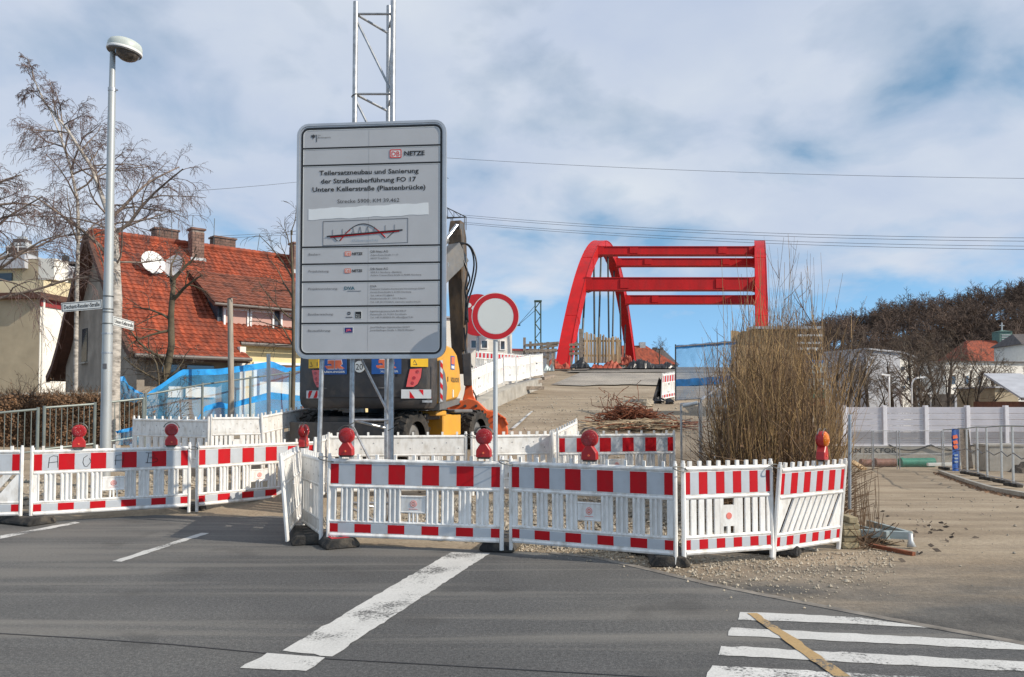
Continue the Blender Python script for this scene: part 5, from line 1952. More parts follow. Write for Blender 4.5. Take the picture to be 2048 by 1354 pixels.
    # bolted splices: collars standing proud of the beams, seams on the arch ribs
    for s, h, off in ((5.2, 0.82, -0.1), (9.6, 0.56, 0.0), (17.6, 0.58, -0.1), (22.3, 0.72, -0.1)):
        p, q = A(s, 0, off, 0.36), A(s, 1, off, -0.36)
        for u in (0.22, 0.78):
            c_ = p.lerp(q, u)
            sp = MB().box(c_.x - 0.32, c_.x + 0.32, c_.y - 0.47, c_.y - 0.42, c_.z - h * 0.40, c_.z + h * 0.40).build('splice_plate', 'arch_red', t)
    for side in (0, 1):
        for s in (2.6, 7.6, 12.4, 16.6, 21.0, 25.6):
            b = MB()
            b.hexa([A(s - 0.10, side, -0.455, -0.42), A(s - 0.10, side, -0.455, 0.42), A(s + 0.10, side, -0.455, 0.42), A(s + 0.10, side, -0.455, -0.42), A(s - 0.10, side, 0.455, -0.42), A(s - 0.10, side, 0.455, 0.42), A(s + 0.10, side, 0.455, 0.42), A(s + 0.10, side, 0.455, -0.42)])
            b.build('weld_collar', 'arch_red', t)
    # tie girders and deck edge
    for side in (0, 1):
        MB().beam((k * 1.0 + side * WID, 1.0, -0.75), (k * 28 + side * WID, 28, -0.75), 0.9, 0.9).build('tie_girder', 'arch_rusty', t)
    b = MB()
    b.hexa([(0.3, 1.5, -0.9), (WID - 0.3, 1.5, -0.9), (WID - 0.3 + k * 27, 28.5, -0.9), (0.3 + k * 27, 28.5, -0.9), (0.3, 1.5, -0.25), (WID - 0.3, 1.5, -0.25), (WID - 0.3 + k * 27, 28.5, -0.25), (0.3 + k * 27, 28.5, -0.25)])
    b.build('deck', 'concrete', t)
    return t


bridge()


# --- things about the bridge foot
def plank_wall():
    x0, x1, Y = xof(1170, 47.0), xof(1241, 47.0), 47.0
    zb = zof(726, Y)
    t = thing('plank_hoarding', 'hoarding of upright pale planks under the red arch', 'hoarding', (x0, Y, zb))
    n = 25
    for k in range(n):
        u = k / (n - 1)
        h = (726 - np.interp(u, [0, 0.1, 0.6, 1], [662, 668, 672, 676])) * Y / F + rnd.uniform(-0.14, 0.12)
        w = (x1 - x0) / n
        lean = rnd.uniform(-0.03, 0.03)
        b = MB().hexa([(u * (x1 - x0) - w * 0.46, 0, 0), (u * (x1 - x0) + w * 0.46, 0, 0), (u * (x1 - x0) + w * 0.46, 0.05, 0), (u * (x1 - x0) - w * 0.46, 0.05, 0),
                       (u * (x1 - x0) - w * 0.46 + lean, 0, h), (u * (x1 - x0) + w * 0.46 + lean, 0, h - 0.02), (u * (x1 - x0) + w * 0.46 + lean, 0.05, h), (u * (x1 - x0) - w * 0.46 + lean, 0.05, h)])
        b.build('plank', 'wood_pale', t, loc=(0, rnd.uniform(-0.03, 0.03), 0))
    for h in (0.4, 1.3):
        MB().box(-0.1, x1 - x0 + 0.1, 0.06, 0.14, h, h + 0.12).build('cross_rail', 'wood_grey', t)
    MB().box(-0.35, -0.12, 0.0, 0.08, 0, 2.1).build('post', 'wood_grey', t)


plank_wall()


def wood_railing():
    Y = 46.0
    xs = [1049, 1061, 1070, 1083, 1096, 1106]
    x0 = xof(1049, Y)
    zb = Gf(x0 + 1, Y)
    t = thing('wooden_railing', 'makeshift wooden railing before the red arch leg', 'railing', (x0, Y, zb))
    for i, px in enumerate(xs):
        x = xof(px, Y) - x0
        top = zof([675, 683, 688, 685, 684, 690][i], Y) - zb
        MB().box(x - 0.08, x + 0.08, -0.05, 0.05, -0.3, top).build('post', 'wood_grey', t)
    for (a, c, p0, p1) in ((1052, 1118, 691, 686), (1050, 1114, 703, 700), (1082, 1116, 696, 690), (1050, 1098, 716, 714)):
        MB().beam((xof(a, Y) - x0, -0.08, zof(p0, Y) - zb), (xof(c, Y) - x0, -0.08, zof(p1, Y) - zb), 0.05, 0.17).build('rail', 'wood_grey', t)
    Y2 = 48.0
    t = thing('wooden_railing', 'second wooden railing between arch leg and plank hoarding', 'railing', (xof(1142, Y2), Y2, Gf(xof(1142, Y2), Y2)))
    o = t.location
    for px, py in ((1143, 688), (1152, 684), (1160, 690), (1166, 676)):
        MB().box(xof(px, Y2) - o.x - 0.07, xof(px, Y2) - o.x + 0.07, -0.04, 0.04, -0.2, zof(py, Y2) - o.z).build('post', 'wood_grey', t)
    for p0, p1 in ((690, 688), (699, 698), (708, 706)):
        MB().beam((-0.1, -0.07, zof(p0, Y2) - o.z), (0.85, -0.07, zof(p1, Y2) - o.z), 0.05, 0.16).build('rail', 'wood_grey', t)


wood_railing()


def crumpled(name, label, cat, px0, px1, py0, py1, Y, mat, seed, depth=1.0, n=(14, 8), rough=0.35):
    """a lumpy heap or crumpled sheet"""
    r = random.Random(seed)
    x0, x1 = xof(px0, Y), xof(px1, Y)
    zt, zb = zof(py0, Y), zof(py1, Y)
    rows = []
    for j in range(n[1] + 1):
        v = j / n[1]
        row = []
        for i in range(n[0] + 1):
            u = i / n[0]
            prof = math.sin(math.pi * min(max(v, 0), 1)) ** 0.8
            endf = min(1, 6 * u, 6 * (1 - u))
            h = (zt - zb) * prof * endf * (0.72 + 0.28 * math.sin(u * 9 + seed)) * (1 + rough * (r.random() - 0.5))
            row.append((x0 + (x1 - x0) * u + r.uniform(-0.05, 0.05), Y + (v - 0.5) * depth + r.uniform(-0.05, 0.05), zb + max(h, -0.02)))
        rows.append(row)
    b = MB().sheet(rows)
    o = b.build(name, mat)
    c = Vector((x0 + x1, 2 * Y, 2 * zb)) / 2
    tag(o, label, cat)
    return o


crumpled('tarpaulin', 'black tarpaulin heaped at the foot of the plank hoarding', 'tarpaulin', 1140, 1182, 716, 736, 46.0, 'tarp_black', 3)
crumpled('tarpaulin', 'long black tarpaulin roll along the bridge edge', 'tarpaulin', 1246, 1352, 719, 737, 47.5, 'tarp_black', 5, 0.8, (26, 6), 0.5)
crumpled('rubble', 'red painted rubble below the plank hoarding', 'rubble', 1180, 1245, 724, 737, 46.5, 'arch_rusty', 8, 0.9, (20, 6), 0.9)
crumpled('rubble', 'rusty red rubble at the foot of the near arch leg', 'rubble', 1088, 1140, 720, 738, 47.0, 'arch_rusty', 11, 0.9, (14, 6), 0.8)
crumpled('tarpaulin', 'small grey green tarpaulin at the end of the ramp barriers', 'tarpaulin', 1086, 1108, 724, 742, 38.0, 'steel_blue', 12, 0.7, (8, 5), 0.5)
crumpled('rubble', 'orange red machine scrap beside the far arch leg', 'rubble', 1240, 1266, 706, 730, 48.0, 'arch_rusty', 14, 0.8, (10, 6), 0.9)

# timber lying by the ramp barriers
for (a, c, Y, lab) in (((1040, 768), (1082, 762), 32.5, 'grey timber lying below the last ramp barrier'), ((1020, 776), (1086, 776), 30.5, 'long pale timber along the kerb of the ramp'), ((1085, 757), (1108, 752), 35.0, 'dark timber at the corner of the ramp barriers'), ((1016, 772), (1034, 778), 29.5, 'short reddish timber by the ramp kerb')):
    p0, p1 = at(a[0], a[1], Y), at(c[0], c[1], Y + 0.6)
    p0.z = Gf(p0.x, p0.y) + 0.1 if False else p0.z
    tag(MB().beam(p0, p1, 0.25, 0.14).build('timber', 'wood_grey', bevel=0.01), lab, 'timber', 'timbers on the ramp')
# concrete upstand under the ramp barriers
b = MB()
kp = [(942, 838, 22.4), (975, 818, 24.6), (1005, 800, 26.8), (1040, 784, 29.6), (1084, 770, 33.6)]
for i in range(len(kp) - 1):
    p0, p1 = at(*kp[i]), at(*kp[i + 1])
    for q in (p0, p1):
        pass
    g0, g1 = Gf(p0.x, p0.y) - 0.2, Gf(p1.x, p1.y) - 0.2
    zt0, zt1 = p0.z + 0.30, p1.z + 0.30
    b.hexa([(p0.x, p0.y, g0), (p1.x, p1.y, g1), (p1.x - 0.45, p1.y, g1), (p0.x - 0.45, p0.y, g0), (p0.x, p0.y, zt0), (p1.x, p1.y, zt1), (p1.x - 0.45, p1.y, zt1), (p0.x - 0.45, p0.y, zt0)])
tag(b.build('concrete_upstand', 'concrete'), 'low concrete upstand below the white barriers of the ramp', 'kerb wall', kind='thing')


def catenary_mast():
    Y = 82.0
    c = at(1076, 700, Y)
    t = thing('catenary_mast', 'green lattice railway mast rising behind the wooden railing', 'mast', (c.x, Y, c.z - 6))
    h = zof(602, Y) - (c.z - 6)
    w = 0.30
    for sx in (-1, 1):
        for sy in (-1, 1):
            MB().box(sx * w - 0.06, sx * w + 0.06, sy * w - 0.06, sy * w + 0.06, 0, h).build('leg', 'mast_green', t)
    n = 14
    for s in (-1, 1):
        b = MB()
        for i in range(n):
            za, zb = h * i / n, h * (i + 1) / n
            b.path([(-w if i % 2 else w, s * w, za), (w if i % 2 else -w, s * w, zb)], 0.035, 4)
            b.path([(s * w, -w if i % 2 else w, za), (s * w, w if i % 2 else -w, zb)], 0.035, 4)
        b.build('lattice', 'mast_green', t, kind='stuff')
    MB().box(-w - 0.1, w + 0.1, -w - 0.1, w + 0.1, h - 0.1, h + 0.05).build('cap', 'mast_green', t)
    for dz, px, py in ((0, 1038, 648), (-0.5, 1037, 650)):
        q = at(px, py, Y)
        MB().path([(-w, 0, h - 0.5 + dz), (q.x - c.x, 0, q.z - (c.z - 6))], 0.025, 5).build('stay_wire', 'sky_wire', t)
    q = at(1037, 650, Y)
    MB().box(q.x - c.x - 0.3, q.x - c.x + 0.2, -0.1, 0.1, q.z - (c.z - 6) - 0.1, q.z - (c.z - 6) + 0.05).build('stay_clamp', 'sky_wire', t)


catenary_mast()


# houses behind the bridge
def hip_house():
    Y = 88.0
    c = at(1285, 728, Y)
    t = thing('house', 'far house with an orange hipped roof and grey chimney beyond the bridge', 'house', (c.x, Y, 0))
    X = lambda px: xof(px, Y) - c.x
    Z = lambda py: zof(py, Y)
    b = MB()
    e0, e1, zr, ze = X(1225), X(1338), Z(691), Z(732)
    r0, r1 = X(1240), X(1292)
    d = 4.5
    b.add([(e0, -d, ze), (e1, -d, ze), (e1, d, ze), (e0, d, ze), (r0, 0, zr), (r1, 0, zr)], [(0, 1, 5, 4), (1, 2, 5), (2, 3, 4, 5), (3, 0, 4), (3, 2, 1, 0)])
    ro = b.build('roof', 'roof_tile', t)
    MB().box(X(1279), X(1290), -0.6, 0.4, Z(700), Z(685)).build('chimney', 'lead', ro)
    MB().box(e0 + 0.5, e1 - 0.5, -d + 0.5, d - 0.5, -2, ze).build('wall', 'render_cream', t)
    Y = 95.0
    c = at(1330, 728, Y)
    t = thing('house', 'small dark roofed house to the right of the orange hipped roof', 'house', (c.x, Y, 0))
    X = lambda px: xof(px, Y) - c.x
    b = MB()
    b.add([(X(1308), -4, zof(733, Y)), (X(1346), -4, zof(733, Y)), (X(1346), 4, zof(733, Y)), (X(1308), 4, zof(733, Y)), (X(1312), 0, zof(697, Y)), (X(1326), 0, zof(697, Y))], [(0, 1, 5, 4), (1, 2, 5), (2, 3, 4, 5), (3, 0, 4)])
    b.build('roof', 'roof_dark', t)
    MB().box(X(1310), X(1344), -3.5, 3.5, -2, zof(733, Y)).build('wall', 'render_grey', t)
    for p0, p1 in ((1306, 1314), (1322, 1326)):
        MB().box(X(p0), X(p1), -0.4, 0.4, zof(712, Y), zof(695, Y)).build('chimney', 'roof_dark', t)


hip_house()


def white_building():
    Y = 62.0
    c = at(1024, 720, Y)
    t = thing('white_building', 'white flat roofed building with a red round sign behind the round traffic sign', 'building', (c.x, Y, 0), R(16))
    X = lambda px: xof(px, Y) - c.x
    Z = lambda py: zof(py, Y)
    MB().box(X(800), X(1024), 0, 12, -1, Z(640)).build('wall', 'render_white', t)
    MB().box(X(1024), X(1125), 1.0, 10, -1, Z(700)).build('wall', 'render_white', t)
    MB().box(X(1023), X(1128), 0.6, 10.4, Z(700), Z(696)).build('roof', 'trim_red', t)
    MB().box(X(800) - 0.2, X(1024) + 0.2, -0.2, 12.2, Z(640), Z(637)).build('roof', 'roof_slate', t)
    for p0, p1, y0, y1 in ((961, 972, 683, 697), (1000, 1008, 683, 699), (940, 950, 683, 697)):
        w = MB().box(X(p0), X(p1), -0.06, 0.05, Z(y1), Z(y0)).build('window', 'win_glass', t)
        MB().ring([(X(p0) - 0.08, Z(y1) - 0.08), (X(p1) + 0.08, Z(y1) - 0.08), (X(p1) + 0.08, Z(y0) + 0.08), (X(p0) - 0.08, Z(y0) + 0.08)], [(X(p0), Z(y1)), (X(p1), Z(y1)), (X(p1), Z(y0)), (X(p0), Z(y0))], -0.09, 0.04, XZ).build('window_frame', 'win_white', w)
    for p0, p1, h0, h1, fl in ((1048, 1065, 716, 708, 0), (1080, 1098, 716, 708, 0)):
        MB().box(X(p0), X(p1), 0.92, 1.1, Z(h0), Z(h1)).build('window', 'win_white', t)
    # round red sign on the roof edge
    s = thing('shop_sign', 'round red shop sign with white letters, half hidden by the round traffic sign', 'sign', (at(955, 630, 58).x, 58.0, zof(630, 58)))
    r = 42 * 58 / F
    MB().prism(disc(0, 0, r, 40), -0.12, 0.12, XZ).build('disc', 'sign_red', s)
    text('Po', s, 'sign_white', -r * 0.72, r * 0.2, r * 0.18, r * 0.42, -0.14, 0.03)
    MB().path([(0, 0.2, -r * 0.5), (0, 0.2, -(zof(630, 58)) + 0.5)], 0.12, 8).build('post', 'galv', s)


white_building()


# ------------------------------------------------------------------ pylon and overhead lines
def pylon():
    Y = 165.0
    X = lambda px: xof(px, Y)
    Z = lambda py: zof(py, Y)
    x0 = X(820)
    t = thing('power_pylon', 'steel lattice power pylon, one crossarm tip showing beside the information board', 'pylon', (x0, Y, 0))
    h = Z(290)
    def half(z):
        return np.interp(z, [0, h], [3.2, 0.6])
    for sx in (-1, 1):
        for sy in (-1, 1):
            MB().path([(sx * 3.2, sy * 3.2, 0), (sx * 0.6, sy * 0.6, h)], 0.16, 4).build('leg', 'sky_wire', t)
    br = MB()
    n = 12
    for i in range(n):
        za, zb = h * i / n, h * (i + 1) / n
        a, c = half(za), half(zb)
        for s in (-1, 1):
            br.path([(-a, s * a, za), (c, s * c, zb)], 0.07, 4)
            br.path([(s * a, -a, za), (s * c, c, zb)], 0.07, 4)
    br.build('bracing', 'sky_wire', t, kind='stuff')
    for za, zt, tipx in ((Z(438), Z(385), X(932) - x0), (Z(360), Z(320), X(890) - x0)):
        for sgn in (-1, 1):
            b = MB()
            tip = (sgn * tipx, 0, za + 0.4)
            for s in (-1, 1):
                b.path([(sgn * 1.2, s * 1.0, za), tip], 0.11, 4)
            b.path([(sgn * 1.0, 0, zt), tip], 0.11, 4)
            for q in range(1, 8):
                u = q / 8
                bx = sgn * (1.2 + (tipx - 1.2) * u)
                b.path([(bx, 1 - u, za + 0.4 * u), (bx, 0, zt + (za + 0.4 - zt) * u)], 0.06, 4)
                b.path([(bx, -(1 - u), za + 0.4 * u), (bx, (1 - u), za + 0.4 * u)], 0.06, 4)
                b.path([(bx, 0, zt + (za + 0.4 - zt) * u), (bx + sgn * 1.4, 0, za + 0.4 * u)], 0.06, 4)
            b.build('crossarm', 'sky_wire', t)
            for q in (0.74, 0.98):
                for o in (-0.18, 0.18):
                    bx = sgn * tipx * q
                    MB().path([(bx + o, 0, za + 0.3), (bx + o, 0, za - 2.4)], 0.10, 6).build('insulator', 'sky_wire', t)


pylon()


def wires():
    g = 'overhead power lines'
    defs = [((926, 430, 165), (2200, 476, 120), 'upper of the close pair of power lines over the bridge'), ((926, 434, 165), (2200, 483, 120), 'second power line over the bridge'), ((910, 443, 165), (2200, 493, 122), 'third power line over the bridge'), ((930, 448, 165), (2200, 500, 122), 'lowest power line over the bridge'),
            ((700, 302, 165), (2200, 358, 130), 'single thin line high above the bridge')]
    for (a, c, lab) in defs:
        p, q = at(*a), at(*c)
        pts = []
        for k in range(25):
            u = k / 24
            v = p.lerp(q, u)
            v.z -= 4 * 1.3 * u * (1 - u)
            pts.append(v)
        tag(MB().path(pts, 0.034, 4).build('power_line', 'sky_wire', fix=False), lab, 'power line', g)
    for (a, c, lab) in (((360, 384, 80), (800, 335, 165), 'faint line from the birch top towards the board'), ((420, 473, 90), (800, 438, 165), 'line above the chimneys of the orange roof'), ((420, 477, 90), (800, 446, 165), 'lower line above the chimneys of the orange roof')):
        p, q = at(*a), at(*c)
        tag(MB().path([p.lerp(q, k / 8) - Vector((0, 0, 2.0 * (k / 8) * (1 - k / 8))) for k in range(9)], 0.022, 4).build('power_line', 'sky_wire', fix=False), lab, 'power line', g)


wires()

# ------------------------------------------------------------------ bare trees
def tree_mesh(seed, height, r0, levels, spread, droop, nb, lean=(0, 0), trunk_frac=0.35, twig=0.012, twist=0.25, decay=0.68, sides=(8, 6, 4, 3, 3), first=None, budget=9000):
    """returns list of segment groups: group 0 trunk, 1 limbs, 2 twigs. each item = (points, radii)"""
    r = random.Random(seed)
    groups = [[], [], []]
    count = [0]

    def grow(p, d, length, rad, lev):
        if count[0] > budget:
            return
        count[0] += 1
        nseg = 6 if lev == 0 else (5 if lev < 3 else 4)
        pts, rr = [p.copy()], [rad]
        q, dd = p.copy(), d.copy()
        endr = max(rad * (0.35 if lev == 0 else 0.3), twig * 0.55)
        for i in range(nseg):
            k = twist * (0.35 if lev == 0 else 1)
            dd = dd + Vector((r.uniform(-k, k), r.uniform(-k, k), r.uniform(-k, k) * 0.7))
            dd.z += (0.10 if lev == 0 else (0.06 if lev < 2 else 0.0)) - droop * (0 if lev == 0 else lev / 3.0) * (i + 1) / nseg
            dd.normalize()
            q = q + dd * (length / nseg)
            pts.append(q.copy())
            rr.append(rad + (endr - rad) * ((i + 1) / nseg) ** 0.8)
        groups[0 if lev == 0 else (1 if lev <= 2 and rad > twig * 2.2 else 2)].append((pts, rr, sides[min(lev, len(sides) - 1)]))
        if lev >= levels:
            return
        n = nb[min(lev, len(nb) - 1)]
        for c in range(n):
            u = (trunk_frac if lev == 0 else 0.18) + (1 - (trunk_frac if lev == 0 else 0.18)) * ((c + r.random() * 0.9) / n)
            u = min(u, 0.99)
            i = min(int(u * nseg), nseg - 1)
            f = u * nseg - i
            base = pts[i].lerp(pts[i + 1], f)
            ax = (pts[i + 1] - pts[i]).normalized()
            az = r.uniform(0, 2 * math.pi)
            o = ax.orthogonal().normalized()
            side = (o * math.cos(az) + ax.cross(o) * math.sin(az))
            sp = spread * r.uniform(0.7, 1.3)
            nd = (ax * math.cos(sp) + side * math.sin(sp)).normalized()
            rad2 = max((rr[i] + (rr[i + 1] - rr[i]) * f) * r.uniform(0.45, 0.68), twig * 0.6)
            ln = length * decay * (1.08 - 0.5 * u) * r.uniform(0.7, 1.2)
            grow(base, nd, ln, rad2, lev + 1)
    d = Vector((lean[0], lean[1], 1)).normalized()
    if first:
        for (p, dd, ln, rad, lev) in first:
            grow(Vector(p), Vector(dd).normalized(), ln, rad, lev)
    else:
        grow(Vector((0, 0, -0.1)), d, height, r0, 0)
    return groups


def seg_mesh(name, group, mat):
    b = MB()
    for pts, rr, n in group:
        b.path(pts, rr, n, cap=False)
    return b.mesh(name, mat, smooth='all', fix=False)


def bare_tree(label, loc, groups, mats, name='bare_tree', rz=0.0, scale=1.0, group=None, catkins=None):
    t = thing(name, label, 'tree', loc, rz, group)
    t.scale = (scale,) * 3
    for g, nm, m, kd in zip(groups, ('trunk', 'limbs', 'crown'), mats, (None, 'stuff', 'stuff')):
        if g:
            put(nm, seg_mesh(nm, g, m), t, kind=kd)
    return t


def birches():
    # main birch beside the street lamp: trunk rises behind the lamp pole and the crown sweeps over to the left
    Y = 18.0
    x = xof(228, Y)
    zg = Gf(x, Y)
    pts = [(x, Y, zg), (xof(226, Y), Y, zof(760, Y)), (xof(229, Y), Y, zof(600, Y)), (xof(222, Y), Y, zof(470, Y)), (xof(205, Y), Y + .1, zof(425, Y)), (xof(165, Y), Y + .2, zof(330, Y)), (xof(115, Y), Y + .2, zof(255, Y)), (xof(70, Y), Y + .1, zof(200, Y)), (xof(50, Y), Y, zof(150, Y))]
    o = Vector((x, Y, zg))
    P = [Vector(p) - o for p in pts]
    gs = [[(P, [0.16, 0.145, 0.13, 0.095, 0.058, 0.042, 0.032, 0.022, 0.010], 10)], [], []]
    first = []
    r = random.Random(21)
    for i in range(3, 9):
        for k in range(4):
            u = r.random()
            b = P[i - 1].lerp(P[i], u)
            ang = r.uniform(-0.2, math.pi + 0.2)
            d = Vector((math.cos(ang) * 0.9, r.uniform(-0.7, 0.7), abs(math.sin(ang)) * 0.7 + 0.12))
            first.append((b, d, r.uniform(1.2, 2.1) * (1 - 0.13 * (i - 3)), 0.030 - 0.003 * (i - 3), 1))
    for q, d, ln in (((225, 470), (0.9, -0.1, 0.42), 2.4), ((215, 440), (0.75, 0.2, 0.65), 2.3), ((222, 520), (-0.8, -0.2, 0.55), 2.2), ((228, 560), (-0.7, 0.3, 0.4), 2.0), ((224, 490), (0.8, 0.2, 0.25), 2.1)):
        first.append((at(q[0], q[1], Y) - o, d, ln, 0.05, 1))
    g2 = tree_mesh(22, 1, 1, 4, 0.66, 0.36, [5, 6, 6, 5], decay=0.60, twig=0.0062, twist=0.3, first=first, budget=6000)
    gs[1] += g2[1]
    gs[2] += g2[2]
    bare_tree('weeping birch with white bark behind the street lamp', tuple(o), gs, ('bark_birch', 'birch_limb', 'birch_twig'), 'birch_tree')
    # second, thinner birch further left; most of its crown leaves the picture
    Y = 20.0
    x = xof(152, Y)
    zg = Gf(x, Y)
    o = Vector((x, Y, zg))
    pts = [(152, 860), (152, 700), (154, 560), (157, 470), (155, 400), (140, 330), (120, 270), (100, 220)]
    P = [at(px, py, Y) - o for px, py in pts]
    P[0] = Vector((0, 0, 0))
    gs = [[(P, [0.062, 0.056, 0.05, 0.045, 0.04, 0.032, 0.024, 0.012], 8)], [], []]
    first = []
    for i in range(3, 8):
        for k in range(3):
            b = P[i - 1].lerp(P[i], r.random())
            ang = r.uniform(0, 2 * math.pi)
            first.append((b, Vector((math.cos(ang), math.sin(ang) * 0.6, 0.55)), r.uniform(1.2, 2.0), 0.028, 1))
    # long limbs from a stem outside the frame
    for q, d, ln in (((-70, 430), (1, 0, 0.95), 3.2), ((-80, 380), (1, 0, 0.8), 3.0), ((-60, 520), (1, 0.1, 0.35), 3.2), ((-90, 330), (1, 0.1, 0.75), 2.6), ((-80, 300), (0.9, -0.1, 0.6), 2.4)):
        pass
    g2 = tree_mesh(31, 1, 1, 4, 0.66, 0.36, [5, 6, 6, 5], decay=0.60, twig=0.0062, twist=0.3, first=first, budget=2600)
    gs[1] += g2[1]
    gs[2] += g2[2]
    bare_tree('slender birch between the street lamp and the white corner building', tuple(o), gs, ('bark_birch', 'birch_limb', 'birch_twig'), 'birch_tree')
    # a third birch whose stem is just outside the frame and whose boughs hang in
    Y = 17.0
    x = xof(-75, Y)
    zg = Gf(x, Y)
    o = Vector((x, Y, zg))
    P = [Vector((0, 0, 0)), Vector((0.05, 0, 2)), Vector((0, 0, 3.2)), Vector((0.1, 0, 4.2)), Vector((0.3, 0, 5.2)), Vector((0.5, 0, 6.0))]
    gs = [[(P, [0.16, 0.15, 0.13, 0.10, 0.06, 0.015], 8)], [], []]
    first = []
    for z, d, ln in ((3.6, (1, 0, 0.7), 2.5), (4.0, (1, 0.2, 0.5), 2.4), (4.4, (1, -0.2, 0.55), 2.2), (4.7, (1, 0.1, 0.5), 1.8), (5.1, (0.9, -0.1, 0.4), 1.6), (5.4, (0.9, 0.2, 0.3), 1.4), (5.8, (0.8, 0, 0.3), 1.1), (3.3, (1, 0.1, 0.25), 2.6)):
        first.append((Vector((0.1, 0, z)), d, ln, 0.045, 1))
    g2 = tree_mesh(41, 1, 1, 4, 0.66, 0.38, [6, 6, 6, 5], decay=0.58, twig=0.0062, twist=0.28, first=first, budget=3800)
    gs[1] += g2[1]
    gs[2] += g2[2]
    bare_tree('birch boughs hanging in from the picture edge above the white corner building', tuple(o), gs, ('bark_birch', 'birch_limb', 'birch_twig'), 'birch_tree')


birches()


def garden_trees():
    # crooked garden tree in front of the orange roof
    Y = 21.0
    x = xof(322, Y)
    zg = Gf(x, Y)
    o = Vector((x, Y, zg))
    pts = [(322, 850), (330, 760), (343, 690), (342, 630), (345, 590), (348, 560)]
    P = [at(px, py, Y) - o for px, py in pts]
    P[0] = Vector((0, 0, 0))
    gs = [[(P, [0.12, 0.11, 0.095, 0.085, 0.075, 0.05], 8)], [], []]
    first = []
    for q, d, ln, ra in (((345, 560), (0.5, 0, 0.5), 1.0, 0.06), ((345, 575), (-0.25, 0.1, 0.7), 1.2, 0.05), ((345, 600), (0.75, -0.1, 0.75), 1.2, 0.06), ((343, 640), (-0.8, 0, 0.35), 1.3, 0.045), ((343, 660), (-0.6, -0.2, -0.2), 1.3, 0.045), ((335, 720), (-0.7, -0.3, 0.6), 1.5, 0.05), ((328, 770), (-0.9, -0.2, 0.5), 1.3, 0.04), ((330, 760), (0.8, -0.3, 0.3), 1.2, 0.03), ((326, 790), (-0.4, -0.5, 0.9), 1.5, 0.035), ((326, 790), (0.3, -0.5, 0.9), 1.3, 0.03)):
        first.append((at(q[0], q[1], Y) - o, d, ln, ra, 1))
    g2 = tree_mesh(51, 1, 1, 4, 0.7, 0.12, [5, 5, 4, 3], decay=0.62, twig=0.009, twist=0.35, first=first, budget=2600)
    gs[1] += g2[1]; gs[2] += g2[2]
    bare_tree('crooked bare garden tree in front of the orange roof', tuple(o), gs, ('bark_olive', 'bark_olive', 'bark_dark'))
    # young tree by the yellow wall, arching branches with few leaves
    Y = 22.5
    x = xof(585, Y)
    o = Vector((x, Y, Gf(x, Y)))
    first = []
    for q, d, ln, ra in (((590, 700), (-0.5, 0, 0.8), 1.6, 0.03), ((588, 640), (-0.7, 0, 0.6), 1.5, 0.03), ((588, 600), (-0.5, 0, 0.95), 1.6, 0.03), ((586, 560), (-0.35, 0, 1.0), 1.7, 0.03), ((588, 660), (-0.9, 0, 0.15), 1.7, 0.03), ((584, 500), (-0.4, 0, 1.0), 1.0, 0.02), ((590, 690), (-1.0, 0, -0.1), 1.4, 0.02), ((586, 540), (-0.6, 0.1, 0.9), 1.4, 0.02), ((584, 470), (-0.1, 0, 1.0), 0.9, 0.02)):
        first.append((at(q[0], q[1], Y) - o, d, ln, ra, 1))
    P = [Vector((0, 0, 0)), at(588, 700, Y) - o, at(586, 560, Y) - o, at(582, 460, Y) - o]
    gs = [[(P, [0.07, 0.06, 0.045, 0.015], 7)], [], []]
    g2 = tree_mesh(61, 1, 1, 3, 0.6, 0.2, [5, 5, 4], decay=0.6, twig=0.008, twist=0.3, first=first, budget=1200)
    gs[1] += g2[1]; gs[2] += g2[2]
    bare_tree('young bare tree half hidden behind the board, in front of the yellow wall', tuple(o), gs, ('bark_olive', 'bark_olive', 'bark_dark'))
    # leafless garden shrubs in front of the gable
    for i, (px, Y, h, sd, lab) in enumerate(((45, 22.0, 2.6, 71, 'bare thorny shrub in front of the white corner building'), (135, 21.5, 2.3, 72, 'bare shrub below the grey gable'), (185, 20.0, 2.4, 73, 'tangled bare shrub at the birch foot'), (265, 19.8, 2.2, 74, 'brown tangled shrub behind the lamp post'), (298, 20.5, 1.9, 75, 'brownish shrub beside the blue netting'), (95, 20.0, 1.8, 76, 'low bare shrub before the gable wall'))):
        x = xof(px, Y)
        first = []
        r = random.Random(sd)
        for k in range(16):
            a = r.uniform(0, 6.28)
            first.append(((r.uniform(-.35, .35), r.uniform(-.3, .3), 0), (math.cos(a) * 0.6, math.sin(a) * 0.6, 1), h * r.uniform(0.45, 0.75), 0.016, 2))
        g2 = tree_mesh(sd, 1, 1, 4, 0.55, 0.10, [6, 6, 5, 4], decay=0.62, twig=0.007, twist=0.3, first=first, budget=800)
        t = thing('bare_shrub', lab, 'shrub', (x, Y, Gf(x, Y)), 0, 'bare garden shrubs')
        put('branches', seg_mesh('branches', g2[1] + g2[2], 'bark_olive' if i % 2 else 'bark_dark'), t, kind='stuff')
        lf = MB()
        for k in range(260 if i in (3, 4) else 60):
            g = r.choice(g2[1] + g2[2])[0]
            p = r.choice(g)
            u = Vector((r.uniform(-1, 1), r.uniform(-1, 1), r.uniform(-1, 1))).normalized() * 0.035
            v = u.orthogonal().normalized() * 0.02
            lf.add([p - u, p + v, p + u, p - v], [(0, 1, 2, 3)])
        put('leaves', lf.mesh('leaves', 'leaf_brown', fix=False), t, kind='stuff')


garden_trees()


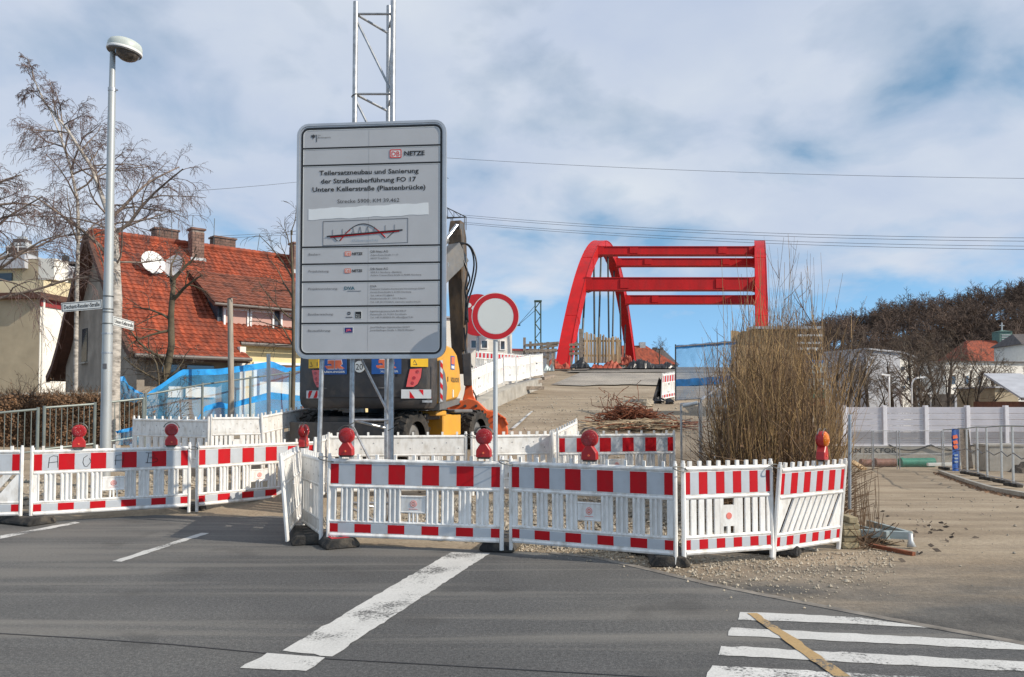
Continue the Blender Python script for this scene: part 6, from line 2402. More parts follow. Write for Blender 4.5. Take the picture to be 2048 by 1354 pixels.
def hedge():
    """clipped brown hedge behind the grey fence: twigs and dead leaves through a box-shaped volume"""
    x0, x1, Y0, Y1 = xof(-60, 18.2), xof(268, 19.6), 18.6, 19.4
    r = np.random.default_rng(3)
    zt0, zt1 = zof(792, 18.5), zof(788, 19.2)
    t = thing('hedge', 'brown winter hedge behind the grey railing fence', 'hedge', ((x0 + x1) / 2, Y0, 0.4))
    o = t.location
    b = MB()
    for k in range(2600):
        u = r.random()
        x = x0 + (x1 - x0) * u
        y = Y0 + (Y1 - Y0) * r.random() + u * 0.6
        zt = zt0 + (zt1 - zt0) * u + r.normal() * 0.05
        z = 0.4 + (zt - 0.4) * r.random() ** 0.8
        L = r.uniform(0.12, 0.35)
        d = Vector((r.normal() * 0.6, r.normal() * 0.6, abs(r.normal()) + 0.3)).normalized() * L
        p = Vector((x, y, z)) - o
        b.path([p, p + d * 0.5 + Vector((r.normal() * .02, 0, 0)), p + d], [0.008, 0.006, 0.004], 3, False)
    put('twigs', b.mesh('twigs', 'stem_brown', fix=False), t, kind='stuff')
    lf = MB()
    for k in range(9000):
        u = r.random()
        x = x0 + (x1 - x0) * u
        y = Y0 + (Y1 - Y0) * r.random() ** 1.5 + u * 0.6
        zt = zt0 + (zt1 - zt0) * u + 0.04 * math.sin(u * 40)
        z = 0.4 + (zt - 0.4) * r.random() ** 0.75
        p = Vector((x, y, z)) - o
        d = Vector(r.normal(size=3)).normalized()
        a = d * 0.035
        c = d.orthogonal().normalized() * 0.022
        lf.add([p - a, p + c, p + a, p - c], [(0, 1, 2, 3)])
    put('leaves', lf.mesh('leaves', 'leaf_brown', fix=False), t, kind='stuff')
    core = MB()
    core.hexa([(x0 - o.x, 0.25, -0.3), (x1 - o.x, 0.85, -0.3), (x1 - o.x, 1.2, -0.3), (x0 - o.x, 0.6, -0.3), (x0 - o.x, 0.25, zt0 - 0.62), (x1 - o.x, 0.85, zt1 - 0.62), (x1 - o.x, 1.2, zt1 - 0.62), (x0 - o.x, 0.6, zt0 - 0.62)])
    put('dense_core', core.mesh('dense_core', 'leaf_brown'), t)
    # low garden wall with a pale coping behind it
    t = thing('garden_wall', 'low garden wall with a pale coping showing over the hedge', 'wall', (0, 0, 0))
    a, c = at(-40, 786, 23.5), at(215, 783, 24.5)
    MB().beam((a.x, a.y, a.z - 0.06), (c.x, c.y, c.z - 0.06), 0.35, 0.10).build('coping', 'concrete', t)
    MB().beam((a.x, a.y, a.z - 0.62), (c.x, c.y, c.z - 0.62), 0.25, 1.02).build('wall', 'render_grey', t)


hedge()


# ------------------------------------------------------------------ left fence and railing
def left_fence():
    g = 'grey railing fence panels'
    segs = [((-60, 831, 15.2), (76, 818.5, 15.9), 'first grey railing panel, cut by the picture edge'), ((89, 815.5, 16.0), (190, 808, 16.7), 'grey railing panel between the double post and the lamp post'), ((220, 804.5, 17.0), (287, 797, 17.6), 'grey railing panel behind the lamp post, beside the blue netting')]
    for a, c, lab in segs:
        p, q = at(*a), at(*c)
        H = 0.98
        t = thing('railing_fence', lab, 'fence', (p.x, p.y, p.z - H), 0, g)
        d = q - p
        fr = MB()
        L0, L1 = Vector((0, 0, H)), Vector((d.x, d.y, H + d.z))
        fr.build
        MB().path([L0, L1], 0.024, 8).build('top_rail', 'fence_green', t, smooth=True)
        MB().path([L0 - Vector((0, 0, H - 0.12)), L1 - Vector((0, 0, H - 0.12))], 0.022, 8).build('bottom_rail', 'fence_green', t, smooth=True)
        n = int(d.length / 0.105)
        b = MB()
        for k in range(n + 1):
            u = L0.lerp(L1, k / n)
            b.path([u - Vector((0, 0, H - 0.12)), u], 0.0085, 5, False)
        b.build('bars', 'fence_green', t, kind='stuff')
        for e in (L0, L1):
            MB().path([e - Vector((0, 0, H + 0.3)), e + Vector((0, 0, 0.04))], 0.032, 8).build('post', 'fence_green', t, smooth=True)
    # hand rail along the ramp, posts rising to the right
    posts = [(291, 790, 18.2), (405, 769, 20.4), (501, 756, 22.6), (580, 745, 24.6), (650, 735, 27.0)]
    t = thing('hand_rail', 'thin steel hand rail in front of the blue netting', 'railing', (at(*posts[0]).x, at(*posts[0]).y, 0))
    o = Vector(t.location)
    P = [at(*q) - o for q in posts]
    MB().path(P, 0.024, 8).build('top_rail', 'fence_green', t, smooth='all')
    for p in P:
        zg = Gf(p.x + o.x, p.y + o.y)
        MB().path([Vector((p.x, p.y, zg - 0.2)), p + Vector((0, 0, 0.05))], 0.034, 8).build('post', 'fence_green', t, smooth=True)


left_fence()


def netting(name, label, top, bot, Y0, Y1, seed, hems=(), sag=0.10, nx=40, ny=10):
    """hanging blue debris net: pixel outlines for top and bottom edge at given distances"""
    r = random.Random(seed)
    t = thing(name, label, 'netting', (at(top[0][0], 800, Y0).x, Y0, 0))
    o = Vector(t.location)
    tx, ty = [p[0] for p in top], [p[1] for p in top]
    bx, by = [p[0] for p in bot], [p[1] for p in bot]
    rows = []

    def P(u, v):
        px = tx[0] + (tx[-1] - tx[0]) * u
        pb = bx[0] + (bx[-1] - bx[0]) * u
        Y = Y0 + (Y1 - Y0) * u
        yt = np.interp(px, tx, ty)
        yb = np.interp(pb, bx, by)
        q = at(px + (pb - px) * v, yt + (yb - yt) * v, Y)
        w = math.sin(u * 31 + v * 3 + seed) * 0.06 + math.sin(u * 67 + v * 9) * 0.03 + math.sin(v * 8 + u * 12) * 0.05
        q.y += w * (0.4 + v)
        return q - o
    for j in range(ny + 1):
        rows.append([P(i / nx, j / ny) for i in range(nx + 1)])
    MB().sheet(rows).build('net', 'net_blue', t, smooth='all', fix=False)
    for v0, v1 in hems:
        MB().sheet([[P(i / nx, v) + Vector((0, -0.012, 0)) for i in range(nx + 1)] for v in (v0, (v0 + v1) / 2, v1)]).build('hem', 'band_blue', t, smooth='all', fix=False)
    return t


netting('blue_netting', 'large blue debris net sagging over the hand rail, with bright hems', [(288, 792), (330, 762), (365, 739), (435, 738), (470, 733), (545, 722), (575, 736), (605, 732)], [(292, 850), (400, 845), (480, 845), (605, 830)], 19.2, 25.5, 4, hems=((0.0, 0.11),))
netting('blue_netting', 'lower fold of blue netting with a bright hem inside the hand rail', [(395, 838), (410, 812), (440, 803), (455, 808), (500, 795), (540, 784), (605, 792)], [(395, 850), (440, 845), (500, 838), (605, 830)], 21.2, 25.6, 9, hems=((0.0, 0.28),), ny=6)
netting('blue_netting', 'scrap of blue netting beside the birch trunk', [(236, 754), (250, 752), (256, 768), (272, 780), (286, 786)], [(238, 800), (250, 802), (272, 806), (286, 798)], 19.0, 19.4, 2, hems=((0.0, 0.2),), nx=14, ny=6)
netting('blue_netting', 'blue net lying on the ground behind the rear barriers', [(232, 862), (262, 855), (275, 850)], [(228, 890), (262, 890), (280, 890)], 16.0, 16.2, 6, hems=((0.0, 0.2),), nx=12, ny=4)


def wood_pole():
    Y = 20.6
    a, c = at(461, 842, Y), at(460, 597, Y)
    t = thing('wooden_pole', 'upright weathered wooden pole in front of the yellow house', 'pole', (a.x, Y, Gf(a.x, Y)))
    MB().path([(0, 0, 0), (0.01, 0, 1.4), (c.x - a.x, 0, c.z - t.location.z)], [0.085, 0.078, 0.07], 10).build('shaft', 'wood_pole', t, smooth=True)
    MB().path([(-0.1, -0.08, c.z - t.location.z - 0.02), (0.05, -0.08, c.z - t.location.z + 0.03), (0.16, -0.08, c.z - t.location.z)], 0.012, 6).build('wire_hook', 'wire', t)
    Y = 22.8
    a, c = at(538, 840, Y), at(537, 708, Y)
    tag(MB().path([(a.x, Y, a.z - 0.6), (c.x, Y, c.z)], 0.06, 8).build('net_post', 'galv_light', smooth=True), 'pale post holding up the blue netting', 'post')
    pass


wood_pole()


# ------------------------------------------------------------------ orange roofed house
def tile_field(b, O, U, V, Wn, nu, nv, amp=0.035, rng=None):
    """pantile courses on a plane: O origin, U along eave (total), V up slope (total)"""
    for j in range(nv):
        v0, v1 = j / nv, (j + 1.12) / nv
        if v1 > 1:
            v1 = 1.0
        cols = nu * 3
        lo, hi = [], []
        dz = rng.uniform(-0.004, 0.004)
        for i in range(cols + 1):
            u = i / cols
            ph = i % 3
            h = (0.0, amp * 0.9, amp * 0.35)[ph]
            lo.append(O + U * u + V * v0 + Wn * (h + 0.045 + dz + rng.uniform(-0.004, 0.004)))
            hi.append(O + U * u + V * v1 + Wn * (h + 0.012))
        b.sheet([lo, hi])
        b.sheet([[p - Wn * 0.045 for p in lo], lo])


def house():
    phi = R(42)
    base = Vector((-12.65, 26.0, 0.35))
    t = thing('house', 'old house with a steep orange tiled roof, grey gable and long dormer', 'house', tuple(base), phi)
    t.scale = (1, 1, 0.955)
    rng = random.Random(77)
    zb = base.z
    # local: x along the eave, y back, z up (above base)
    prof = [(-0.75, 3.02), (-0.25, 3.28), (0.6, 3.92), (5.3, 8.28)]      # front slope
    ridge_y, ridge_z = 5.3, 8.28
    bprof = [(11.6, 2.55), (10.6, 3.05), (9.6, 3.9), (8.4, 5.2), (5.3, 8.28)]  # rear slope, swept out
    UL, UR = -0.35, 10.4
    roof = None
    # roof deck under the tiles, closed prism so that nothing shows through
    deck = MB()
    poly = [(p[0], p[1] - 0.02) for p in prof] + [(p[0], p[1] - 0.02) for p in reversed(bprof[:-1])] + [(bprof[0][0], bprof[0][1] - 0.2), (9.5, 3.6), (5.3, 7.98), (0.6, 3.66), (-0.75, 2.84)]
    split = 3.6       # right of this the eave stops higher up
    deck.prism(poly, UL, split, YZ)
    poly2 = [(0.35, 3.70)] + [(p[0], p[1] - 0.02) for p in prof[2:]] + [(p[0], p[1] - 0.02) for p in reversed(bprof[:-1])] + [(bprof[0][0], bprof[0][1] - 0.2), (9.5, 3.6), (5.3, 7.98), (0.6, 3.72)]
    deck.prism(poly2, split, UR, YZ)
    roof = deck.build('roof', 'roof_under', t)
    tl = MB()
    Xv = Vector((1, 0, 0))
    def slope(y0, z0, y1, z1, x0, x1, rows):
        O = Vector((x0, y0, z0))
        U = Vector((x1 - x0, 0, 0))
        V = Vector((0, y1 - y0, z1 - z0))
        Wn = U.normalized().cross(V.normalized())
        tile_field(tl, O, U, V, Wn, max(1, int(round((x1 - x0) / 0.21))), rows, rng=rng)
    slope(-0.78, 3.0, -0.25, 3.28, UL, split, 2)
    slope(-0.25, 3.28, 0.6, 3.92, UL, split, 4)
    slope(0.35, 3.74, 0.6, 3.92, split, UR, 1)
    slope(0.6, 3.92, 5.3, 8.28, UL, UR, 24)
    put('roof_tiles', tl.mesh('roof_tiles', 'roof_tile', fix=False), roof, kind='stuff')
    rt = MB()
    for k in range(46):
        x = UL + (UR - UL) * k / 46
        rt.path([(x, ridge_y, ridge_z + 0.05), (x + 0.40, ridge_y, ridge_z + 0.075)], [0.13, 0.145], 8)
    put('ridge_tiles', rt.mesh('ridge_tiles', 'roof_tile', smooth=True), roof, kind='stuff')
    # verge along the swept rear edge of the gable
    vg = MB()
    for i in range(len(bprof) - 1):
        p, q = bprof[i], bprof[i + 1]
        vg.beam((UL - 0.06, p[0], p[1] - 0.10), (UL - 0.06, q[0], q[1] - 0.10), 0.16, 0.30)
    for i in range(len(prof) - 1):
        p, q = prof[i], prof[i + 1]
        vg.beam((UL - 0.05, p[0], p[1] - 0.06), (UL - 0.05, q[0], q[1] - 0.06), 0.14, 0.22)
    vg.build('verge', 'roof_under', t)
    # gable wall and long walls
    gw = MB().prism([(0.1, -0.6), (10.2, -0.6), (10.2, 3.0), (9.4, 3.75), (8.3, 5.0), (5.3, 7.95), (0.6, 3.6), (0.1, 3.2)], 0.0, 0.25, YZ)
    wo = gw.build('gable_wall', 'render_grey', t)
    MB().box(0.2, 3.55, 0.4, 0.65, -0.6, 3.4).build('front_wall', 'render_grey', t)
    MB().box(3.55, UR - 0.2, 0.75, 1.0, -0.6, 3.9).build('front_wall', 'render_yellow', t)
    MB().box(3.40, 3.62, -0.3, 0.76, -0.6, 3.5).build('corner_wall', 'render_white', t)
    # gable windows
    for y0, y1, z0, z1 in ((6.6, 7.4, 3.1, 4.5), (3.0, 3.8, 3.1, 4.5), (6.2, 7.0, 0.5, 1.7)):
        w = MB().box(-0.03, 0.06, y0, y1, z0, z1).build('window', 'win_glass', t)
        MB().box(-0.12, 0.02, y0 - 0.08, y1 + 0.08, z0 - 0.10, z0 - 0.03).build('sill', 'concrete', w)
    # porch openings under the low eave
    for x0, x1 in ((0.9, 1.5), (1.75, 2.7)):
        w = MB().box(x0, x1, 0.34, 0.46, 1.9, 2.75).build('window', 'win_glass', t)
        MB().box(x0 - 0.05, x1 + 0.05, 0.30, 0.40, 1.55, 1.95).build('parapet', 'render_white', w)
    # gutters
    MB().path([(UL, -0.86, 2.98), (split, -0.86, 2.98)], 0.075, 8).build('gutter', 'gutter', t, smooth=True)
    MB().path([(split + 0.05, 0.26, 3.66), (UR, 0.26, 3.66)], 0.075, 8).build('gutter', 'gutter', t, smooth=True)
    MB().path([(split - 0.05, -0.8, 2.95), (split - 0.05, -0.3, 2.7), (split - 0.05, -0.25, -0.5)], 0.045, 8).build('downpipe', 'win_white', t, smooth='all')
    # dormer
    dx0, dx1 = 3.1, 10.0
    fy = 1.15
    dsill, dtop = 4.32, 5.22
    MB().box(dx0 + 0.12, dx1, fy + 0.10, fy + 0.3, 4.2, 5.35).build('dormer_wall', 'slate_cheek', t)
    MB().prism([(fy + 0.1, 4.3), (fy + 0.1, 5.38), (3.35, 6.52)], dx0 + 0.05, dx0 + 0.18, YZ).build('dormer_cheek', 'slate_cheek', t)
    dr = MB()
    dr.prism([(0.82, 5.26), (3.75, 6.90), (3.75, 6.78), (0.82, 5.12)], dx0 - 0.25, dx1, YZ)
    dro = dr.build('dormer_roof', 'roof_under', t)
    tl2 = MB()
    O = Vector((dx0 - 0.25, 0.80, 5.26)); U = Vector((dx1 - dx0 + 0.25, 0, 0)); V = Vector((0, 2.97, 1.66))
    tile_field(tl2, O, U, V, U.normalized().cross(V.normalized()), int((dx1 - dx0) / 0.24), 11, rng=rng)
    put('roof_tiles', tl2.mesh('roof_tiles', 'roof_tile_dark', fix=False), dro, kind='stuff')
    MB().path([(dx0 - 0.25, 0.74, 5.2), (dx1, 0.74, 5.2)], 0.06, 8).build('gutter', 'gutter', t, smooth=True)
    MB().box(dx0 + 0.02, dx1, fy - 0.14, fy + 0.10, 4.14, 4.27).build('dormer_sill', 'lead', t)
    x = dx0 + 0.25
    k = 0
    while x < 8.6:
        w = 0.98
        fr = MB().ring([(x, dsill), (x + w, dsill), (x + w, dtop), (x, dtop)], [(x + 0.07, dsill + 0.07), (x + w - 0.07, dsill + 0.07), (x + w - 0.07, dtop - 0.16), (x + 0.07, dtop - 0.16)], fy - 0.02, fy + 0.11, XZ)
        wf = fr.build('dormer_window', 'win_white', t)
        MB().box(x + 0.07, x + w - 0.07, fy + 0.03, fy + 0.06, dsill + 0.07, dtop - 0.16).build('blind', 'blind_pink', wf)
        x += w + (0.05 if k % 2 == 0 else 0.28)
        k += 1
    # brown garage door in the yellow wall with white reveal
    d = MB().ring([(4.35, 1.6), (6.6, 1.6), (6.6, 3.0), (4.35, 3.0)], [(4.47, 1.6), (6.48, 1.6), (6.48, 2.9), (4.47, 2.9)], 0.66, 0.80, XZ).build('door_frame', 'win_white', t)
    MB().box(4.47, 6.48, 0.71, 0.76, -0.5, 2.9).build('door', 'door_brown', t)
    MB().box(4.6, 6.4, 0.70, 0.72, 1.65, 2.2).build('door_panel', 'render_white', d)
    # chimneys of brick
    for cx, cy, w, dpt, top, lab in ((2.9, 6.6, 0.95, 0.6, 9.05, 0), (3.55, 4.7, 0.50, 0.5, 8.85, 1), (5.4, 6.6, 0.95, 0.6, 9.05, 0), (8.0, 4.6, 0.50, 0.5, 8.85, 1)):
        zb_ = 6.3 if lab == 0 else 7.2
        ch = MB().box(cx - w / 2 + 0.015, cx + w / 2 - 0.015, cy - dpt / 2 + 0.015, cy + dpt / 2 - 0.015, zb_, top).build('chimney', 'mortar', roof)
        rows = int((top - zb_) / 0.13)
        brk = MB()
        for j in range(rows):
            z0 = zb_ + j * 0.13
            for f, (ln, horizontal) in enumerate(((w, True), (dpt, False), (w, True), (dpt, False))):
                n = max(2, int(round(ln / 0.26)))
                off = 0.5 if j % 2 else 0.0
                for i in range(n + 1):
                    a, c = (i - off) / n, (i + 1 - off) / n
                    a, c = max(a, 0), min(c, 1)
                    if c - a < 0.1:
                        continue
                    a = -ln / 2 + a * ln + 0.008
                    c = -ln / 2 + c * ln - 0.008
                    if f == 0:
                        brk.box(cx + a, cx + c, cy - dpt / 2, cy - dpt / 2 + 0.02, z0, z0 + 0.115)
                    elif f == 1:
                        brk.box(cx - w / 2, cx - w / 2 + 0.02, cy + a, cy + c, z0, z0 + 0.115)
                    elif f == 2:
                        pass
                    else:
                        brk.box(cx + w / 2 - 0.02, cx + w / 2, cy + a, cy + c, z0, z0 + 0.115)
        brk.build('chimney_bricks', 'brick_old', roof, kind='stuff')
        MB().box(cx - w / 2 - 0.05, cx + w / 2 + 0.05, cy - dpt / 2 - 0.05, cy + dpt / 2 + 0.05, top, top + 0.08).build('chimney_cap', 'brick_old', roof)
        if lab:
            zz = 7.55 if cx < 4 else 7.5
            MB().box(cx - w / 2 - 0.06, cx + w / 2 + 0.06, cy - dpt / 2 - 0.05, cy - dpt / 2 + 0.1, 7.3, 7.62).build('flashing', 'lead', roof)
    MB().path([(4.35, 6.9, 8.0), (4.35, 6.9, 9.15)], 0.10, 8).build('flue', 'gutter', roof)
    MB().lathe([(0.05, 9.15), (0.18, 9.2), (0.05, 9.32)], lambda a, b_, h: (4.35 + a, 6.9 + b_, h), 10).build('flue_cap', 'gutter', roof)
    # satellite dishes
    for cx, cy, cz, yaw, rad in ((1.45, 3.3, 7.0, R(8), 0.46), (2.15, 3.3, 6.95, R(-62), 0.46)):
        dsh = MB()
        fwd = Vector((math.sin(yaw), -math.cos(yaw), 0.35)).normalized()
        sx = fwd.cross(Vector((0, 0, 1))).normalized()
        up = sx.cross(fwd)
        c = Vector((cx, cy, cz))
        for s, hh in ((1.0, 0.0),):
            rings = []
            for q in (0.02, 0.35, 0.7, 0.9, 1.0):
                rings.append([c + sx * (rad * q * math.cos(a_)) + up * (rad * 1.1 * q * math.sin(a_)) - fwd * (0.09 * (1 - q * q)) for a_ in [2 * math.pi * i / 24 for i in range(25)]])
            dsh.sheet(rings)
            dsh.sheet([[p - fwd * 0.03 for p in r_] for r_ in rings])
        do = dsh.build('satellite_dish', 'dish_white', t, smooth='all', fix=False)
        MB().path([c - up * rad * 1.05, c - up * rad * 0.9 + fwd * 0.42], 0.018, 6).build('feed_arm', 'galv', do)
        MB().path([c - up * rad * 0.9 + fwd * 0.40, c - up * rad * 0.85 + fwd * 0.54], 0.035, 8).build('feed_horn', 'dish_white', do)
        MB().path([c - fwd * 0.1, c - fwd * 0.2 - Vector((0, 0, 0.3)), (cx, cy + 0.1, 6.2)], 0.03, 6).build('dish_bracket', 'steel_dark', do)
    # aerials on the ridge
    for x in (2.4, 2.9, 3.6, 4.6, 6.5):
        h = rng.uniform(0.8, 1.6)
        MB().path([(x, 5.6, 7.8), (x + rng.uniform(-0.1, 0.2), 5.6, 8.3 + h)], 0.014, 5).build('aerial', 'steel_dark', t)


M('roof_tile_dark', (0.20, 0.060, 0.032), 0.8, var=0.3, scale=3.0, dirt=((0.08, 0.045, 0.035), 0.7, 1.6), detail=8)
house()


# ------------------------------------------------------------------ corner building on the far left
def corner_building():
    Y, K = 50.0, 1.67
    o = Vector((xof(76, Y), Y, 0.3))
    t = thing('corner_building', 'flat roofed building with tan front and bright white side wall', 'building', tuple(o), R(-7))
    t.scale = (K, K, K)
    zt = (zof(598, Y) - o.z) / K
    MB().box(-14, 0, 0, 9, -1, zt).build('wall', 'render_tan', t)
    MB().box(0.0, 0.03, 0.0, 9, -1, zt).build('side_wall', 'render_white', t)
    MB().box(-14.3, 0.30, -0.35, 9.3, zt, zt + 0.22).build('cornice', 'roof_under', t)
    MB().box(0.031, 0.09, -0.05, 9, zt - 0.28, zt - 0.002).build('red_band', 'trim_red', t)
    MB().box(-14, 0.05, 0.1, 0.35, zt + 0.222, zt + 0.75).build('parapet', 'render_cream', t)
    MB().box(-0.2, 0.05, 0.36, 9, zt + 0.222, zt + 0.75).build('parapet', 'render_cream', t)
    MB().box(-1.45, -0.75, 0.8, 1.6, zt + 0.3, zt + 1.75).build('chimney', 'render_tan', t)
    MB().box(-0.74, -0.05, 0.8, 1.6, zt + 0.9, zt + 1.75).build('chimney', 'render_white', t)
    MB().box(-12, -1.46, 0.9, 6.0, zt + 0.3, zt + 1.35).build('penthouse', 'render_cream', t)
    MB().box(-12.3, -1.2, 0.6, 6.3, zt + 1.352, zt + 1.9).build('penthouse_roof', 'roof_slate', t)
    MB().box(-2.7, -1.95, 0.84, 0.94, zt + 0.75, zt + 1.2).build('window', 'win_glass', t)
    MB().path([(-0.05, 3.0, zt + 0.7), (-0.05, 3.0, zt + 1.6), (0.05, 2.9, zt + 1.68)], 0.05, 8).build('vent_pipe', 'win_white', t)
    MB().path([(0.08, 0.1, -1), (0.08, 0.1, zt)], 0.05, 8).build('downpipe', 'render_white', t)
    MB().box(-13.9, -1.75, -0.02, 0.03, 0, zt - 0.6).build('plaster_edge', 'render_white', t) if False else None
    # dark slab-like block further back
    Y = 78.0
    o = Vector((xof(30, Y), Y, 0))
    t = thing('dark_building', 'long dark storey behind the corner building, with pale window bands', 'building', tuple(o), R(12))
    X = lambda px: xof(px, Y) - o.x
    zt, zl = zof(525, Y), zof(600, Y)
    MB().box(X(-60), X(250), 0, 10, 0, zt).build('wall', 'slate_wall', t)
    MB().box(X(-62), X(252), -0.4, 10.4, zt, zt + 0.25).build('roof', 'roof_dark', t)
    MB().box(X(62), X(240), -0.06, 0.0, zof(553, Y), zof(550, Y)).build('ledge', 'roof_slate', t)
    for k in range(7):
        x = X(70) + k * 1.3
        MB().box(x, x + 0.05, -0.05, 0.0, zof(585, Y), zof(530, Y)).build('mullion', 'roof_slate', t)
    MB().box(X(112), X(122), -0.3, 0.4, zof(600, Y), zof(508, Y)).build('chimney', 'steel_dark', t)
    # stepped turret with rails
    Y = 92.0
    o = Vector((xof(38, Y), Y, 0))
    t = thing('roof_turret', 'stepped metal roof turret with railings above the dark storey', 'turret', tuple(o))
    w = [(1.6, 560, 512), (1.2, 512, 499), (0.95, 499, 488), (0.7, 488, 480), (0.4, 480, 474)]
    for i, (s, a, c) in enumerate(w):
        MB().box(-s, s, -s, s, zof(a, Y) + (0.002 if i else 0), zof(c, Y)).build('tier', 'lead' if i % 2 == 0 else 'roof_dark', t)
    for sx in (-1.75, -0.6, 0.6, 1.75):
        MB().path([(sx, -1.75, zof(545, Y)), (sx, -1.75, zof(490, Y))], 0.05, 5).build('rail_post', 'win_white', t)
    MB().path([(-1.75, -1.75, zof(500, Y)), (1.75, -1.75, zof(500, Y))], 0.045, 5).build('rail', 'win_white', t)
    MB().path([(0, 0, zof(476, Y)), (0, 0, zof(462, Y))], 0.04, 5).build('finial', 'roof_dark', t)


M('slate_wall', (0.055, 0.05, 0.052), 0.7, var=0.2, scale=1.5)
corner_building()

# ------------------------------------------------------------------ thicket of willow stems
def thicket():
    r = np.random.default_rng(12)
    cx, cy = xof(1545, 11.4), 11.4
    t = thing('willow_thicket', 'dense thicket of tall tan willow rods behind the short barriers', 'thicket', (cx, cy, Gf(cx, cy)))
    o = Vector(t.location)
    bright, brown = MB(), MB()
    top_px = lambda px: np.interp(px, [1405, 1440, 1500, 1545, 1600, 1640, 1690], [800, 715, 662, 640, 648, 690, 800])
    for k in range(880):
        Y = r.uniform(9.9, 13.0)
        px = float(np.clip(r.normal(1550, 66), 1440, 1660))
        x = xof(px, Y)
        z = Gf(x, Y) - 0.05
        hmax = zof(top_px(px), Y) - z
        h = hmax * (0.48 + 0.62 * r.random() ** 0.75)
        if r.random() < 0.09 and px > 1460:
            h = hmax * r.uniform(1.05, 1.42)
        lean = (px - 1550) / 130 * 0.035 + r.normal() * 0.06
        bow = r.normal() * 0.16
        n = 7
        ra = r.uniform(0.0035, 0.009) + (0.006 if r.random() < 0.1 else 0)
        pts, rr = [], []
        for i in range(n + 1):
            u = i / n
            pts.append(Vector((x + (lean * u + bow * u * (1 - u)) * h + r.normal() * 0.022 * u, Y + r.normal() * 0.03 + r.normal() * 0.08 * u, z + h * u)) - o)
            rr.append(ra * (1 - 0.75 * u))
        mb = bright if r.random() < 0.5 else brown
        mb.path(pts, rr, 4, False)
        for q in range(int(r.integers(1, 6))):
            i = int(r.integers(1, n))
            p = pts[i]
            d = Vector((r.normal() * 0.55, r.normal() * 0.45, 0.8)).normalized() * r.uniform(0.2, 0.9) * (1 - 0.4 * i / n)
            up = Vector((0, 0, 0.12 * d.length))
            sub = [p, p + d * 0.4, p + d * 0.75 + up * 0.6, p + d + up * 1.6]
            tgt = brown if r.random() < 0.6 else bright
            tgt.path(sub, [ra * 0.55, ra * 0.45, ra * 0.32, ra * 0.15], 3, False)
            if r.random() < 0.5:
                e = Vector((r.normal() * 0.6, r.normal() * 0.4, 0.6)).normalized() * r.uniform(0.1, 0.3)
                tgt.path([sub[2], sub[2] + e * 0.5, sub[2] + e + Vector((0, 0, 0.04))], [ra * 0.3, ra * 0.25, ra * 0.12], 3, False)
    put('rods', bright.mesh('rods', 'stem_tan', fix=False, smooth='all'), t, kind='stuff')
    put('rods', brown.mesh('rods', 'stem_brown', fix=False, smooth='all'), t, kind='stuff')
    low = MB()
    for k in range(2600):
        Y = r.uniform(9.7, 12.5)
        px = r.uniform(1432, 1664)
        x = xof(px, Y)
        z = Gf(x, Y) + abs(r.normal()) * 0.42
        d = Vector((r.normal(), r.normal() * 0.5, abs(r.normal()) * 0.7 + 0.1)).normalized() * r.uniform(0.25, 0.8)
        p = Vector((x, Y, z)) - o
        low.path([p, p + d * 0.5 + Vector((0, 0, r.normal() * 0.04)), p + d], [0.007, 0.005, 0.003], 3, False)
    put('undergrowth', low.mesh('undergrowth', 'stem_brown', fix=False), t, kind='stuff')
    lf = MB()
    for k in range(1500):
        Y = r.uniform(9.9, 12.3)
        x = xof(r.uniform(1436, 1668), Y)
        z = Gf(x, Y) + abs(r.normal()) * 0.5
        p = Vector((x, Y, z)) - o
        d = Vector(r.normal(size=3)).normalized()
        a, c = d * 0.03, d.orthogonal().normalized() * 0.018
        lf.add([p - a, p + c, p + a, p - c], [(0, 1, 2, 3)])
    put('dead_leaves', lf.mesh('dead_leaves', 'leaf_brown', fix=False), t, kind='stuff')
    # thinner clump leaning out to the right
    cx, cy = xof(1665, 11.0), 11.0
    t = thing('willow_clump', 'loose clump of thin rods leaning over beside the thicket', 'shrub', (cx, cy, Gf(cx, cy)))
    o = Vector(t.location)
    b = MB()
    for k in range(46):
        Y = r.uniform(10.4, 12.2)
        px = r.normal(1655, 16)
        x = xof(px, Y)
        z = Gf(x, Y) - 0.05
        h = r.uniform(0.8, 2.6)
        if r.random() < 0.1:
            h = 3.0
        sp = r.normal() * 0.10 + 0.12
        ra = r.uniform(0.004, 0.008)
        pts = [Vector((x + sp * h * (u ** 1.6) + r.normal() * 0.01, Y + r.normal() * 0.03, z + h * u)) - o for u in (0, .2, .4, .6, .8, 1)]
        b.path(pts, [ra * (1 - 0.12 * i) for i in range(6)], 3, False)
    put('rods', b.mesh('rods', 'stem_tan', fix=False), t, kind='stuff')
    # weeds beside the lying steel frame
    cx, cy = xof(1722, 9.2), 9.2
    t = thing('weed_clump', 'sparse dry weeds growing through the lying steel trestle', 'weeds', (cx, cy, Gf(cx, cy)))
    o = Vector(t.location)
    b = MB()
    for k in range(30):
        Y = r.uniform(8.9, 9.8)
        x = xof(r.normal(1722, 22), Y)
        z = Gf(x, Y)
        h = r.uniform(0.4, 1.05)
        sp = r.normal() * 0.08
        b.path([Vector((x + sp * h * u + r.normal() * 0.008, Y, z + h * u)) - o for u in (0, .3, .65, 1)], [0.006, 0.005, 0.004, 0.002], 3, False)
    for k in range(80):
        Y = r.uniform(8.7, 9.5)
        x = xof(r.uniform(1700, 1760), Y)
        p = Vector((x, Y, Gf(x, Y) + abs(r.normal()) * 0.05)) - o
        d = Vector((r.normal(), r.normal() * 0.4, abs(r.normal()) * 0.5)).normalized() * r.uniform(0.1, 0.35)
        b.path([p, p + d], [0.007, 0.004], 3, False)
    put('stalks', b.mesh('stalks', 'stem_brown', fix=False), t, kind='stuff')


thicket()


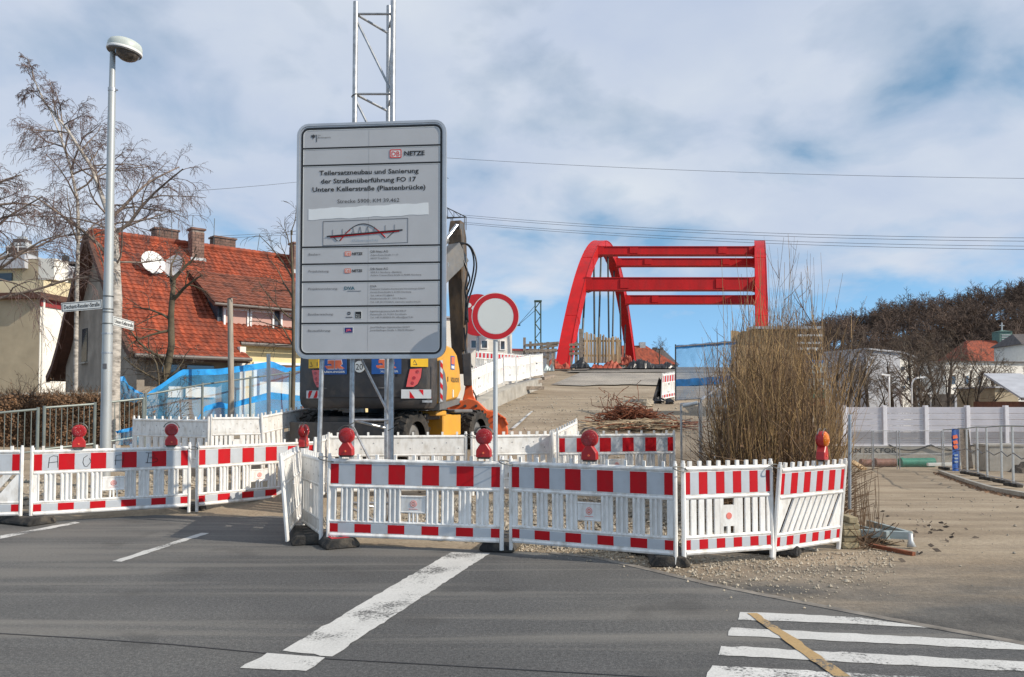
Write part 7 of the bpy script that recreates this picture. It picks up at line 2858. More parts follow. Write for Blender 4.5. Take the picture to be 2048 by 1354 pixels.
# ------------------------------------------------------------------ heap of rusty steel and wood
def scrap_heap():
    r = random.Random(9)
    Y = 21.4
    cx = xof(1262, Y)
    zg = Gf(cx, Y)
    t = thing('rusty_scrap_heap', 'tangled heap of rusty reinforcing wire on the ramp', 'scrap heap', (cx, Y, zg))
    b = MB()
    for k in range(420):
        a = r.gauss(0, 0.42)
        p = Vector((a * 1.15, r.gauss(0, 0.3), max(0.02, abs(r.gauss(0.24, 0.17)) * max(0.15, 1 - abs(a) * 0.75))))
        d = Vector((r.gauss(0, 1), r.gauss(0, 0.7), r.gauss(0.0, 0.28))).normalized()
        L = r.uniform(0.25, 0.75)
        bend = Vector((r.gauss(0, .1), r.gauss(0, .1), r.uniform(-.08, .12)))
        q = [p - d * L * 0.5, p - d * L * 0.15 + bend * 0.7, p + d * L * 0.2 + bend, p + d * L * 0.5]
        for v in q:
            v.z = max(v.z, 0.01)
        b.path(q, 0.011, 4, False)
    for k in range(16):
        base = Vector((r.uniform(-0.75, -0.25), r.uniform(-.2, .2), 0.35))
        pts = [base]
        for i in range(7):
            pts.append(pts[-1] + Vector((r.gauss(0, .10), r.gauss(0, .08), r.gauss(0.04, .12))))
        b.path(pts, 0.009, 4, False)
    put('rusty_wire', b.mesh('rusty_wire', 'rust', fix=False), t, kind='stuff')
    Y = 20.2
    cx = xof(1270, Y)
    zg = Gf(cx, Y)
    t = thing('splinter_heap', 'flat heap of pale split wood and straw in front of the rusty wire', 'wood heap', (cx, Y, zg))
    b = MB()
    for k in range(170):
        p = Vector((r.gauss(0.1, 0.55), r.gauss(0, 0.3), r.uniform(0.02, 0.26)))
        a = r.gauss(0.2, 0.7)
        d = Vector((math.cos(a), math.sin(a) * 0.6, r.gauss(0, 0.12))).normalized() * r.uniform(0.15, 0.5)
        b.beam(p - d, p + d, r.uniform(0.015, 0.045), r.uniform(0.01, 0.025))
    put('splinters', b.mesh('splinters', 'straw', fix=False), t, kind='stuff')
    b = MB()
    for k in range(26):
        p = Vector((r.gauss(0.3, 0.7), r.gauss(0, 0.3), r.uniform(0.03, 0.2)))
        a = r.gauss(0.1, 0.5)
        d = Vector((math.cos(a), math.sin(a) * 0.6, r.gauss(0, 0.08))).normalized() * r.uniform(0.3, 0.8)
        b.path([p - d, p + Vector((0, 0, r.uniform(0, .08))), p + d], 0.012, 4, False)
    put('branches', b.mesh('branches', 'rust', fix=False), t, kind='stuff')
    # pale stones and dark scraps behind the heap
    for i, (px, py, Y, s, m, lab) in enumerate(((1295, 798, 26.0, 0.22, 'stone_pale', 'pointed pale stone behind the rusty wire heap'), (1338, 808, 27.0, 0.16, 'tarp_black', 'black scrap of foil at the small leaning barrier'), (1318, 808, 27.2, 0.18, 'tarp_black', 'crumpled dark foil below the small leaning barrier'), (1240, 806, 25.6, 0.14, 'stone', 'grey stone on the ramp near the wire heap'))):
        p = at(px, py, Y)
        z = Gf(p.x, p.y)
        mb = MB()
        rows = []
        for th in range(7):
            row = []
            for ph in range(11):
                a, c = math.pi * th / 6, 2 * math.pi * (ph % 10) / 10
                k = s * (1 + 0.25 * math.sin(a * 3 + ph % 10 + i) + 0.15 * math.cos(c * 3 + i))
                row.append((k * math.sin(a) * math.cos(c), k * math.sin(a) * math.sin(c) * 0.7, k * math.cos(a) * 0.62 + s * 0.45))
            rows.append(row)
        mb.sheet(rows)
        tag(mb.build('stone' if 'ston' in lab else ('clod' if 'clod' in lab else 'foil_scrap'), m, loc=(p.x, p.y, z)), lab, 'stone' if 'ston' in lab else 'scrap')
    # dark tarp leaning beside the small barrier
    p = at(1316, 806, 28.0)
    rows = []
    for j in range(6):
        v = j / 5
        rows.append([at(1304 + 14 * v + i * 3.0, 806 - 50 * v + (3 if i % 2 else -2), 28.0 + 0.1 * math.sin(i * 2 + j)) + Vector((0, 0, 0.0)) for i in range(6)])
    b = MB().sheet(rows)
    tag(b.build('tarpaulin', 'tarp_black'), 'upright black tarpaulin next to the small leaning barrier', 'tarpaulin')


scrap_heap()


# ------------------------------------------------------------------ wire site fence right of the ramp, blue net panel
def site_fence_middle():
    # panel with blue net, standing on the ramp edge
    t = thing('net_screen', 'blue net panel with bright hems on the ramp edge beside the thicket', 'fence panel', (xof(1350, 24.0), 24.0, zof(800, 24.0)))
    o = Vector(t.location)
    Y0, Y1 = 24.0, 21.5
    rows = []

    def P(u, v):
        Y = Y0 + (Y1 - Y0) * u
        q = at(1351 + 122 * u, (693 - 10 * u) + (800 - 8 * u - 693 + 10 * u) * v, Y)
        q.y += 0.02 * math.sin(u * 25 + v * 5)
        return q - o
    MB().sheet([[P(i / 20, j / 8) for i in range(21)] for j in range(9)]).build('net', 'net_blue', t, smooth='all', fix=False)
    for v0, v1 in ((-0.02, 0.05), (0.62, 0.75)):
        MB().sheet([[P(i / 20, v) + Vector((0, -0.015, 0.01 * math.sin(i * 1.3))) for i in range(21)] for v in (v0, v1)]).build('hem', 'band_blue', t, fix=False)
    MB().path([P(0, -0.04), P(0, 1.02)], 0.022, 8).build('post', 'steel_dark', t)
    MB().path([P(1, -0.04), P(1, 1.02)], 0.022, 8).build('post', 'steel_dark', t)
    MB().path([P(0, 1.0), P(1, 1.0)], 0.02, 8).build('bottom_rail', 'galv', t)
    MB().path([P(0, 0.0), P(1, 0.0)], 0.02, 8).build('top_rail', 'galv', t)
    # two wire panels coming towards us
    for (pa, pb, lab) in (((1362, 808, 13.4), (1399, 806, 13.0), 'narrow wire fence panel behind the second row striped barrier'), ((1402, 800, 13.2), (1470, 752, 19.5), 'wire fence panel receding beside the thicket')):
        a, c = at(*pa), at(*pb)
        za, zc = Gf(a.x, a.y), Gf(c.x, c.y)
        t = thing('wire_fence_panel', lab, 'fence', (a.x, a.y, za), 0, 'wire site fence panels')
        d = c - a
        A0, A1, C0, C1 = Vector((0, 0, 0.05)), Vector((0, 0, a.z - za)), Vector((d.x, d.y, zc - za + 0.05)), Vector((d.x, d.y, c.z - za))
        for p, q in ((A0, A1), (C0, C1)):
            MB().path([p, q], 0.021, 8).build('post', 'galv', t, smooth=True)
        MB().path([A1, C1], 0.021, 8).build('top_rail', 'galv', t, smooth=True)
        MB().path([A0 + Vector((0, 0, .1)), C0 + Vector((0, 0, .1))], 0.018, 8).build('bottom_rail', 'galv', t, smooth=True)
        MB().add([A0, C0, C1, A1], [(0, 1, 2, 3)]).build('mesh', 'wire_mesh', t, fix=False)
        n = int(max(d.length / 0.10, 4))
        w = MB()
        for k in range(1, n):
            u = k / n
            w.path([A0.lerp(C0, u), A1.lerp(C1, u)], 0.0022, 3, False)
        w.build('wires', 'galv', t, kind='stuff')
    # grey roll of pipe on the fence
    a, c = at(1366, 812, 13.1), at(1395, 806, 13.0)
    tag(MB().path([a, c], 0.035, 10).build('grey_pipe', 'galv_light', smooth=True), 'short grey pipe hanging on the wire fence', 'pipe')
    a = at(1699, 1018, 9.4)
    c = at(1699.5, 829, 9.4)
    tag(MB().path([(a.x, 9.4, a.z), (c.x, 9.4, c.z)], 0.021, 8).build('fence_post', 'galv', smooth=True), 'single tall steel post at the end of the barrier row', 'post')
    # dark single posts in the thicket
    for px, py, Y, lab in ((1437, 812, 13.6, 'dark post between wire fence and thicket'), (1622, 812, 12.8, 'grey stake inside the thicket'), (1654, 822, 12.6, 'pale stake at the edge of the thicket')):
        c = at(px, py, Y)
        tag(MB().path([(c.x, Y, Gf(c.x, Y) - 0.05), (c.x + 0.02, Y, c.z)], 0.022, 6).build('stake', 'wood_pole', smooth=True), lab, 'stake', 'stakes about the thicket')


site_fence_middle()


def site_scaffold():
    Y = 23.0
    o = Vector((xof(1465, Y), Y, 0))
    t = thing('formwork_scaffold', 'timber formwork scaffold rising behind the thicket', 'scaffold', tuple(o))
    X = lambda px: xof(px, Y) - o.x
    Z = lambda py: zof(py, Y)
    n = 26
    for k in range(n):
        px = 1466 + k * 5.3
        x = X(px)
        w = 5.3 / F * Y * 0.47
        top = Z(np.interp(px, [1466, 1500, 1502, 1606], [661, 661, 657, 657])) - rnd.uniform(0, 0.05)
        MB().box(x - w, x + w, 0.0, 0.03, Z(900), top).build('board', 'wood_pale', t, loc=(0, rnd.uniform(-0.01, 0.01), 0))
    MB().box(X(1500), X(1641), -0.25, 0.35, Z(659), Z(654)).build('top_beam', 'galv', t)
    for px in (1606, 1620, 1638):
        MB().box(X(px) - 0.04, X(px) + 0.04, -0.2, -0.1, Z(905), Z(659)).build('upright', 'wood_grey', t)
    for py in (687, 698, 672):
        MB().box(X(1590), X(1640), -0.24, -0.21, Z(py) - 0.03, Z(py) + 0.03).build('cross_rail', 'galv_light', t)
    MB().box(X(1623), X(1631), -0.28, -0.25, Z(702), Z(697)).build('notice', 'sign_white', t)
    for y0, y1, m in ((722, 728, 'scaffold_blue'), (728, 748, 'steel_blue'), (749, 756, 'ex_grey'), (757, 780, 'steel_blue'), (781, 796, 'pipe_green'), (797, 812, 'rust')):
        MB().box(X(1612), X(1636), -0.5, 0.2, Z(y1), Z(y0)).build('stored_panel', m, t)
    MB().box(X(1637.5), X(1643), -0.45, -0.15, Z(905), Z(722)).build('upright', 'wood_pole', t)
    MB().box(X(1466), X(1650), 0.05, 3.0, Z(905) - 0.5, Z(780)).build('concrete_core', 'concrete', t)


site_scaffold()


# ------------------------------------------------------------------ noise barrier wall
def noise_wall():
    Y = 46.0
    X = lambda px: xof(px, Y)
    Z = lambda py: zof(py, Y)
    t = thing('noise_barrier_wall', 'pale lilac grey noise barrier wall of ribbed panels on a concrete base', 'wall', (0, Y, 0))
    posts = [1687, 1767, 1850, 1933, 2010, 2092, 2174]
    ztop, zmid, zbot = Z(814), Z(863), Z(889)
    for i, px in enumerate(posts):
        MB().box(X(px) - 0.11, X(px) + 0.11, -0.16, 0.12, Z(893), Z(811)).build('post', 'noise_post', t, bevel=0.015)
    for i in range(len(posts) - 1):
        x0, x1 = X(posts[i]) + 0.115, X(posts[i + 1]) - 0.115
        n = 6
        for k in range(n):
            a = ztop + (zbot - ztop) * k / n
            c = ztop + (zbot - ztop) * (k + 1) / n
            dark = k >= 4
            b = MB()
            h = a - c
            for q in range(3):
                z1 = a - h * q / 3 - 0.012
                z0 = a - h * (q + 1) / 3 + 0.012
                b.hexa([(x0, -0.05, z0), (x1, -0.05, z0), (x1, 0.04, z0), (x0, 0.04, z0), (x0, -0.075, z1), (x1, -0.075, z1), (x1, 0.04, z1), (x0, 0.04, z1)])
            b.box(x0, x1, -0.03, 0.03, c + 0.008, a - 0.008)
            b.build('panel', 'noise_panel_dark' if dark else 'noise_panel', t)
    MB().box(X(1640), X(2200), -0.22, 0.15, Z(925) - 0.4, Z(892)).build('plinth', 'concrete', t)
    MB().box(X(1640), X(2200), -0.24, 0.16, Z(892) + 0.002, Z(889)).build('capping', 'noise_post', t)
    text('AN SEKTOR', t, 'graffiti', X(1692), X(1788), Z(905) + 0.0, 0.30, -0.228, 0.015, name='graffiti')
    # cable slung along it
    pts = []
    for k in range(41):
        u = k / 40
        px = 1770 + 240 * u
        s = abs(math.sin(math.pi * u * 2.9))
        pts.append((X(px), Y - 0.35, Z(889 + 11 * s)))
    c = MB().path(pts, 0.045, 6)
    tag(c.build('hanging_cable', 'hose', smooth='all'), 'black cable slung in loops along the noise wall', 'cable')


noise_wall()


def right_yard():
    # pipes lying in front of the noise wall
    Y = 43.5
    for px0, px1, py, r_, m, lab in ((1722, 1742, 927, 0.22, 'pipe_brown', 'short brown pipe in front of the noise wall'), (1750, 1790, 925, 0.24, 'pipe_brown', 'longer brown pipe beside the green one'), (1801, 1868, 922, 0.26, 'pipe_green', 'green pipe in front of the noise wall')):
        a, c = at(px0, py, Y), at(px1, py - 1, Y)
        z = Gf((a.x + c.x) / 2, Y) + r_ * 0.9
        t = thing('pipe', lab, 'pipe', (a.x, Y, z), 0, 'pipes before the noise wall')
        L = c.x - a.x
        MB().path([(0, 0, 0), (L, 0, 0.02)], r_, 16).build('barrel', m, t, smooth=True)
        MB().path([(-0.02, 0, 0), (0.12, 0, 0)], r_ + 0.04, 16).build('collar', m, t, smooth=True)
    tag(MB().beam(at(1855, 929, 42.0), at(1920, 928, 42.0), 0.2, 0.16).build('white_beam', 'sign_white', bevel=0.01), 'white plank lying by the wire fence end', 'plank')
    tag(MB().beam(at(1702, 922, 40), at(1728, 938, 39), 0.35, 0.10).build('pale_slab', 'wood_pale'), 'pale board leaning by the rear wire fence', 'board')
    # kerb of the yard
    kp = [(1880, 938, 36.5), (1906, 950, 32.5), (1945, 963, 28.0), (1985, 980, 24.0), (2048, 1004, 20.2), (2110, 1030, 17.6)]
    b = MB()
    P = []
    for q in kp:
        p = at(*q)
        P.append((p.x, p.y, Gf(p.x, p.y)))
    for i in range(len(P) - 1):
        a, c = Vector(P[i]), Vector(P[i + 1])
        b.beam(a + Vector((0, 0, 0.05)), c + Vector((0, 0, 0.05)), 0.16, 0.16)
    struct(b.build('kerb', 'concrete'), 'low kerb along the foot of the wire fence')
    b = MB()
    rr = random.Random(4)
    for k in range(700):
        i = rr.randrange(len(P) - 1)
        a = Vector(P[i]).lerp(Vector(P[i + 1]), rr.random()) + Vector((rr.gauss(-0.15, 0.12), rr.gauss(0, 0.1), 0.01))
        d = Vector((rr.gauss(0, 1), rr.gauss(0, 1), rr.gauss(0, .2))).normalized() * 0.06
        c = d.orthogonal().normalized() * 0.035
        b.add([a - d, a + c, a + d, a - c], [(0, 1, 2, 3)])
    tag(b.build('leaf_litter', 'leaf_brown', fix=False, kind='stuff'), 'dead leaves blown against the kerb', 'leaves')
    # fence posts in a row, wire mesh between
    cols = [(1888, 938, 39.5), (1934, 948, 34.0), (1955, 952, 31.6), (1974, 959, 29.6), (2003, 965, 27.4), (2026, 972, 25.8), (2062, 984, 23.6)]
    Q = [at(*q) for q in cols]
    labs = ['far end', 'blue banner', 'second', 'third', 'fourth', 'fifth']
    names = ['wire fence panel at the far end, behind the blue banner', 'wire fence panel just right of the blue banner', 'wire fence panel two bays right of the banner', 'wire fence panel in the middle of the yard fence', 'wire fence panel before the last one of the yard fence', 'nearest wire fence panel, cut by the picture edge']
    for i in range(len(Q) - 1):
        a, c = Q[i], Q[i + 1]
        H = 2.0
        t = thing('wire_fence_panel', names[i], 'fence', tuple(a), 0, 'yard wire fence panels')
        d = c - a
        H2 = Vector((0, 0, H))
        MB().path([Vector((0, 0, 0)), H2], 0.028, 8).build('post', 'galv_light', t, smooth=True)
        MB().path([d + Vector((0.03, 0, 0)), d + H2 + Vector((0.03, 0, 0))], 0.026, 8).build('post', 'galv_light', t, smooth=True)
        MB().path([H2, d + H2], 0.022, 8).build('top_rail', 'fence_green', t, smooth=True)
        MB().path([Vector((0, 0, .15)), d + Vector((0, 0, .15))], 0.020, 8).build('bottom_rail', 'galv', t, smooth=True)
        MB().add([Vector((0, 0, .15)), d + Vector((0, 0, .15)), d + H2, H2], [(0, 1, 2, 3)]).build('mesh', 'wire_mesh', t, fix=False)
        # slung cable and foot
        MB().path([Vector((0, -0.04, 1.1)), d * 0.5 + Vector((0, -0.04, 0.95)), d + Vector((0, -0.04, 1.1))], 0.018, 5).build('cable', 'hose', t)
        MB().box(-0.12, 0.12, -0.35, 0.35, -0.02, 0.10).build('block', 'rubber', t, bevel=0.02)
    # rear fence panels before the noise wall
    for k, (px0, px1, lab) in enumerate(((1700, 1746, 'rear wire fence panel next to the single tall post'), (1746, 1796, 'rear wire fence panel before the graffiti'), (1798, 1886, 'wide rear wire fence panel before the green pipe'))):
        Y = 40.5
        a, c = at(px0, 930, Y), at(px1, 930, Y)
        a.z = Gf(a.x, Y)
        c.z = Gf(c.x, Y)
        top = (861, 861, 861)[k]
        H2 = Vector((0, 0, zof(top, Y) - a.z))
        t = thing('wire_fence_panel', lab, 'fence', tuple(a), 0, 'rear wire fence panels')
        d = c - a
        for e in (Vector((0.04, 0, 0)), d - Vector((0.04, 0, 0))):
            MB().path([e, e + H2], 0.026, 8).build('post', 'galv', t, smooth=True)
        MB().path([H2, d + H2], 0.02, 6).build('top_rail', 'galv', t)
        MB().path([Vector((0, 0, 0.8)), d + Vector((0, 0, 0.8))], 0.016, 6).build('mid_rail', 'galv', t)
        MB().add([Vector((0, 0, .1)), d + Vector((0, 0, .1)), d + H2, H2], [(0, 1, 2, 3)]).build('mesh', 'wire_mesh', t, fix=False)
    # blue banner on the fence
    Y = 36.5
    a = at(1905, 942, Y)
    zg = Gf(a.x, Y)
    t = thing('banner', 'tall blue banner with orange lettering on the yard fence', 'banner', (a.x, Y, a.z), R(12))
    w, h = 16 / F * Y, (942 - 858) / F * Y
    rows = [[(w * i / 6, 0.02 * math.sin(i * 1.3 + j), h * j / 10) for i in range(7)] for j in range(11)]
    MB().sheet(rows).build('cloth', 'banner_blue', t, smooth='all', fix=False)
    for i, z in enumerate((0.76, 0.63, 0.52)):
        MB().prism([(w * (0.05 + 0.1 * i), h * z), (w * 0.75, h * (z + 0.02)), (w * 0.62, h * (z + 0.10)), (w * 0.02, h * (z + 0.08))], -0.06, -0.045, XZ).build('letter', 'banner_orange', t)
    for i, z in enumerate((0.36, 0.28, 0.2)):
        MB().box(w * 0.2, w * 0.7, -0.06, -0.045, h * z, h * (z + 0.035)).build('letter', 'pale_blue', t)
    MB().path([(w + 0.03, 0, -0.1), (w + 0.03, 0, h + 0.05)], 0.03, 8).build('post', 'galv', t)
    # leaning weathered timber behind the banner, grey box
    b = MB().beam(at(1932, 938, 37.0), at(1922, 857, 38.2), 0.30, 0.10)
    tag(b.build('leaning_board', 'wood_grey'), 'weathered board leaning on the fence beside the banner', 'board')
    b = MB().beam(at(1941, 936, 36.6), at(1932, 860, 37.8), 0.22, 0.10)
    tag(b.build('leaning_board', 'bark_dark'), 'dark board leaning just right of the weathered one', 'board')
    Y = 38.0
    a = at(1985, 940, Y)
    zg = Gf(a.x, Y)
    t = thing('concrete_box', 'grey concrete box behind the yard fence', 'box', (a.x, Y, zg))
    MB().box(-0.15, 1.6, 0, 1.2, 0, zof(893, Y) - zg).build('body', 'concrete', t, bevel=0.02)
    MB().box(-0.2, 1.65, -0.05, 1.25, zof(893, Y) - zg + 0.002, zof(891, Y) - zg + 0.05).build('lid', 'concrete', t)
    crumpled('yard_rubble', 'dark rubbish heap at the picture edge behind the yard fence', 'rubble', 2020, 2070, 925, 945, 30.0, 'bark_dark', 17, 0.8, (12, 6), 0.7)
    # sleeper blocks stacked at the end of the barriers
    Y = 8.95
    x0, x1 = xof(1674, Y), xof(1706, Y)
    zs = [1100, 1080, 1069, 1059, 1047, 1038, 1030]
    z0 = zof(1106, Y)
    t = thing('block_stack', 'stack of short weathered wood blocks at the end of the barriers', 'wood stack', (x0, Y, z0))
    zz = 0.0
    rr = random.Random(2)
    for i in range(6):
        h = 0.072
        sft = rr.uniform(-0.015, 0.015)
        wdt = (x1 - x0) * (1.0 if i < 5 else 0.55)
        off = 0 if i < 5 else 0.06
        MB().box(off + sft, off + sft + wdt, -0.12 + rr.uniform(-.02, .02), 0.16, zz, zz + h - 0.004).build('block', 'wood_block', t, bevel=0.006)
        zz += h
    # steel frame lying on the ground
    Z0 = lambda px, py, h=0.12: flat(px, py, h)
    t = thing('steel_trestle', 'pale steel trestle lying on the ground by the wood blocks', 'trestle', (xof(1760, 9.3), 9.3, 0.0))
    o = Vector(t.location)
    fr = [((1703, 1064), (1824, 1070)), ((1736, 1046), (1822, 1070)), ((1703, 1053), (1776, 1070))]
    za = 0.10
    for a, c in fr:
        p, q = flat(a[0], a[1], za) - o, flat(c[0], c[1], za) - o
        MB().beam(p, q, 0.05, 0.075).build('bar', 'steel_blue', t, bevel=0.004)
        MB().beam(p - Vector((0, 0, 0.045)), q - Vector((0, 0, 0.045)), 0.07, 0.012).build('flange', 'steel_blue', t)
    MB().hexa([flat(x_, y_, z_) - o for x_, y_, z_ in ((1738, 1066, za - 0.03), (1815, 1070, za - 0.03), (1790, 1060, za - 0.03), (1750, 1056, za - 0.03), (1738, 1066, za - 0.01), (1815, 1070, za - 0.01), (1790, 1060, za - 0.01), (1750, 1056, za - 0.01))]).build('web_plate', 'steel_blue', t)
    p = flat(1823, 1094, 0.0) - o
    MB().path([p, p + Vector((0.0, 0.02, 0.07)), p + Vector((0.0, 0.02, 0.15))], [0.05, 0.028, 0.026], 10).build('foot_tube', 'galv_light', t, smooth='all')
    MB().path([flat(1700, 1058, 0.06) - o, flat(1730, 1058, 0.08) - o], 0.035, 8).build('dark_tube', 'rust', t)
    p, q = flat(1738, 1090, 0.02), flat(1828, 1108, 0.02)
    tag(MB().beam(p, q, 0.05, 0.04).build('steel_rail', 'rust'), 'rusty bar lying before the steel trestle', 'bar')
    # leaves on the ground
    b = MB()
    rr = random.Random(8)
    for px, py in [(rr.gauss(1815, 70), rr.gauss(1040, 26)) for _ in range(36)] + [(rr.uniform(1720, 2040), rr.uniform(960, 1040)) for _ in range(16)]:
        p = flat(px, py, 0.02)
        p = Vector((p.x, p.y, Gf(p.x, p.y) + 0.02))
        d = Vector((rr.gauss(0, 1), rr.gauss(0, 1), rr.gauss(0.2, .3))).normalized() * rr.uniform(0.025, 0.06)
        c = d.orthogonal().normalized() * 0.03
        b.add([p - d, p + c, p + d, p - c], [(0, 1, 2, 3)])
    tag(b.build('fallen_leaves', 'bark_dark', fix=False, kind='stuff'), 'scattered dead leaves on the yard', 'leaves')


right_yard()


# ------------------------------------------------------------------ far right: buildings, lamps, trees, wooded hill
def far_right():
    def block(name, lab, cat, Y, rz=0.0, px=1800):
        o = Vector((xof(px, Y), Y, 0))
        t = thing(name, lab, cat, tuple(o), rz)
        return t, (lambda q: xof(q, Y) - o.x), (lambda q: zof(q, Y))
    # gabled white hall, its side wall coloured grey for shade, its end left white
    t, X, Z = block('white_hall', 'pale hall with a white end wall and shade painted on its side, behind bare trees', 'building', 95.0, R(18), 1800)
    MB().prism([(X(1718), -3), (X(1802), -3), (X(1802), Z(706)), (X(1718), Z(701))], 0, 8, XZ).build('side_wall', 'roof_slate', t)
    MB().prism([(X(1802) + 0.01, -3), (X(1840), -3), (X(1840), Z(716)), (X(1822), Z(708)), (X(1802) + 0.01, Z(707))], 0.2, 8, XZ).build('end_wall', 'render_white', t)
    MB().prism([(X(1716), Z(701)), (X(1803), Z(706)), (X(1842), Z(716)), (X(1842), Z(713)), (X(1803), Z(703)), (X(1716), Z(698))], -0.3, 8.2, XZ).build('roof', 'roof_slate', t)
    for p0, p1, a, c in ((1808, 1816, 778, 772), (1822, 1832, 760, 752), (1808, 1816, 740, 733)):
        MB().box(X(p0), X(p1), 0.12, 0.22, Z(a), Z(c)).build('window', 'win_glass', t)
    t, X, Z = block('white_house', 'long whitewashed house under the church roof, screened by trees', 'house', 110.0, R(14), 1950)
    MB().box(X(1880), X(2100), 0, 10, -3, Z(724)).build('wall', 'render_white', t)
    MB().prism([(X(1870), Z(724)), (X(2110), Z(724)), (X(2100), Z(722)), (X(1880), Z(722))], -0.4, 10.4, XZ).build('roof', 'roof_dark', t)
    for k in range(5):
        MB().box(X(1895 + k * 32), X(1903 + k * 32), -0.08, 0.05, Z(768), Z(752)).build('window', 'win_glass', t)
    # church with orange roof and green ridge turret
    Y = 140.0
    t, X, Z = block('church', 'church with an orange tiled roof, green ridge turret and cross', 'church', Y, 0, 1985)
    MB().add([(X(1900), -6, Z(727)), (X(2042), -6, Z(727)), (X(2042), 6, Z(727)), (X(1900), 6, Z(727)), (X(1935), 0, Z(681)), (X(2020), 0, Z(681)), (X(2044), -2, Z(712))],
             [(0, 1, 5, 4), (1, 2, 5), (2, 3, 4, 5), (3, 0, 4)]).build('roof', 'roof_tile', t)
    MB().box(X(1905), X(2038), -5.6, 5.6, -3, Z(727)).build('wall', 'render_white', t)
    tx = X(2007)
    MB().box(tx - 1.15, tx + 1.15, -1.1, 1.1, Z(692), Z(664)).build('turret', 'copper_green', t)
    for k in range(5):
        MB().box(tx - 0.8, tx + 0.8, -1.16, -1.12, Z(690 - k * 4.5), Z(688 - k * 4.5)).build('louvre', 'lead', t)
    MB().add([(tx - 1.3, -1.3, Z(664)), (tx + 1.3, -1.3, Z(664)), (tx + 1.3, 1.3, Z(664)), (tx - 1.3, 1.3, Z(664)), (tx, 0, Z(660.5))], [(0, 1, 4), (1, 2, 4), (2, 3, 4), (3, 0, 4), (3, 2, 1, 0)]).build('turret_roof', 'copper_green', t)
    MB().box(tx - 0.09, tx + 0.09, -0.09, 0.09, Z(662), Z(645)).build('cross', 'lead', t)
    MB().box(tx - 0.42, tx + 0.42, -0.07, 0.07, Z(652), Z(650.3)).build('cross_arm', 'lead', t)
    # timber-framed house at the edge, grey roofed annexe, tan shed
    t, X, Z = block('gable_house', 'dark roofed house high at the picture edge beside the church', 'house', 125.0, R(-6), 2060)
    MB().add([(X(2015), -5, Z(692)), (X(2130), -5, Z(692)), (X(2130), 5, Z(692)), (X(2015), 5, Z(692)), (X(2030), 0, Z(668)), (X(2115), 0, Z(668))], [(0, 1, 5, 4), (1, 2, 5), (2, 3, 4, 5), (3, 0, 4), (3, 2, 1, 0)]).build('roof', 'roof_dark', t)
    MB().box(X(2022), X(2125), -4.6, 4.6, -3, Z(692)).build('wall', 'render_white', t)
    for k in range(3):
        MB().box(X(2036 + k * 14), X(2042 + k * 14), -4.66, -4.55, Z(706), Z(696)).build('window', 'win_glass', t)
    t, X, Z = block('tan_shed', 'tan flat roofed shed behind the noise wall', 'shed', 72.0, R(8), 2010)
    MB().box(X(1988), X(2040), 0, 5, -3, Z(776)).build('wall', 'render_tan', t)
    MB().box(X(1984), X(2044), -0.3, 5.3, Z(776), Z(773)).build('roof', 'roof_slate', t)
    t, X, Z = block('grey_roof_house', 'house with a pale grey roof at the right picture edge', 'house', 62.0, R(0), 2060)
    MB().hexa([(X(2026), -1, Z(799)), (X(2140), -1, Z(799)), (X(2140), 6, Z(745)), (X(2060), 6, Z(745)), (X(2026), -1, Z(795)), (X(2140), -1, Z(795)), (X(2140), 6, Z(741)), (X(2060), 6, Z(741))]).build('roof', 'roof_slate', t)
    MB().box(X(2036), X(2140), 0.0, 6, -3, Z(803)).build('wall', 'door_brown', t)
    MB().box(X(2026), X(2140), -1.1, -0.95, Z(801), Z(795)).build('fascia', 'gutter', t)
    t, X, Z = block('garage', 'small garage with a pale door frame between the trees', 'garage', 85.0, R(6), 1925)
    MB().box(X(1905), X(1945), 0, 5, -3, Z(788)).build('wall', 'render_grey', t)
    MB().ring([(X(1907), -3), (X(1943), -3), (X(1943), Z(790)), (X(1907), Z(790))], [(X(1911), -3), (X(1939), -3), (X(1939), Z(794)), (X(1911), Z(794))], -0.15, 0.0, XZ).build('door_frame', 'roof_slate', t)
    MB().box(X(1911), X(1939), -0.08, -0.02, -3, Z(794)).build('door', 'ex_grey', t)
    # street lamps
    for px, top, Y, side, lab in ((1778, 752, 60.0, -1, 'white street lamp with a level head behind the noise wall'), (1823, 757, 66.0, 1, 'curved pale street lamp right of the level headed one'), (1861, 788, 78.0, -1, 'small distant street lamp above the noise wall')):
        a = at(px, top, Y)
        t = thing('street_lamp', lab, 'street lamp', (a.x, Y, -2.1), 0, 'far street lamps')
        h = a.z + 2.1
        pts = [(0, 0, 0), (0, 0, h * 0.9), (0, 0, h)] if side < 0 else [(0, 0, 0), (0, 0, h * 0.86), (0.05, 0, h * 0.94), (0.22, 0, h * 0.99), (0.45, 0, h)]
        MB().path(pts, [0.07] * len(pts), 8).build('pole', 'win_white', t, smooth='all')
        e = pts[-1]
        s = side
        L = 0.62 * Y / 60
        MB().hexa([(e[0] - 0.05 * s, -0.12, h - 0.02), (e[0] + s * L, -0.12, h + 0.08), (e[0] + s * L, 0.12, h + 0.08), (e[0] - 0.05 * s, 0.12, h - 0.02), (e[0] - 0.05 * s, -0.12, h + 0.12), (e[0] + s * L, -0.10, h + 0.2), (e[0] + s * L, 0.10, h + 0.2), (e[0] - 0.05 * s, 0.12, h + 0.12)]).build('head', 'win_white', t)


far_right()


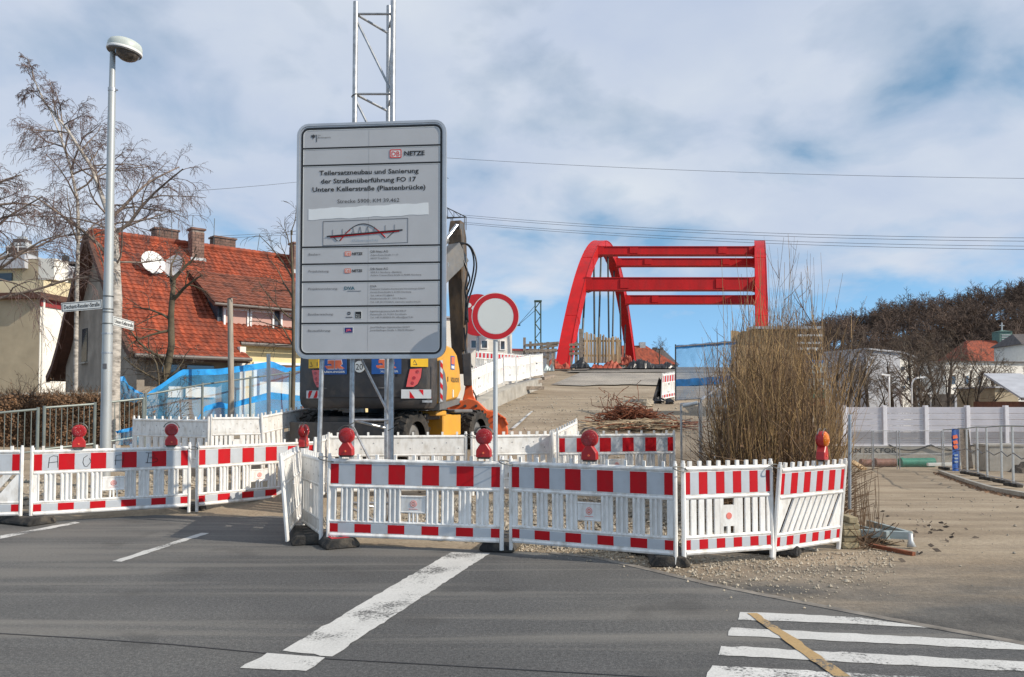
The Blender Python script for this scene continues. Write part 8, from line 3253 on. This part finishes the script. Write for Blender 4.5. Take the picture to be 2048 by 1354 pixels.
def far_trees():
    protos = []
    for sd, dro, sprd in ((101, 0.05, 0.62), (102, 0.0, 0.55), (103, 0.1, 0.7)):
        g = tree_mesh(sd, 6.0, 0.20, 4, sprd, dro, [8, 4, 4, 4], trunk_frac=0.22, twig=0.017, twist=0.3, decay=0.64, sides=(7, 5, 3, 3, 3), budget=1300)
        protos.append([seg_mesh(nm, q, m) for nm, q, m in zip(('trunk', 'limbs', 'crown'), g, ('bark_dark', 'bark_dark', 'tree_far'))])
    spots = [(1712, 84, 0, 1.35, 'bare tree beside the pale hall wall'), (1738, 78, 1, 1.2, 'bare tree standing before the hall side wall'), (1842, 74, 2, 1.45, 'bare tree right of the curved street lamp'), (1878, 88, 0, 1.6, 'bare tree before the whitewashed house'), (1898, 70, 1, 1.3, 'dark forked tree left of the garage'), (1920, 76, 2, 1.2, 'tree in front of the garage'), (1950, 70, 0, 1.15, 'spreading tree right of the garage'), (1985, 78, 1, 1.1, 'bare tree before the tan shed'), (2032, 86, 2, 1.15, 'bare tree below the church turret'), (1690, 68, 2, 1.25, 'bare tree between thicket and hall'), (1660, 76, 0, 1.5, 'bare tree just right of the formwork scaffold'), (1826, 88, 0, 1.6, 'bare tree beside the hall end wall'), (1860, 66, 2, 1.15, 'low bare tree above the small distant street lamp'), (1788, 80, 2, 1.3, 'bare tree between the level headed lamp and the birch'), (1320, 80, 1, 0.42, 'small bare tree beyond the bridge, by the dark roof')]
    for i, (px, Y, k, s, lab) in enumerate(spots):
        x = xof(px, Y)
        z = -2.2 if px > 1500 else zof(735, Y) - 0.2
        t = thing('bare_tree', lab, 'tree', (x, Y, z), i * 1.3, 'bare trees behind the noise wall' if px > 1500 else None)
        t.scale = (s,) * 3
        for nm, me, kd in zip(('trunk', 'limbs', 'crown'), protos[k], (None, 'stuff', 'stuff')):
            put(nm, me, t, kind=kd)
    # white-stemmed birch by the street lamps
    Y = 70
    x = xof(1802, Y)
    g = tree_mesh(111, 4.6, 0.09, 3, 0.5, 0.2, [10, 6, 5], trunk_frac=0.25, twig=0.018, twist=0.2, decay=0.5, budget=700)
    bare_tree('white stemmed birch between the two street lamps', (x, Y, -2.2), g, ('bark_birch', 'birch_limb', 'birch_twig'), 'birch_tree', scale=1.15)
    # the wood on the hill: one mass of bare trees
    r = np.random.default_rng(44)
    groups = [tree_mesh(s, 8.0, 0.24, 3, 0.78, 0.02, [11, 6, 5, 4], trunk_frac=0.3, twig=0.06, twist=0.32, decay=0.66, sides=(4, 3, 3, 3, 3), budget=380) for s in (201, 202, 203, 204)]
    base = []
    for g in groups:
        b = MB()
        for grp in g:
            for pts, rr, n in grp:
                b.path([pts[0], pts[len(pts) // 2], pts[-1]], [rr[0] * 1.1, rr[len(rr) // 2] * 1.1, rr[-1]], 3, False)
        base.append((np.array(b.v), np.array([f for f in b.f if len(f) == 4])))
    V, Fc, off = [], [], 0
    n_t = 0
    for k in range(430):
        Y = float(r.uniform(118, 262))
        px = float(r.uniform(1375, 2230))
        x = xof(px, Y)
        z = float(hill_z(x, Y))
        if z < -20:
            continue
        if (px < 1600 and Y < 190) or (px > 1700 and Y < 150):
            continue
        v, f = base[k % 4]
        s = r.uniform(0.9, 1.25) * (0.75 if px < 1560 else 1.0)
        a = r.uniform(0, 6.28)
        c_, s_ = math.cos(a), math.sin(a)
        w = np.stack([(v[:, 0] * c_ - v[:, 1] * s_) * s + x, (v[:, 0] * s_ + v[:, 1] * c_) * s + Y, v[:, 2] * s + z - 0.3], -1)
        V.append(w)
        Fc.append(f + off)
        off += len(v)
    V, Fc = np.concatenate(V), np.concatenate(Fc)
    me = bpy.data.meshes.new('hillside_wood')
    me.vertices.add(len(V))
    me.vertices.foreach_set('co', V.reshape(-1))
    me.loops.add(len(Fc) * 4)
    me.loops.foreach_set('vertex_index', Fc.reshape(-1))
    me.polygons.add(len(Fc))
    me.polygons.foreach_set('loop_start', np.arange(0, len(Fc) * 4, 4))
    me.update()
    me.validate()
    me.materials.append(MAT['wood_far'])
    tag(put('hillside_wood', me, kind='stuff'), 'dark leafless wood covering the hillside', 'wood')
    # the hill itself
    xs, ys = np.linspace(20, 330, 60), np.linspace(108, 330, 40)
    X, Yg = np.meshgrid(xs, ys)
    Z = hill_z(X, Yg) + 0.12
    b = MB()
    b.sheet([[(X[j, i], Yg[j, i], Z[j, i]) for i in range(60)] for j in range(40)])
    struct(b.build('hillside', 'wood_far_floor', smooth='all', fix=False), 'brown leaf covered slope under the wood')
    # scrub filling the foot of the wood
    b = MB()
    for k in range(5200):
        Y = float(r.uniform(150, 190))
        px = float(r.uniform(1540, 2150))
        x = xof(px, Y)
        z = max(float(hill_z(x, Y)), -2.2)
        h = r.uniform(1.5, 5.0)
        p = Vector((x, Y, z))
        d = Vector((r.normal() * 0.35, r.normal() * 0.3, 1)) * h
        q = Vector((r.normal() * 0.3, 0, 0))
        b.path([p, p + d * 0.5 + q, p + d], [0.07, 0.05, 0.02], 3, False)
    tag(put('scrub', b.mesh('scrub', 'wood_far', fix=False), kind='stuff'), 'brown scrub at the foot of the wooded hill', 'scrub')


M('tree_far', (0.125, 0.092, 0.065), 0.9, var=0.3, scale=0.6)
far_trees()

finish_texts()
